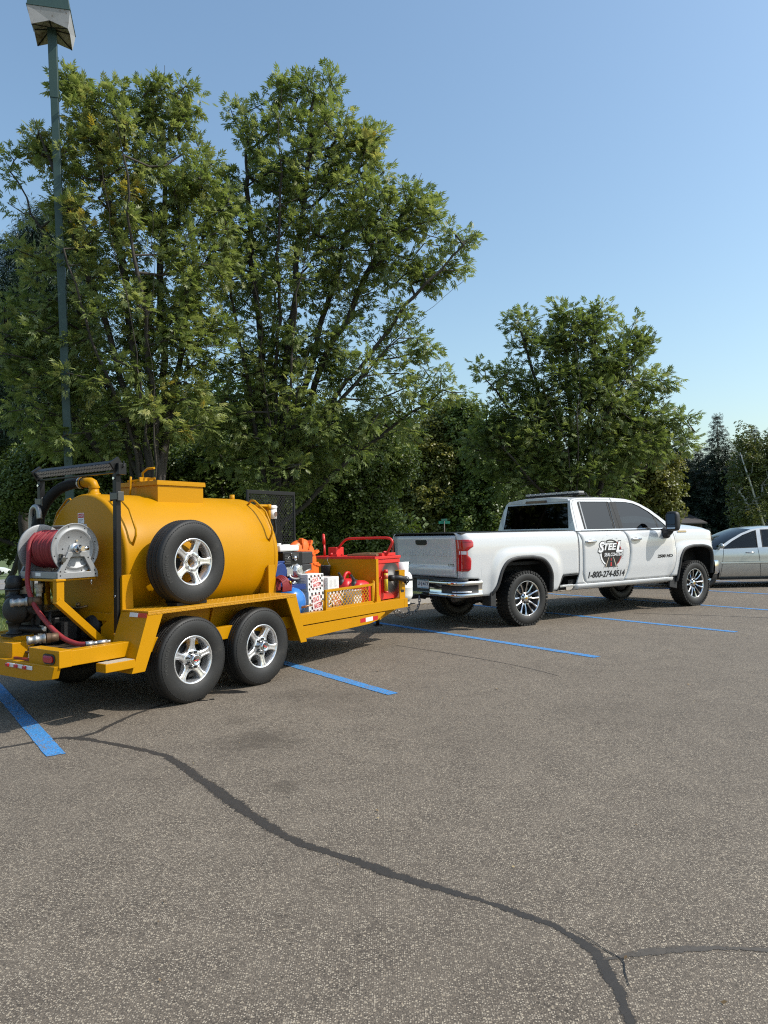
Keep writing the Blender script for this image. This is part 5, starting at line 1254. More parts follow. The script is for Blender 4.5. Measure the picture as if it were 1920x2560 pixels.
m = MB(); m.box(3.30, 3.74, -.74, -.46, .495, .507); m.bar((3.25, -.60, .478), (3.76, -.60, .478), .06, .03); part(tr, 'bottle_shelf', m, BLACKP, .003)
# fuel filter and its pipe on the tank front
m = MB(); m.cyl((1.36, -.30, 1.69), (1.36, -.30, 1.80), .045, 18); m.lathe([(.03, 0), (.047, .004), (.047, .03), (.04, .034), (.04, .05), (.0, .05)], (1.36, -.30, 1.80), (0, 0, 1), 18); m.cyl((1.36, -.30, 1.83), (1.42, -.30, 1.83), .015, 10); ff = part(tr, 'fuel_filter', m, WHITEP)
m = MB(); m.prism(rrect(-.02, .02, 1.715, 1.775, .018), lambda a, b: (1.36 + a, -.3465, b), (0, -.001, 0)); part(ff, 'filter_label', m, mat('brown_print', (.16, .10, .07), .6))
m = MB(); m.cyl((1.10, -.28, 1.84), (1.32, -.30, 1.84), .018, 10); m.cyl((1.29, -.30, 1.66), (1.29, -.30, 1.86), .022, 12); m.cyl((1.29, -.30, 1.80), (1.29, -.30, 1.86), .03, 12); m.prism([(1.05, 1.62), (1.27, 1.70), (1.27, 1.86), (1.08, 1.85)], lambda a, b: (a, -.28, b), (0, .01, 0)); part(tr, 'filter_pipe', m, YEL)
m = MB(); m.tube(spl([(1.37, -.31, 1.70), (1.37, -.33, 1.55), (1.32, -.34, 1.42), (1.36, -.33, 1.28), (1.42, -.32, 1.2)], 5), .016, 8); part(tr, 'fuel_hose', m, BLACKP)
# black mesh guard on the far side of the bed
mg = thing('mesh_guard', 'tall black expanded metal guard standing on the far side of the trailer', 'mesh guard', TR, (2.5, .80, .56))
m = MB(); X0, X1, Z1 = 2.02, 2.97, 2.115
m.box(X0, X1, .79, .82, Z1 - .05, Z1); m.box(X0, X0 + .03, .79, .82, .56, Z1 - .05); m.box(X1 - .03, X1, .79, .82, .56, Z1 - .05); m.box(X0 + .03, X1 - .03, .79, .82, .56, .60); part(mg, 'frame', m, BLACKP, .003)
m = MB(); diamond_mesh(m, X0 + .03, X1 - .03, .62, Z1 - .06, .052, .028, lambda a, b: (a, .805, b), .0085, (0, 1, 0)); part(mg, 'expanded_mesh', m, BLACKP, kind='stuff')
m = MB(); m.tube([(X1, .80, 1.5), (X1 + .10, .80, .62)], .006, 6); part(mg, 'brace', m, BLACKP)

# ------------------------------------------------------------------ melting kettle
def scorched():
    mt = bpy.data.materials.new('scorched_red_paint'); nt, b = nodes_of(mt); L = nt.links; N = nt.nodes
    tc = N.new('ShaderNodeTexCoord'); nz = N.new('ShaderNodeTexNoise'); nz.inputs['Scale'].default_value = 14; nz.inputs['Detail'].default_value = 8; L.new(tc.outputs['Object'], nz.inputs['Vector'])
    ds_ = N.new('ShaderNodeVectorMath'); ds_.operation = 'DISTANCE'; L.new(tc.outputs['Object'], ds_.inputs[0]); ds_.inputs[1].default_value = (3.085 - 3.0, -.775 + .2, .915 - .56)
    ad = N.new('ShaderNodeMath'); ad.operation = 'MULTIPLY_ADD'; L.new(nz.outputs['Fac'], ad.inputs[0]); ad.inputs[1].default_value = .05; L.new(ds_.outputs['Value'], ad.inputs[2])
    cr = N.new('ShaderNodeValToRGB'); e = cr.color_ramp.elements
    e[0].position = 0; e[0].color = (.30, .29, .28, 1); e[1].position = .30; e[1].color = (.58, .025, .016, 1)
    for p, c in ((.085, (.36, .35, .33)), (.125, (.12, .11, .105)), (.19, (.035, .033, .032)), (.225, (.06, .03, .027)), (.25, (.34, .03, .02))):
        x = e.new(p); x.color = (*c, 1)
    L.new(ad.outputs[0], cr.inputs[0]); L.new(cr.outputs[0], b.inputs['Base Color']); b.inputs['Roughness'].default_value = .5
    return mt
kt = thing('melting_kettle', 'red crack sealant melting kettle with scorched end on the trailer front', 'kettle', TR, (3.0, -.2, .56))
m = MB(); m.box(2.765, 3.285, -.765, .34, .66, 1.10); m.box(2.80, 2.86, -.74, -.68, .56, .66); m.box(3.20, 3.26, -.74, -.68, .56, .66); m.box(2.80, 2.86, .20, .26, .56, .66); m.box(3.20, 3.26, .20, .26, .56, .66); part(kt, 'body', m, RED, .006)
m = MB(); m.prism([(2.80, .63), (3.23, .63), (3.285, .70), (3.285, 1.098), (2.765, 1.098), (2.765, .68)], lambda a, b: (a, -.766, b), (0, -.010, 0)); part(kt, 'end_plate', m, scorched(), .003)
m = MB(); m.box(2.72, 3.30, -.785, .38, 1.10, 1.155); m.box(2.71, 3.31, -.795, .39, 1.158, 1.195); part(kt, 'lid', m, RED, .005)
m = MB(); m.box(2.84, 3.22, -.72, -.24, 1.197, 1.222); m.box(2.88, 3.15, -.60, -.30, 1.224, 1.234); part(kt, 'loading_hatch', m, mat('rusty_tan_steel', (.30, .17, .08), .7, .3, .4, 12, dirt=((.05, .04, .035), 7, .5)), .004)
m = MB(); m.box(2.90, 3.22, -.77, -.70, 1.197, 1.235); m.bar((3.0, -.70, 1.20), (3.0, -.76, 1.25), .06, .03); part(kt, 'hatch_hinge', m, RED, .004)
m = MB(); m.tube(spl([(3.0, .13, 1.20), (3.0, .04, 1.29), (3.0, -.04, 1.375), (3.0, -.11, 1.42), (3.0, -.22, 1.432), (3.0, -.5, 1.434), (3.0, -.74, 1.434), (3.0, -.83, 1.424), (3.0, -.868, 1.385), (3.0, -.85, 1.335), (3.0, -.80, 1.255), (3.0, -.765, 1.20)], 5), .017, 12); part(kt, 'handle_bar', m, RED)
m = MB(); m.cyl((2.85, .155, 1.19), (2.85, .165, 1.36), .015, 10); m.cyl((2.85, .165, 1.36), (2.85, .175, 1.485), .020, 12); m.sphere((2.85, .175, 1.485), .02); part(kt, 'lever', m, RED)
m = MB(); m.box(2.93, 3.10, .02, .16, 1.196, 1.315); part(kt, 'control_box', m, RED, .006)
m = MB(); m.box(2.80, 2.92, -.10, -.02, 1.196, 1.222); m.box(2.95, 3.03, -.22, -.16, 1.196, 1.215); m.cyl((2.86, .05, 1.2), (2.86, .05, 1.24), .02, 8); part(kt, 'lid_fittings', m, RED, kind='stuff')
m = MB(); m.cyl((3.045, -.776, .90), (3.085, -.84, .90), .042, 16); m.tube(spl([(3.08, -.82, .90), (3.13, -.875, .90), (3.20, -.90, .885), (3.25, -.905, .865)], 4), [.036] * 13, 12); m.lathe([(.045, 0), (.05, .01), (.05, .03), (.04, .04)], (3.24, -.905, .87), (1, 0, -.25), 14); m.cyl((3.26, -.905, .862), (3.42, -.905, .86), .015, 10); m.tube([(3.25, -.90, .86), (3.27, -.90, .80)], .012, 8); part(kt, 'burner', m, mat('burner_black', (.016, .016, .017), .5, .3))
m = MB(); m.cyl((2.905, -.822, .735), (2.905, -.822, .985), .027, 16); tb = part(kt, 'yellow_tube', m, mat('tube_yellow', (.62, .46, .03), .35))  # slim yellow tube with red ends, upright on the kettle
m = MB(); m.cyl((2.905, -.822, .975), (2.905, -.822, 1.02), .0285, 16); part(tb, 'tube_cap', m, RED); m = MB(); m.cyl((2.905, -.822, .715), (2.905, -.822, .74), .0285, 16); part(tb, 'tube_cap', m, RED)
m = MB(); m.cyl((2.905, -.822, .90), (2.905, -.822, .955), .0278, 16); part(tb, 'tube_band', m, mat('orange_red_band', (.5, .10, .03), .4))
m = MB(); m.box(2.87, 2.895, -.80, -.775, .72, 1.0); m.tube([(2.83, -.78, .92), (2.83, -.80, .93), (2.83, -.80, .89)], .008, 8); part(kt, 'tube_bracket', m, RED)
# propane bottle
pb = thing('propane_bottle', 'worn white propane bottle on the trailer tongue beside the kettle', 'gas bottle', TR, (3.60, -.61, .508))
m = MB(); c = (3.60, -.61, .53); m.lathe([(0, 0), (.06, .004), (.12, .03), (.148, .08), (.150, .10), (.150, .2), (.1515, .203), (.1515, .207), (.150, .21), (.150, .32), (.142, .37), (.115, .41), (.06, .435), (0, .44)], c, (0, 0, 1), 36); part(pb, 'vessel', m, WORNW)
m = MB(); m.lathe([(.112, 0), (.105, .02), (.112, .025), (.112, .03)], (3.60, -.61, .508), (0, 0, 1), 30); part(pb, 'foot_ring', m, WORNW)
m = MB(); m.lathe([(.095, 0), (.105, .14), (.099, .142), (.089, .0)], (3.60, -.61, .95), (0, 0, 1), 28, radians(60), radians(320)); co = part(pb, 'collar', m, WHITEP)
m = MB(); 
for k, ch in enumerate('SAFETY'):
    v, f = text_tris(ch, .05); a0 = radians(-52 - 14 + k * 9.2)
    ww = max([p[0] for p in v], default=.03); m.add([(3.60 + .1035 * cos(a0 + (p[0] - ww / 2) / .1035) , -.61 + .1035 * sin(a0 + (p[0] - ww / 2) / .1035), 1.02 + p[1]) for p in v], f)
part(pb, 'collar_print', m, INK, kind='stuff')
m = MB(); m.cyl((3.60, -.61, .96), (3.60, -.61, 1.05), .016, 10); m.lathe([(.02, 0), (.03, .005), (.03, .02), (.02, .025)], (3.60, -.61, 1.05), (0, 0, 1), 12); m.cyl((3.60, -.61, 1.01), (3.54, -.66, 1.01), .012, 8); part(pb, 'valve', m, GOLD)

# ------------------------------------------------------------------ cargo
def carton(x0, x1, y0, y1, z0, z1, label, checker=True, rz=0.0, words=('CRACK', 'MASTER')):
    t = thing('carton', label, 'box', TR, ((x0 + x1) / 2, (y0 + y1) / 2, z0))
    m = MB(); m.box(x0, x1, y0, y1, z0, z1); part(t, 'carton_body', m, CARD, .004)
    w, h = x1 - x0, z1 - z0
    if checker:
        m = MB(); nx, nz = 8, 6; r = random.Random(int(x0 * 100 + z0 * 10))
        for i in range(nx):
            for j in range(nz):
                if (i + j) % 2: continue
                cx, cz = (i + .5) / nx, (j + .5) / nz
                if abs(cx - .5) < .30 and abs(cz - .5) < .32: continue
                s_ = .43; a, b = x0 + .012 + (w - .024) * cx, z0 + .010 + (h - .02) * cz; e, g = (w - .024) / nx * s_, (h - .02) / nz * s_
                m.add([(a - e + .002, y0 - .0006, b - g), (a + e + .002, y0 - .0006, b - g), (a + e - .002, y0 - .0006, b + g), (a - e - .002, y0 - .0006, b + g)], [(0, 1, 2, 3)])
        part(t, 'checker_print', m, INK, kind='stuff')
        m = MB(); cx, cz = (x0 + x1) / 2, (z0 + z1) / 2; ca, sa = cos(.16), sin(.16)
        fn = lambda a, b: (cx + a * ca - b * sa, y0 - .0007, cz + a * sa + b * ca)
        text(m, words[0], lambda a, b: fn(a - w * .20, b + .006), w * .38, h * .24, .1, .03); text(m, words[1], lambda a, b: fn(a - w * .18, b - h * .27), w * .42, h * .24, .1, .03)
        for z_ in (-.34, .34): m.add([fn(-w * .27, h * z_ - .002), fn(w * .27, h * z_ - .002), fn(w * .27, h * z_ + .002), fn(-w * .27, h * z_ + .002)], [(0, 1, 2, 3)])
        for a_ in (-.27, .27): m.add([fn(w * a_ - .002, -h * .34), fn(w * a_ + .002, -h * .34), fn(w * a_ + .002, h * .34), fn(w * a_ - .002, h * .34)], [(0, 1, 2, 3)])
        part(t, 'name_print', m, REDINK, kind='stuff')
    else:
        m = MB(); n_ = 9
        for j in range(n_):
            for i in range(2):
                a = x0 + w * (.14 + .38 * i); b = z1 - h * (.22 + .07 * j); l = w * random.Random(j * 3 + i).uniform(.24, .33)
                m.add([(a, y0 - .0006, b), (a + l, y0 - .0006, b), (a + l, y0 - .0006, b + .0035), (a, y0 - .0006, b + .0035)], [(0, 1, 2, 3)])
        for a, b, c, d in ((.08, .92, .90, .91), (.08, .92, .12, .13)): m.add([(x0 + w * a, y0 - .0006, z0 + h * c), (x0 + w * b, y0 - .0006, z0 + h * c), (x0 + w * b, y0 - .0006, z0 + h * d), (x0 + w * a, y0 - .0006, z0 + h * d)], [(0, 1, 2, 3)])
        for a in (.08, .91): m.add([(x0 + w * a, y0 - .0006, z0 + h * .12), (x0 + w * (a + .008), y0 - .0006, z0 + h * .12), (x0 + w * (a + .008), y0 - .0006, z0 + h * .91), (x0 + w * a, y0 - .0006, z0 + h * .91)], [(0, 1, 2, 3)])
        part(t, 'instruction_print', m, mat('grey_ink', (.30, .29, .29), .7), kind='stuff')
    # rear face: a bordered text panel
    m = MB()
    for j in range(7):
        b = z1 - h * (.25 + .085 * j); m.add([(x0 - .0006, y0 + .05, b), (x0 - .0006, y1 - .05, b), (x0 - .0006, y1 - .05, b + .004), (x0 - .0006, y0 + .05, b + .004)], [(0, 1, 2, 3)])
    part(t, 'side_print', m, mat('grey_ink', (.30, .29, .29), .7), kind='stuff')
    m = MB(); m.add([(x0, (y0 + y1) / 2 - .025, z1 + .0006), (x1, (y0 + y1) / 2 - .025, z1 + .0006), (x1, (y0 + y1) / 2 + .025, z1 + .0006), (x0, (y0 + y1) / 2 + .025, z1 + .0006)], [(0, 1, 2, 3)]); part(t, 'packing_tape', m, mat('tape', (.55, .50, .42), .3))
    return t
ZD = .561
carton(1.585, 1.872, -.625, -.30, .828, 1.030, 'white checkered sealant carton, upper one of the stack beside the engine')
carton(1.590, 1.878, -.630, -.30, ZD, .826, 'white checkered sealant carton at the bottom of the stack beside the blue tank')
carton(1.925, 2.225, -.66, -.36, ZD, .818, 'checkered sealant carton standing on the deck behind the yellow mesh gate')
carton(1.915, 2.125, -.655, -.40, .820, .975, 'small white carton with a printed text panel resting above the mesh gate', False)
carton(1.885, 1.912, -.60, -.32, .83, .985, 'narrow checkered carton wedged beside the printed text panel carton')
carton(2.14, 2.30, -.52, -.30, ZD, .965, 'plain white carton between the printed carton and the red fuel cans', False)
carton(2.24, 2.40, -.80, -.56, ZD, .80, 'pale sealant carton behind the middle of the yellow mesh gate', False)

def fuel_can(x, y, z0, L_, W_, H_, label, hbar):
    t = thing('fuel_can', label, 'fuel can', TR, (x, y, z0))
    rows = []
    for u, (k, zz) in enumerate(((.90, 0), (1, .02), (1, .45), (1, .62), (.93, .76), (.74, .9), (.45, .98), (.2, 1.0), (0.02, 1.0))):
        rows.append([(x + L_ / 2 * k * cs, y + W_ / 2 * min(1, k * 1.15) * sn, z0 + H_ * zz) for cs, sn in [(cos(q) * max(abs(cos(q)), 1e-3) ** -.45, sin(q) * max(abs(sin(q)), 1e-3) ** -.45) for q in [2 * pi * i / 28 for i in range(29)]]])
    m = MB(); m.grid(rows); part(t, 'can_body', m, REDPL)
    if hbar:
        m = MB(); m.tube(spl([(x - L_ * .30, y, z0 + H_ * .84), (x - L_ * .10, y, z0 + H_ * 1.12), (x + L_ * .12, y, z0 + H_ * 1.20), (x + L_ * .30, y, z0 + H_ * 1.10), (x + L_ * .40, y, z0 + H_ * .72)], 5), .021, 10); part(t, 'handle', m, REDPL)
    m = MB(); sx = x - L_ * .34; m.cyl((sx, y, z0 + H_ * .70), (sx, y, z0 + H_ * .98), .034, 14); m.tube(spl([(sx, y, z0 + H_ * .96), (sx - .02, y, z0 + H_ * 1.08), (sx - .06, y, z0 + H_ * 1.22)], 4), [.022] * 5 + [.015] * 4, 10); m.box(sx - .01, sx + .05, y - .015, y + .015, z0 + H_ * 1.0, z0 + H_ * 1.05); part(t, 'spout', m, PLASTIC)
    return t
fuel_can(2.50, -.69, ZD, .32, .22, .345, 'red plastic fuel can nearest the yellow mesh gate', False)
fuel_can(2.555, -.44, ZD, .28, .22, .36, 'red plastic fuel can with tall loop handle next to the yellow bulkhead', True)
bk = thing('pail', 'small dark grey pail hung by a wire on the yellow bulkhead', 'pail', TR, (2.62, -.03, .93))
m = MB(); m.lathe([(0, 0), (.055, 0), (.066, .145), (.071, .150), (.071, .158), (.064, .158), (.055, .01), (0, .008)], (2.625, -.04, .925), (0, 0, 1), 26); part(bk, 'pail_body', m, mat('dark_grey_plastic', (.04, .04, .042), .6))
m = MB(); m.tube(spl([(2.625, -.11, 1.075), (2.64, -.06, 1.15), (2.69, -.04, 1.19), (2.64, -.02, 1.15), (2.625, .03, 1.075)], 4), .003, 6); part(bk, 'bail', m, LUGM)
fn_ = thing('funnel', 'dark red funnel tucked under the engine beside the checkered carton', 'funnel', TR, (1.47, -.40, .88))
m = MB(); m.lathe([(.012, 0), (.014, .03), (.085, .12), (.09, .125), (.086, .125), (.010, .03)], (1.47, -.42, .90), (.25, -.1, .9), 24); part(fn_, 'funnel_cone', m, mat('dark_red_plastic', (.22, .012, .014), .45))
m = MB(); m.cyl((1.45, -.415, .86), (1.47, -.42, .905), .009, 8); part(fn_, 'funnel_spout', m, mat('dark_red_plastic', (.22, .012, .014), .45))
# blue compressor
cp = thing('air_compressor', 'blue air compressor with a round tank in front of the trailer wheels', 'compressor', TR, (1.28, -.3, ZD))
m = MB(); c = (1.265, -.74, .735); m.lathe([(0, -.055), (.06, -.05), (.11, -.032), (.145, -.005), (.166, .035), (.170, .07), (.170, .55), (.166, .585), (.145, .63), (.06, .67), (0, .675)], c, (0, 1, 0), 40); tk = part(cp, 'air_tank', m, BLUE)
m = MB(); m.box(1.15, 1.20, -.66, -.62, ZD, .62); m.box(1.33, 1.38, -.66, -.62, ZD, .62); m.box(1.15, 1.20, -.26, -.22, ZD, .62); m.box(1.33, 1.38, -.26, -.22, ZD, .62); part(cp, 'tank_feet', m, BLUED, kind='stuff')
m = MB(); m.box(1.15, 1.55, -.62, -.12, .905, .925); m.box(1.15, 1.55, -.625, -.615, .865, .925); m.prism([(1.42, .86), (1.55, .90), (1.55, .925), (1.42, .925)], lambda a, b: (a, -.626, b), (0, .01, 0)); part(cp, 'platform', m, BLUED, .004)
m = MB(); m.box(1.16, 1.34, -.50, -.20, .927, 1.20); m.cyl((1.25, -.52, 1.08), (1.25, -.50, 1.08), .10, 20); part(cp, 'motor', m, BLUED, .012)
m = MB(); m.cyl((1.30, -.805, .69), (1.42, -.83, .70), .010, 8); m.cyl((1.28, -.78, .685), (1.34, -.815, .69), .014, 8); part(cp, 'drain_pipe', m, mat('copper_pipe', (.42, .20, .11), .4, .8))
m = MB(); m.cyl((1.40, -.58, .925), (1.40, -.58, .965), .014, 10); m.cyl((1.36, -.58, .94), (1.44, -.58, .94), .010, 8); part(cp, 'valve', m, STEEL)
# red air hose looped over the saddle post
hc = thing('air_hose_coil', 'thin red air hose looped beside the front tank saddle', 'hose', TR, (1.06, -.66, .876))
m = MB()
for k in range(9):
    x = 1.012 + k * .0165; h = 1.045 - .006 * abs(k - 4) - (.014 if k > 6 else 0)
    m.tube(spl([(x, -.76, .876), (x, -.765, .95), (x, -.745, h - .03), (x, -.70, h), (x, -.65, h), (x, -.61, h - .03), (x, -.595, .95), (x, -.60, .876)], 4), .0082, 8)
part(hc, 'hose_loops', m, REDHOSE, kind='stuff')
m = MB(); m.cyl((1.11, -.772, .99), (1.135, -.778, .955), .010, 8); part(hc, 'hose_end', m, GOLD)
# blower: small petrol engine with an orange fan housing
bl = thing('debris_blower', 'walk behind blower with petrol engine and curved orange fan housing', 'blower', TR, (1.78, -.25, ZD))
HCX, HCY, HCZ = 1.985, -.16, 1.165
m = MB(); prof = [(.09, .07), (.20, .075), (.245, .055), (.268, .02), (.270, -.02), (.247, -.055), (.20, -.075), (.09, -.07)]
m.lathe(prof, (HCX, HCY, HCZ), (0, 1, 0), 56); m.box(HCX + .16, HCX + .268, HCY - .075, HCY + .075, HCZ - .30, HCZ - .02); hs = part(bl, 'fan_housing', m, ORANGE, .004)
m = MB()
for a in (100, 62, 25, -12):
    t = radians(a); m.obox((HCX + .262 * cos(t), HCY - .062, HCZ + .262 * sin(t)), .030, .026, .016, Matrix.Rotation(-t, 3, 'Y'))
    m.obox((HCX + .225 * cos(t), HCY - .076, HCZ + .225 * sin(t)), .055, .010, .010, Matrix.Rotation(-t, 3, 'Y'))
m.lathe([(.255, -.006), (.284, -.006), (.284, .006), (.255, .006)], (HCX, HCY - .012, HCZ), (0, 1, 0), 48, radians(-80), radians(130)); m.box(HCX - .02, HCX + .285, HCY - .10, HCY + .10, HCZ - .315, HCZ - .285)
part(bl, 'housing_ribs', m, ORANGE, kind='stuff')
MBX = MB
class MBS(MB):
    def mesh(s, name, mats, off=(0, 0, 0)): return MBX.mesh(s, name, mats, Vector(off) + Vector((.14, 0, 0)))
MB = MBS
EY = -.44
m = MB(); m.box(1.50, 1.90, EY, -.18, 1.0, 1.13); m.cyl((1.70, EY - .01, 1.08), (1.70, -.18, 1.08), .10, 18); part(bl, 'crankcase', m, mat('cast_aluminium', (.45, .44, .42), .45, .8, .15, 20), .01)
m = MB(); m.box(1.48, 1.82, EY - .03, -.16, 1.135, 1.300); sh_ = part(bl, 'engine_shroud', m, BLACKP, .014)
m = MB()
for k in range(6): m.box(1.50, 1.60, EY - .034, EY - .029, 1.165 + k * .019, 1.174 + k * .019)
for k in range(5): m.box(1.62, 1.74, EY - .040, EY - .029, 1.22 + k * .014, 1.228 + k * .014)
part(bl, 'cooling_fins', m, mat('fin_grey', (.10, .10, .10), .4, .5), kind='stuff')
m = MB(); m.lathe([(0, -.02), (.026, -.016), (.03, 0)], (1.675, EY - .04, 1.225), (0, 1, 0), 18); part(bl, 'engine_badge', m, CHROME)
m = MB(); m.box(1.44, 1.775, EY - .02, -.15, 1.303, 1.378); part(bl, 'petrol_tank', m, WHITEP, .022)
m = MB(); m.cyl((1.56, -.32, 1.378), (1.56, -.32, 1.402), .034, 16); m.box(1.60, 1.72, -.36, -.26, 1.378, 1.386); part(bl, 'petrol_cap', m, mat('cap_white', (.6, .6, .58), .4))
m = MB(); m.box(1.825, 2.03, EY - .01, -.14, 1.145, 1.292); m.box(1.84, 2.015, EY - .005, -.14, 1.06, 1.143); part(bl, 'air_cleaner', m, PLASTIC, .012)
m = MB(); m.lathe([(0, -.060), (.05, -.058), (.062, -.05), (.082, -.022), (.088, 0)], (1.715, EY - .015, 1.075), (0, 1, 0), 8, smooth=False); m.lathe([(.085, -.010), (.096, -.008), (.10, .02)], (1.715, EY - .015, 1.075), (0, 1, 0), 30); part(bl, 'recoil_cover', m, mat('cast_silver', (.62, .62, .61), .3, .9, .08, 20))
m = MB(); m.prism(rrect(-.02, .02, -.02, .02, .008), lambda a, b: (1.715 + a * cos(.7) - b * sin(.7), EY - .0765, 1.075 + a * sin(.7) + b * cos(.7)), (0, -.002, 0)); part(bl, 'recoil_emblem', m, STEEL)
m = MB(); m.tube(spl([(1.58, EY - .03, 1.05), (1.56, EY - .06, 1.01), (1.62, EY - .07, .985), (1.72, EY - .06, .98)], 4), .014, 8); m.box(1.52, 1.62, EY - .05, EY, 1.02, 1.10); m.cyl((1.83, EY - .03, 1.05), (1.93, EY - .05, 1.08), .010, 8); part(bl, 'engine_fittings', m, mat('cast_aluminium', (.45, .44, .42), .45, .8, .15, 20), kind='stuff')
m = MB(); m.cyl((1.43, EY - .06, 1.14), (1.53, EY - .10, 1.27), .006, 8); m.sphere((1.535, EY - .102, 1.275), .018); part(bl, 'throttle_lever', m, LUGM)
m = MB(); m.box(1.50, 1.92, EY - .03, -.10, .965, .998); m.bar((1.52, -.25, .57), (1.60, -.25, .97), .04, .04); m.bar((1.9, -.25, .57), (1.85, -.25, .97), .04, .04); part(bl, 'blower_frame', m, BLUE, .004)

MB = MBX

# ------------------------------------------------------------------ safety chains
def chain(name, pts, label):
    P = [Vector(p) for p in spl(pts, 14)]; m = MB(); acc = 0.0; last = P[0]; k = 0; step = .050
    for a, b in zip(P, P[1:]):
        L_ = (b - a).length; d = 0.0
        while acc + (L_ - d) >= step:
            d += step - acc; acc = 0.0; c = a + (b - a) * (d / L_); t = (b - a).normalized(); n1 = t.cross(Vector((.3, .2, 1))).normalized(); n2 = t.cross(n1)
            if k % 2: n1, n2 = n2, n1
            m.tube([c + t * (.036 * cos(q)) + n1 * (.019 * sin(q)) for q in [2 * pi * i / 10 for i in range(10)]], .0062, 5, closed=True); k += 1
        acc += L_ - d
    return solo(name, m, mat('chain_steel', (.30, .29, .28), .4, .9, .3, 30), label, 'chain', TR, pts[0], 'safety chains at the hitch')
chain('safety_chain', [(4.05, -.10, .42), (4.15, -.14, .28), (4.32, -.15, .22), (4.50, -.12, .26), (4.62, -.06, .36), (4.68, -.02, .46)], 'steel safety chain sagging lowest from the trailer tongue to the hitch')
chain('safety_chain', [(4.00, -.16, .42), (4.12, -.22, .32), (4.34, -.24, .255), (4.56, -.23, .30), (4.70, -.20, .40), (4.76, -.16, .50)], 'steel safety chain looped on the near side of the trailer hitch')
# ------------------------------------------------------------------ trees
def unit(v): return v / np.maximum(np.linalg.norm(v, axis=-1, keepdims=True), 1e-9)
LEAFLET = []
def make_compound():
    """pinnate ash leaf in local axes: x along the stalk, z up; quads"""
    q = []
    for (s, side, ang, ln) in ((.30, 1, 58, .085), (.30, -1, 58, .085), (.60, 1, 50, .10), (.60, -1, 50, .10), (.88, 1, 36, .105), (.88, -1, 36, .105), (1.0, 0, 0, .115)):
        L0 = .12 * s; ln = ln * 1.05; a = radians(ang) * side; d = np.array([cos(a), sin(a), -.18]); w = np.array([-sin(a), cos(a), 0.0]); b = np.array([L0, 0, -.02 * s]); hw = .0195
        q += [b, b + d * ln * .42 + w * hw + [0, 0, .006], b + d * ln + [0, 0, -.012], b + d * ln * .42 - w * hw + [0, 0, .006]]
    return np.array(q)
def make_simple(n, ln, hw, spread, seed):
    r = np.random.default_rng(seed); q = []
    for k in range(n):
        a = r.uniform(0, 2 * pi); e = r.uniform(-.5, .7); d = np.array([cos(a) * cos(e), sin(a) * cos(e), sin(e)]); w = unit(np.cross(d, r.normal(size=3))); b = r.normal(size=3) * spread; l = ln * r.uniform(.7, 1.2)
        q += [b, b + d * l * .45 + w * hw, b + d * l, b + d * l * .45 - w * hw]
    return np.array(q)
T_ASH = make_compound(); T_SMALL = make_simple(8, .085, .026, .06, 3); T_BIG = make_simple(8, .15, .05, .12, 4)
def make_needles(n, ln, hw, fwd, seed):
    r = np.random.default_rng(seed); q = []
    for k in range(n):
        s = k / n; a = r.uniform(0, 2 * pi); d = unit(np.array([fwd, cos(a), sin(a) * .7])); w = unit(np.cross(d, [0.1, .2, 1.0])) * hw; b = np.array([s * ln * 1.6, 0, 0]); l = ln * r.uniform(.7, 1.15)
        q += [b - w * .6, b + d * l * .5 - w, b + d * l, b + d * l * .5 + w]
    return np.array(q)
T_SPRUCE = make_needles(10, .15, .017, 1.1, 5); T_PINE = make_needles(13, .17, .008, .25, 6)

def scatter_leaves(tips, dirs, per, spread, tmpl, rng, droop=.25, size=(.8, 1.25), out_bias=.8, patch=None, tipscale=None):
    n = len(tips) * per
    T = np.repeat(tips, per, 0); D = np.repeat(dirs, per, 0)
    off = rng.normal(size=(n, 3)); off = unit(off) * (rng.random((n, 1)) ** .55) * spread
    P = T + off
    X = unit(D * out_bias + unit(off) * .9 + rng.normal(size=(n, 3)) * .45 + np.array([0, 0, -droop]))
    up = unit(np.array([0, 0, 1.0]) + rng.normal(size=(n, 3)) * .45)
    Yv = unit(np.cross(up, X)); Zv = np.cross(X, Yv)
    s = rng.uniform(size[0], size[1], (n, 1, 1))
    if tipscale is not None: s = s * np.repeat(tipscale, per)[:, None, None]
    L = tmpl[None] * s
    V = P[:, None, :] + L[..., 0:1] * X[:, None, :] + L[..., 1:2] * Yv[:, None, :] + L[..., 2:3] * Zv[:, None, :]
    k = tmpl.shape[0]
    base = np.repeat(rng.random(len(tips)), per) * .55 + rng.random(n) * .45
    if patch is not None: base = np.clip(base * .70 + .10 + patch(P), 0, 1)
    else: base = base * .78 + .03
    return V.reshape(-1, 3), np.arange(n * k, dtype=np.int32).reshape(-1, 4), np.repeat(base, k)

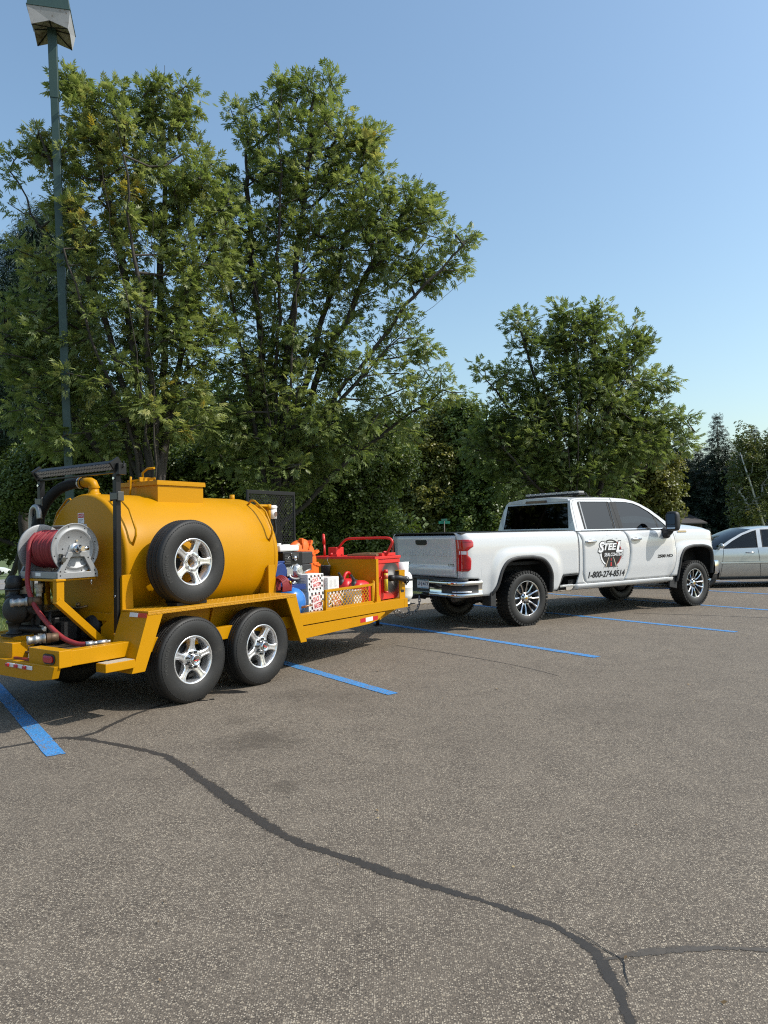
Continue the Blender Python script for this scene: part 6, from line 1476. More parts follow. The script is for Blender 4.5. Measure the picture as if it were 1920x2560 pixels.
def grow(base, fork_h, tips, rng, lean=(0, 0), step=.38, up=.5, leaders=()):
    base = np.array(base, float)
    nodes = [base]; par = [-1]
    nt = 7
    for k in range(1, nt + 1):
        t = k / nt; nodes.append(base + np.array([lean[0] * t * t + rng.normal() * .03, lean[1] * t * t + rng.normal() * .03, fork_h * t])); par.append(k - 1)
    for tgt in leaders:
        tgt = np.array(tgt, float); flat = np.linalg.norm((tgt - base)[:2]); hs = min(fork_h * rng.uniform(.55, 1.0), tgt[2] * .6)
        j = max(2, int(round(hs / fork_h * nt))); s0 = nodes[j]; c = s0 + (tgt - s0) * np.array([.38, .38, .55]) + rng.normal(size=3) * .15
        n_ = max(4, int(np.linalg.norm(tgt - s0) / .35)); prev = j; wob = np.zeros(3)
        for k in range(1, n_ + 1):
            t = k / n_; wob = wob * .6 + rng.normal(size=3) * .035
            nodes.append((1 - t) ** 2 * s0 + 2 * t * (1 - t) * c + t * t * tgt + wob); par.append(prev); prev = len(nodes) - 1
    arr = np.zeros((len(tips) * 14 + 50 + len(nodes), 3)); arr[:len(nodes)] = nodes; par = par + [0] * (len(arr) - len(par)); cnt = len(nodes); depth_ = np.zeros(len(arr))
    order = np.argsort(np.linalg.norm(tips - nodes[-1], axis=1))
    tipnode = np.zeros(len(tips), int)
    for i in order:
        p = tips[i]; A = arr[2:cnt]
        d = p - A; dist = np.linalg.norm(d, axis=1)
        c = dist + .9 * np.maximum(0, A[:, 2] - p[2] + .12 * dist) + .05 * depth_[2:cnt]
        j = int(c.argmin()) + 2; q = arr[j]; L = np.linalg.norm(p - q); m = max(1, min(12, int(L / step)))
        prev = j
        for k in range(1, m + 1):
            t = k / m; w = q + (p - q) * t; w = w + np.array([0, 0, -.10 * L * t * (1 - t) * 1.0]) * up + rng.normal(size=3) * .035 * (1 if k < m else 0)
            arr[cnt] = w; par[cnt] = prev; depth_[cnt] = depth_[prev] + 1; prev = cnt; cnt += 1
        tipnode[i] = prev
    w = np.zeros(cnt)
    for t in tipnode: w[t] += 1
    for k in range(cnt - 1, 0, -1): w[par[k]] += w[k]
    return arr[:cnt], np.array(par[:cnt]), w, tipnode

def limbs(arr, par, w, r0, pw=.44, n=6, rmax=.3, rmin=.005):
    idx = np.arange(1, len(arr)); a = arr[par[idx]]; b = arr[idx]
    r = np.clip(r0 * w ** pw, rmin, rmax); rb = r[idx]; ra = np.minimum(r[par[idx]], rb * 1.35)
    d = unit(b - a); ref = np.where(np.abs(d[:, 2:3]) > .9, np.array([[1., 0, 0]]), np.array([[0, 0, 1.]])); u = unit(np.cross(d, ref)); v = np.cross(d, u)
    ang = np.arange(n) * 2 * pi / n; ring = np.cos(ang)[None, :, None] * u[:, None, :] + np.sin(ang)[None, :, None] * v[:, None, :]
    b2 = b + d * rb[:, None] * .3
    V = np.concatenate([a[:, None] + ring * ra[:, None, None], b2[:, None] + ring * rb[:, None, None]], 1)
    k = np.arange(n); l = (k + 1) % n
    f = np.stack([k, l, n + l, n + k], 1)
    F_ = (np.arange(len(idx)) * 2 * n)[:, None, None] + f[None]
    return V.reshape(-1, 3), F_.reshape(-1, 4)

def blob_tips(blobs, Y0, count, rng, shell=.42):
    """blobs: photo-surveyed crown masses (px, py, rx, ry[, forward shift]); returns points in space"""
    C = []; R = []; W = []
    for b in blobs:
        dy = b[4] if len(b) > 4 else 0.0
        Y = Y0 + dy; C.append(at(b[0], b[1], Y)); k = Y / F_PX; rx, rz = b[2] * k, b[3] * k
        R.append((rx, .5 * (rx + rz) * .95, rz)); W.append(rx * rz)
    C = np.array([tuple(c) for c in C]); R = np.array(R); W = np.array(W); W = W / W.sum()
    pick = rng.choice(len(C), count, p=W)
    d = unit(rng.normal(size=(count, 3))) * (rng.random((count, 1)) ** shell)
    P = C[pick] + d * R[pick]
    return P, unit(d + np.array([0, 0, .25]))

ASHL = leaf_mat('ash_leaves', [(0, (.078, .110, .032)), (.35, (.145, .190, .055)), (.62, (.220, .262, .082)), (.80, (.31, .34, .12)), (.92, (.34, .32, .10)), (1, (.46, .36, .08))], .46, .42)
PINEL = leaf_mat('pine_needles', [(0, (.028, .052, .036)), (.6, (.050, .085, .055)), (1, (.085, .12, .07))], .5, .12)
SPRUCEL = leaf_mat('spruce_needles', [(0, (.012, .022, .011)), (.6, (.026, .040, .018)), (1, (.045, .062, .026))], .55, .08)
SHRUBL = leaf_mat('shrub_leaves', [(0, (.060, .092, .022)), (.5, (.118, .160, .036)), (.8, (.175, .215, .050)), (1, (.26, .25, .06))], .45, .28)
OLIVEL = leaf_mat('olive_leaves', [(0, (.075, .088, .02)), (.5, (.16, .168, .038)), (1, (.34, .28, .055))], .45, .3)
BIRCHL = leaf_mat('birch_leaves', [(0, (.055, .075, .018)), (.5, (.11, .13, .032)), (1, (.22, .19, .045))], .45, .3)

def tree(name, label, base_px, Y0, blobs, tips_n, per, tmpl, leafm, seed, lead=(), fork=2.2, spread=.42, r0=.010, barkm=None, group=None, patch=None, cat='tree', lean=(0, 0), extra_dark=0, size=(.8, 1.25), droop=.25, shell=.42, up=.5, base_z=None):
    rng = np.random.default_rng(seed)
    g = at(base_px[0], base_px[1], Y0); nd = LN.x * g.x + LN.y * g.y - KERB_N - .08
    z0 = land_z(nd) if nd > 0 else 0.0
    if base_z is not None: z0 = base_z
    tips, dirs = blob_tips(blobs, Y0, tips_n, rng, shell)
    keep = tips[:, 2] > z0 + .25; tips, dirs = tips[keep], dirs[keep]
    t = thing(name, label, cat, None, (g.x, g.y, z0), group)
    arr, par, w, tn = grow((0, 0, -.1), fork, tips - np.array([g.x, g.y, z0]), rng, lean, up=up, leaders=[np.array(tuple(at(q[0], q[1], Y0 + (q[2] if len(q) > 2 else 0)))) - np.array([g.x, g.y, z0]) for q in lead])
    V, F_ = limbs(arr, par, w, r0)
    o = quick('trunk', V, F_, barkm or BARK, None, parent=t, smooth=True)
    # leaves follow each twig's own direction
    td = unit(arr[tn] - arr[par[tn]])
    V, F_, tt = scatter_leaves(tips - np.array([g.x, g.y, z0]), unit(td + dirs * .6), per, spread, tmpl, rng, droop, size, patch=(lambda P: patch(P + np.array([g.x, g.y, z0]))) if patch else None)
    quick('crown', V, F_, leafm, None, parent=t, tint=tt)
    return t

yellow_spots = [(at(140, 330, 15.0), .55), (at(245, 520, 14.5), .5), (at(150, 420, 15), .45), (at(110, 600, 15), .45), (at(270, 370, 14.5), .45), (at(330, 480, 14.5), .4), (at(480, 1040, 14.5), .5)]
def patch_b(P):
    o = np.zeros(len(P))
    for c, r in yellow_spots: o = np.maximum(o, .46 * np.exp(-((P - np.array(tuple(c))) ** 2).sum(1) / (2 * r * r)))
    return o * (.4 + .6 * RNG.random(len(P))) + .08
def patch_a(P):
    o = np.zeros(len(P))
    for c, r in ((at(930, 350, 16), .5), (at(900, 300, 16), .35), (at(930, 730, 15.5), .4)): o = np.maximum(o, .34 * np.exp(-((P - np.array(tuple(c))) ** 2).sum(1) / (2 * r * r)))
    return o * (.4 + .6 * RNG.random(len(P))) + .05
A_BL = [(793, 205, 45, 55), (720, 250, 70, 60), (600, 290, 28, 40), (640, 345, 60, 50), (575, 480, 50, 60), (560, 560, 55, 60), (770, 330, 120, 90), (900, 400, 85, 75), (930, 350, 40, 65), (650, 470, 115, 110), (800, 480, 150, 120), (960, 520, 110, 85), (1040, 480, 45, 45), (1060, 570, 85, 55), (1150, 595, 45, 25), (1120, 680, 65, 40), (900, 620, 170, 85), (1010, 690, 90, 60), (690, 680, 160, 150), (600, 640, 80, 120), (1000, 775, 65, 22), (860, 740, 90, 40), (880, 850, 120, 55), (1010, 860, 80, 60), (1085, 930, 60, 30), (1110, 990, 50, 28), (940, 950, 150, 70), (760, 860, 130, 100), (640, 900, 130, 120), (700, 1040, 170, 110), (850, 1080, 170, 90), (1000, 1050, 110, 60), (560, 1060, 120, 120), (720, 1180, 150, 80)]
tree('ash_tree', 'tall broad ash tree rising behind the yellow tank, taller right half of the big crown', (690, 1490), 16.6, A_BL, 860, 21, T_ASH, ASHL, 1, lead=((793, 165), (600, 260, .5), (700, 230, -1), (960, 330, 1), (1060, 440), (1195, 585, -.5), (1170, 690, .8), (1060, 790, -1), (1135, 960, .4), (560, 500, -1), (930, 520, -2.2), (800, 350, -2), (640, 700, -2.5), (850, 640, 2), (700, 450, 2)), droop=.02, fork=2.8, size=(.62, 1.15), spread=.24, r0=.0098, group='ash trees along the kerb', patch=patch_a, shell=.36)
B_BL = [(530, 470, 45, 60), (550, 560, 60, 60), (535, 640, 60, 60), (186, 185, 28, 35), (160, 215, 35, 35), (250, 240, 60, 45), (410, 215, 45, 50), (340, 250, 65, 50), (470, 265, 38, 50), (230, 300, 85, 65), (350, 340, 110, 85), (470, 350, 45, 75), (200, 400, 85, 70), (85, 345, 35, 45), (110, 400, 50, 45), (50, 400, 32, 28), (50, 455, 30, 18), (330, 470, 140, 100), (480, 480, 55, 90), (250, 560, 120, 90), (150, 520, 55, 50), (30, 520, 45, 30), (60, 640, 60, 40), (380, 620, 140, 100), (200, 680, 130, 90), (480, 680, 90, 110), (60, 760, 70, 50), (330, 800, 170, 100), (150, 840, 120, 90), (470, 850, 110, 110), (20, 900, 90, 80), (280, 960, 170, 90), (420, 1010, 130, 100), (120, 1010, 120, 90), (250, 1100, 180, 70)]
tree('ash_tree', 'ash tree with yellowing leaves behind the green lamp post', (400, 1500), 15.0, B_BL, 800, 20, T_ASH, ASHL, 2, lead=((188, 160), (412, 170, .6), (80, 290, -.5), (15, 390), (300, 290, -1.5), (40, 480, 1), (510, 560, .5), (10, 800), (250, 420, -2), (380, 520, -2), (330, 640, 1.5), (150, 620, -1)), droop=.0, fork=2.2, size=(.6, 1.12), spread=.22, r0=.0088, group='ash trees along the kerb', patch=patch_b, shell=.36)
C_BL = [(1488, 785, 35, 35), (1398, 785, 30, 35), (1440, 835, 70, 45), (1300, 805, 35, 25), (1340, 865, 70, 45), (1560, 830, 45, 28), (1480, 900, 110, 60), (1600, 870, 35, 28), (1215, 920, 28, 14), (1270, 950, 45, 28), (1370, 970, 110, 65), (1560, 960, 90, 60), (1640, 950, 40, 22), (1480, 1030, 150, 75), (1300, 1050, 100, 60), (1620, 1040, 80, 40), (1700, 1050, 32, 18), (1400, 1130, 150, 80), (1570, 1110, 110, 60), (1240, 1120, 90, 70), (1700, 1100, 40, 20), (1480, 1200, 150, 60), (1330, 1200, 110, 60)]
tree('ash_tree', 'rounded ash tree standing behind the white truck cab', (1445, 1370), 19.5, C_BL, 680, 20, T_ASH, ASHL, 3, lead=((1490, 760), (1395, 760, 1), (1280, 795), (1600, 835, -1), (1195, 922), (1675, 950, .5), (1738, 1082), (1230, 1090, -1), (1440, 850, -2), (1540, 930, -2), (1360, 930, -2), (1450, 900, 2)), droop=.05, fork=1.6, size=(.66, 1.2), spread=.27, r0=.0095, group='ash trees along the kerb', shell=.36)
# undergrowth and smaller trees behind
shr = [
    ('shrub', 'yellow green shrub between the trailer kettle and the tailgate', (1075, 1385), 48, [(1075, 1140, 90, 90), (1060, 1260, 110, 100), (1110, 1060, 60, 50)], 330, OLIVEL, 11),
    ('shrub', 'dark green shrub just left of the truck cab', (1220, 1385), 47, [(1230, 1160, 100, 90), (1200, 1280, 120, 80), (1150, 1060, 60, 60), (1290, 1250, 80, 80)], 330, SHRUBL, 12),
    ('shrub', 'small olive tree right of the truck cab roof', (1610, 1400), 25, [(1615, 1190, 85, 70), (1600, 1110, 60, 50), (1640, 1260, 60, 50), (1560, 1250, 70, 60)], 330, OLIVEL, 13),
    ('shrub', 'leafy shrub above the orange blower housing', (880, 1410), 21, [(870, 1230, 120, 100), (930, 1150, 110, 80), (900, 1330, 120, 70), (800, 1160, 80, 70)], 380, SHRUBL, 14),
    ('shrub', 'dark shrub right behind the hatch box of the tank', (560, 1410), 20, [(540, 1180, 130, 90), (620, 1250, 120, 90), (480, 1280, 120, 80)], 380, SHRUBL, 15),
    ('shrub', 'dark shrub behind the light bar at the left', (220, 1410), 19, [(200, 1140, 150, 80), (330, 1190, 110, 90), (90, 1200, 130, 80), (240, 1270, 150, 70)], 420, SHRUBL, 16),
    ('shrub', 'low dark shrub at the left edge above the far white car', (20, 1420), 23, [(20, 1270, 110, 80), (-60, 1180, 110, 100), (80, 1330, 60, 40)], 280, SHRUBL, 17)]
for nm, lb_, bp_, Y_, bl_, n_, lm_, sd in shr:
    k_ = max(1.0, Y_ / 24)
    tree(nm, lb_, bp_, Y_, bl_, n_, 24, T_SMALL, lm_, sd, fork=.8 * k_, spread=.40 * k_, r0=.008 * k_, cat='shrub', group='undergrowth behind the kerb', size=(.9 * k_, 1.5 * k_), shell=.45)
# pine on the left
tree('pine_tree', 'blue green pine behind the lamp post at the left edge', (60, 1420), 22, [(110, 580, 60, 35), (60, 640, 80, 40), (170, 650, 60, 40), (0, 720, 90, 40), (120, 740, 110, 45), (-20, 820, 100, 45), (100, 850, 130, 45), (210, 830, 60, 40), (40, 950, 150, 50), (180, 960, 80, 50), (60, 1050, 170, 50)], 520, 22, T_PINE, PINEL, 21, fork=3.0, spread=.42, r0=.010, size=(.9, 1.4), shell=.6)

def spruce(label, px, py_top, Y0, half_px, seed, group='spruces at the right', zb=None):
    rng = np.random.default_rng(seed)
    top = at(px, py_top, Y0); nd = LN.x * top.x + LN.y * top.y - KERB_N
    z0 = land_z(max(nd, .2)) if zb is None else zb; H = top.z - z0; R = half_px * Y0 / F_PX
    t = thing('spruce_tree', label, 'spruce', None, (top.x, top.y, z0), group)
    m = MB(); m.tube([(0, 0, -.1), (0, 0, H * .4), (0, 0, H)], [H * .022, H * .014, .01], 8)
    me = m.mesh('trunk', BARK); o = bpy.data.objects.new('trunk', me); COL.objects.link(o); o.parent = t
    TP = []; DR_ = []; S = []
    z = H * .985
    while z > H * .06:
        f = 1 - z / H; r = R * (f ** .9) * rng.uniform(.80, 1.15) + .03; nb = int(7 + 9 * f)
        for k in range(nb):
            a = 2 * pi * (k + rng.uniform(-.35, .35)) / nb + z * 3; rr = r * rng.uniform(.72, 1.12); ns = max(2, int(rr / (.20 * Y0 / 36)))
            for q in range(ns):
                s_ = (q + .6) / ns; x = rr * s_
                TP.append((x * cos(a), x * sin(a), z - .30 * x * (.4 + .6 * f) + .10 * x * s_ + rng.normal() * .04)); DR_.append((cos(a + rng.normal() * .55), sin(a + rng.normal() * .55), -.22 + rng.normal() * .15)); S.append(.42 + .75 * min(1, f * 2.2))
        z -= H * .020 + .07 * Y0 / 36
    V, F_, tt = scatter_leaves(np.array(TP), unit(np.array(DR_)), 4, .15 * Y0 / 36, T_SPRUCE, rng, .12, (.8 * Y0 / 36, 1.35 * Y0 / 36), 1.6, tipscale=np.array(S))
    quick('crown', V, F_, SPRUCEL, None, parent=t, tint=tt)
spruce('tall pointed spruce standing highest in the gap right of the truck', 1792, 1036, 66, 112, 31)
spruce('dark spruce directly above the truck mirror', 1700, 1085, 68, 80, 32)
spruce('slim spruce between the two big spruces above the truck hood', 1745, 1118, 74, 60, 33)
spruce('spruce behind the birch at the right edge', 1885, 1070, 76, 70, 34)
spruce('spruce cut off by the right edge of the photo', 1935, 1045, 72, 80, 35)
spruce('short spruce low behind the truck hood', 1835, 1150, 64, 85, 36)
spruce('broad spruce filling the gap between the tallest spruce and the birch', 1850, 1098, 78, 95, 37)
spruce('dark spruce at the left foot of the tallest spruce', 1722, 1150, 70, 80, 38)
tree('birch_tree', 'birch with pale leaning trunks above the silver car', (1905, 1390), 46, [(1865, 1110, 35, 40), (1890, 1160, 45, 55), (1860, 1200, 35, 50), (1910, 1220, 45, 55), (1880, 1280, 45, 45), (1940, 1130, 45, 55)], 150, 16, T_SMALL, BIRCHL, 41, fork=4.2, spread=.6, r0=.012, barkm=BIRCHB, size=(1.4, 2.2), lean=(-1.3, 0), shell=.6)
m = MB(); q0 = at(1915, 1330, 45.6); q1 = at(1870, 1190, 45.6); q2 = at(1850, 1130, 45.6)
m.tube([q0, q1, q2], [.075, .06, .02], 8); q3 = at(1935, 1290, 45.8); q4 = at(1898, 1170, 45.8); m.tube([q3, q4], [.06, .03], 8)
bt_ = [o for o in bpy.data.objects if o.name == 'birch_tree'][0]
me = m.mesh('leaning_stem', BIRCHB, bt_.location); o = bpy.data.objects.new('leaning_stem', me); COL.objects.link(o); o.parent = bt_; 
# the wood behind everything: one mass
rng = np.random.default_rng(77)
wl = [(-150, 1180, 160, 160), (0, 1160, 170, 170), (180, 1120, 180, 180), (380, 1150, 190, 180), (580, 1120, 190, 180), (780, 1160, 190, 160), (960, 1190, 170, 150), (1120, 1200, 150, 140), (1260, 1190, 150, 140), (200, 1330, 250, 80), (500, 1330, 250, 90), (800, 1340, 250, 80), (1100, 1340, 250, 70), (1300, 1320, 180, 70)]
P1, D1 = blob_tips([q for q in wl if q[0] < 900], 29, 1900, rng, .6)
P3, D3 = blob_tips([q for q in wl if q[0] >= 900], 58, 900, rng, .6)
wr = [(1500, 1250, 170, 90), (1660, 1230, 120, 90), (1780, 1240, 110, 80), (1880, 1230, 120, 90), (2000, 1230, 140, 110), (1820, 1330, 160, 50)]
P2, D2 = blob_tips(wr, 84, 900, rng, .6)
P2 = np.concatenate([P2, P3]); D2 = np.concatenate([D2, D3])
V1, F1, t1 = scatter_leaves(P1, D1, 12, .62, T_BIG, rng, .2, (1.0, 1.7)); V2, F2, t2 = scatter_leaves(P2, D2, 11, 1.3, T_BIG, rng, .2, (2.2, 3.6))
quick('far_wood', np.concatenate([V1, V2]), np.concatenate([F1, F2 + len(V1)]), SHRUBL, 'dark mass of woodland foliage behind all the trees', 'wood', 'stuff', tint=np.concatenate([t1, t2]) * .6)
# ------------------------------------------------------------------ lamp post
a0 = at(172, 1165, 14.4); a1 = at(131, 95, 14.4); dv = (a1 - a0); base = a0 - dv * ((a0.z - .10) / dv.z); axis = dv.normalized()
lp = thing('lamp_post', 'tall green square lamp post with a boxy head above the trees', 'lamp post', None, tuple(base))
OFF[lp.name] = Vector((0, 0, 0)); 
Mx = axis.to_track_quat('Z', 'Y').to_matrix() ; tw = Matrix.Rotation(radians(24), 3, 'Z')
MP = Matrix.Rotation(0, 3, 'Z'); e3 = axis; e1 = Vector((cos(radians(16)), sin(radians(16)), 0)); e1 = (e1 - e3 * e1.dot(e3)).normalized(); e2 = e3.cross(e1)
LP = lambda x, y, z: e1 * x + e2 * y + e3 * z
HL = (a1 - base).length + .02
def sq_ring(h, z): return [LP(-h, -h, z), LP(h, -h, z), LP(h, h, z), LP(-h, h, z)]
def sq_loft(rings, cap=True):
    m = MB(); n = 4; v = [p for r in rings for p in r]; f = []
    for i in range(len(rings) - 1):
        for k in range(4): f.append((i * 4 + k, i * 4 + (k + 1) % 4, i * 4 + 4 + (k + 1) % 4, i * 4 + 4 + k))
    if cap: f += [(3, 2, 1, 0), tuple(len(v) - 4 + k for k in range(4))]
    return m.add(v, f)
SZ = HL - 1.28
part(lp, 'pole', sq_loft([sq_ring(.076, -.1), sq_ring(.072, SZ)]), POLEG, .008)
part(lp, 'upper_sleeve', sq_loft([sq_ring(.082, SZ - .02), sq_ring(.082, HL + .18)]), POLEG, .008)
part(lp, 'pole_base', sq_loft([sq_ring(.15, -.1), sq_ring(.15, .03), sq_ring(.10, .05), sq_ring(.09, .25)]), POLEG, .006)
hz = HL + .02
m = MB()
c4 = sq_ring(.337, hz - .03); mid = [LP(0, -.337, hz + .09), LP(.337, 0, hz + .09), LP(0, .337, hz + .09), LP(-.337, 0, hz + .09)]; top = sq_ring(.40, hz + .32)
v = []; f = []
for k in range(4):
    i = len(v); v += [c4[k], mid[k], c4[(k + 1) % 4], top[(k + 1) % 4], top[k]]; f += [(i, i + 1, i + 4), (i + 1, i + 2, i + 3), (i + 1, i + 3, i + 4)]
m.add(v, f); part(lp, 'lamp_skirt', m, LAMPGREY)
m = MB(); inn = sq_ring(.08, hz + .13); v = []; f = []
for k in range(4):
    i = len(v); v += [c4[k], mid[k], c4[(k + 1) % 4], inn[(k + 1) % 4], inn[k]]; f += [(i, i + 4, i + 1), (i + 1, i + 4, i + 3), (i + 1, i + 3, i + 2)]
m.add(v, f); part(lp, 'lamp_underside', m, mat('dirty_lamp_lens', (.30, .27, .23), .5, 0, .3, 8, dirt=((.10, .065, .04), 9, .48)))
m = MB()
for k in range(4):
    p, q = c4[k], c4[(k + 1) % 4]; a, b = inn[k], inn[(k + 1) % 4]; mm = mid[k]
    for (u, w_) in ((p, a), (mm, (a + b) / 2)): m.bar(u * .97 + w_ * .03 - e3 * .004, w_ - e3 * .004, .022, .012, tuple(e3))
part(lp, 'lens_ribs', m, DARK, kind='stuff')
part(lp, 'lamp_housing', sq_loft([sq_ring(.408, hz + .31), sq_ring(.408, hz + .335), sq_ring(.397, hz + .34), sq_ring(.34, hz + .80), sq_ring(.29, hz + .87)]), POLEG, .012)

# ------------------------------------------------------------------ cars
def sedan(name, label, frame, paint, group=None, detail=True):
    c = thing(name, label, 'car', frame, (0, 0, 0), group)
    def ys(x, z):
        y = interp(z, [(.22, .82), (.32, .875), (.45, .90), (.60, .912), (.64, .908), (.80, .905), (.92, .885), (1.02, .85)])
        if x > 1.5: y -= .16 * ((x - 1.5) / .95) ** 2.2
        if x < -1.6: y -= .14 * ((-1.6 - x) / .85) ** 2.2
        return y
    belt = lambda x: interp(x, [(-2.42, .86), (-2.3, .95), (-1.75, 1.0), (-.8, .985), (.6, .945), (1.05, .925), (1.6, .86), (2.1, .77), (2.40, .66), (2.45, .58)])
    wh = [(-1.40, .335), (1.42, .335)]
    def zl(x):
        for xc, r in wh:
            d = abs(x - xc)
            if d < .375: return max(.24, .335 + sqrt(.375 ** 2 - d * d) * .98)
        return .235
    for s in (-1, 1):
        xs = sorted(set([lerp(-2.42, 2.45, k / 90) for k in range(91)] + [xc + .375 * cos(pi * q / 24) for xc, _ in wh for q in range(25)]))
        part(c, 'body_side', MB().grid([[(x, s * ys(x, lerp(zl(x), belt(x), j / 14)), lerp(zl(x), belt(x), j / 14)) for j in range(15)] for x in xs]), paint)
        m = MB(); m.grid([[(x, s * (ys(x, z) + .009), z) for z in (.585, .60, .625, .63)] for x in [lerp(-1.0, 1.02, k / 14) for k in range(15)]]); part(c, 'side_moulding', m, paint)
        for z in (.582, .633):
            m = MB(); m.grid([[(x, s * (ys(x, z) + .004), z + dz) for dz in (-.004, .004)] for x in [lerp(-1.0, 1.02, k / 14) for k in range(15)]]); part(c, 'moulding_shadow_gap', m, DARK)
        for x0, x1 in ((1.03, .93), (.045, .10), (-.98, -.92)):
            m = MB(); m.grid([[(lerp(x0, x1, (z - .28) / .66) + dx, s * (ys(lerp(x0, x1, (z - .28) / .66), z) + .003), z) for dx in (-.004, .004)] for z in [lerp(.28, .94, k / 10) for k in range(11)]]); part(c, 'door_gap', m, DARK)
        for x0 in (.20, -.82):
            m = MB(); m.tube([(x0, s * (.90 + .0), .845), (x0 + .04, s * .935, .85), (x0 + .16, s * .935, .852), (x0 + .20, s * .90, .85)], .013, 8); part(c, 'door_handle', m, CHROME)
        m = MB(); m.box(-1.0, 1.03, *sy(s, .84, .87), .20, .25); part(c, 'sill', m, DARK)
        m = MB(); m.sphere((1.02, s * .97, 1.02), .085, sc=(.75, 1.1, .75)); m.bar((1.02, s * .84, .97), (1.02, s * .95, 1.0), .05, .03); part(c, 'door_mirror', m, paint)
    # greenhouse
    gy = lambda z: .855 - (z - .93) * .44
    sd = [(-1.85, .985), (-.8, .985), (.6, .945), (1.12, .922), (1.0, 1.0), (.72, 1.16), (.42, 1.31), (.15, 1.405), (-.15, 1.45), (-.45, 1.46), (-.8, 1.44), (-1.1, 1.385), (-1.45, 1.23)]
    fw = [(.075, .965), (.93, .945), (.90, .985), (.66, 1.135), (.38, 1.275), (.12, 1.365), (.02, 1.39)]
    rw = [(-.03, .97), (-1.15, 1.0), (-1.28, 1.05), (-1.0, 1.28), (-.75, 1.37), (-.3, 1.405), (-.08, 1.40)]
    for s in (-1, 1):
        f = lambda a, b, o=0.0: (a, s * (gy(b) + o), b)
        m = MB(); m.sheet([sd, fw, rw], f); part(c, 'window_frame', m, paint)
        m = MB()
        for l in (fw, rw):
            cxx = sum(p[0] for p in l) / len(l); czz = sum(p[1] for p in l) / len(l); sc_ = [(cxx + (a - cxx) * .955, czz + (b - czz) * .93) for a, b in l]
            m.sheet([l, sc_], lambda a, b: f(a, b, .002))
        part(c, 'window_trim', m, BLACKP)
        m = MB(); m.sheet([fw], lambda a, b: f(a, b, -.01)); part(c, 'side_window', m, CLEARGL)
        m = MB(); m.sheet([rw], lambda a, b: f(a, b, -.01)); part(c, 'side_window', m, CLEARGL)
    rf = [(.15, 1.405), (-.15, 1.45), (-.45, 1.46), (-.8, 1.44), (-1.1, 1.385)]
    ac = lambda rows, bul: MB().grid([[(x + bul[i] * (1 - v * v), v * gy(z), z + .035 * (1 - abs(v) ** 2.5)) for v in [k / 8 - 1 for k in range(17)]] for i, (x, z) in enumerate(rows)])
    part(c, 'roof', ac(rf, [.06, 0, 0, 0, -.05]), paint)
    part(c, 'windscreen', ac([(1.12, .922), (1.0, 1.0), (.72, 1.16), (.42, 1.31), (.15, 1.405)], [.26, .22, .14, .09, .06]), CLEARGL)
    part(c, 'rear_window', ac([(-1.1, 1.385), (-1.45, 1.23), (-1.85, .985)], [-.05, -.08, -.15]), CLEARGL)
    m = MB(); m.grid([[(x, v * ys(x, belt(x)), belt(x) + .075 * (1 - abs(v) ** 3) * smooth(2.46, 2.0, x)) for v in [k / 8 - 1 for k in range(17)]] for x in (1.05, 1.3, 1.6, 1.9, 2.1, 2.3, 2.4, 2.45)]); part(c, 'hood', m, paint)
    m = MB(); m.grid([[(x, v * ys(x, belt(x)), belt(x) + .03 * (1 - abs(v) ** 3)) for v in [k / 8 - 1 for k in range(17)]] for x in (-2.42, -2.3, -2.0, -1.75)]); part(c, 'boot_lid', m, paint)
    for xx, nm in ((2.45, 'front_bumper'), (-2.42, 'rear_bumper')):
        m = MB(); sg_ = 1 if xx > 0 else -1
        m.grid([[(xx + sg_ * (.16 * (1 - v * v)) - sg_ * (.05 if z > .6 else 0), v * ys(xx, .5), z) for z in (.22, .35, .5, .62, .80 if xx < 0 else .66)] for v in [k / 8 - 1 for k in range(17)]]); part(c, nm, m, paint)
    m = MB(); m.box(-2.1, 2.2, -.78, .78, .20, .34); m.box(-.9, 1.0, -.78, .78, .34, .50); m.box(.55, 1.0, -.75, .75, .7, .90); part(c, 'floor', m, DARK)
    for x, y in ((-.05, .36), (-.05, -.36), (-.95, 0)):
        m = MB(); m.obox((x + .12, y, .52), .26, .24 if y else .6, .10); m.obox((x - .16, y, .82), .08, .23 if y else .6, .30, Matrix.Rotation(-.25, 3, 'Y')); m.obox((x - .25, y, 1.17), .05, .12 if y else .4, .08); part(c, 'seat', m, mat('grey_seat', (.11, .11, .11), .8), .04)
    m = MB(); m.tube([(.55 + .06 * sin(t), .36 + .18 * cos(t), .95 + .17 * sin(t)) for t in [2 * pi * k / 20 for k in range(20)]], .014, 8, closed=True); part(c, 'steering_wheel', m, PLASTIC)
    w0_ = None
    for x in (-1.40, 1.42):
        for s in (-1, 1):
            if w0_ is None:
                m = MB(); m.lathe([(.20, -.08), (.19, .09), (0, .09)], n=28); m.lathe([(0, -.06), (.05, -.075), (.19, -.07), (.21, -.085), (.215, -.08)], n=28); w_ = part(c, 'wheel', m, ALU); OFF[w_.name] = Vector((0, 0, 0))
                m = MB(); m.lathe(tyre_profile(.33, .212, .215), n=40); part(w_, 'tyre', m, RUBBER); w0_ = w_
            else: w_ = copy_tree(w0_, c)
            w_.location = (x, s * .78, .332); w_.rotation_euler = (0, 0, 0 if s < 0 else pi)
    return c
SILVER = mat('silver_car_paint', (.52, .525, .51), .3, .75, .03, 3, coat=.8)
WCAR = mat('white_sedan_paint', (.78, .78, .77), .3, 0, .02, 3, coat=.7)
sedan('parked_car', 'silver grey sedan parked beyond the truck, cut off by the right edge', Frame(9.14, 18.35, -90), SILVER)
far = at(-42, 1440, 76)
sedan('distant_car', 'tiny white sedan on the far side of the road at the left edge', Frame(far.x, far.y, 66, far.z - .05), WCAR)
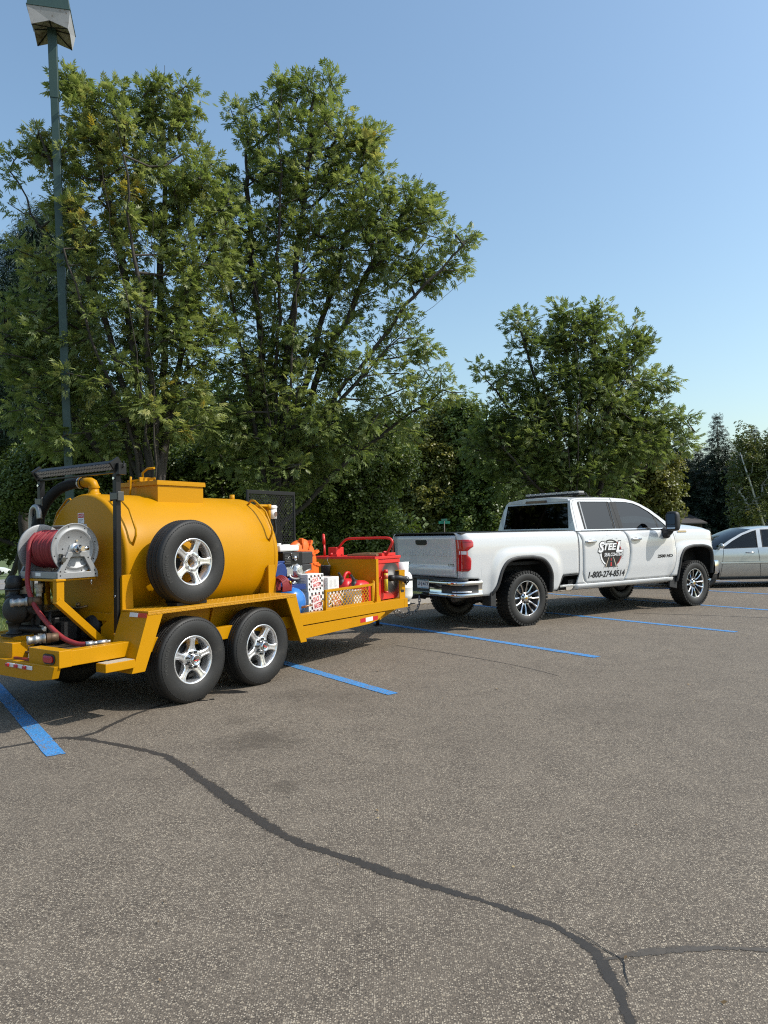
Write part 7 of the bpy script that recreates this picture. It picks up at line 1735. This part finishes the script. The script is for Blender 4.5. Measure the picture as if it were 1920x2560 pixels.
# ------------------------------------------------------------------ street name sign, house
q = at(1111, 1318, 42); nd = LN.x * q.x + LN.y * q.y - KERB_N; zg = land_z(nd)
ss = thing('street_sign', 'green street name sign on a post seen above the tailgate', 'sign', None, (q.x, q.y, zg)); OFF[ss.name] = Vector((0, 0, 0))
SG = mat('sign_green', (.03, .22, .15), .4, 0, .08, 10)
zz_ = at(1111, 1306, 42).z - zg
m = MB(); m.cyl((0, 0, -.2), (0, 0, zz_ + .08), .03, 8); part(ss, 'post', m, mat('sign_post', (.12, .10, .08), .7))
m = MB(); m.box(-.33, .33, -.012, -.004, zz_ - .08, zz_ + .075); part(ss, 'name_blade', m, SG)
m = MB(); m.box(-.010, .002, -.30, .30, zz_ + .085, zz_ + .21); m.v = [(x * cos(.5) - y * sin(.5), x * sin(.5) + y * cos(.5), z) for x, y, z in m.v]; part(ss, 'name_blade', m, SG)
hs_ = thing('house', 'dark shingled house roof with chimney glimpsed above the truck hood', 'house', None, tuple(at(1730, 1340, 62))); OFF[hs_.name] = Vector((0, 0, 0)); hz0 = hs_.location.z
def hp_(px, py): p = at(px, py, 62); return p.x - hs_.location.x, p.z - hz0
x0, zr = hp_(1640, 1290); x1, _ = hp_(1768, 1288); _, ze = hp_(1700, 1308)
zg_ = -1.2 - hz0
m = MB(); m.box(x0 + .2, x1 - .2, .6, 6.4, zg_, ze); part(hs_, 'wall', m, mat('brown_siding', (.05, .038, .028), .8))
m = MB(); m.prism([(0, ze - .1), (3.5, zr), (7, ze - .1), (7, ze + .02), (3.5, zr + .14), (0, ze + .02)], lambda a, b: (x0, a, b), (x1 - x0, 0, 0)); rf_ = part(hs_, 'roof', m, mat('weathered_shingles', (.062, .054, .048), .85, 0, .4, 5, .4, 30))
cx_, cz_ = hp_(1738, 1284); m = MB(); m.box(cx_ - .35, cx_ + .35, 2.4, 3.1, ze, cz_ + .3); part(rf_, 'chimney', m, mat('brick_chimney', (.24, .17, .12), .85, 0, .3, 12))
for px_ in (1668, 1712, 1770):
    wx, _ = hp_(px_, 1320); m = MB(); m.box(wx - .5, wx + .5, .56, .61, ze - 1.5, ze - .5); w_ = part(hs_, 'window', m, mat('house_window_dark', (.03, .035, .04), .1, 0, .2, 8)); m = MB(); m.box(wx - .56, wx + .56, .54, .558, ze - 1.57, ze - 1.5); part(w_, 'sill', m, WHITEP)
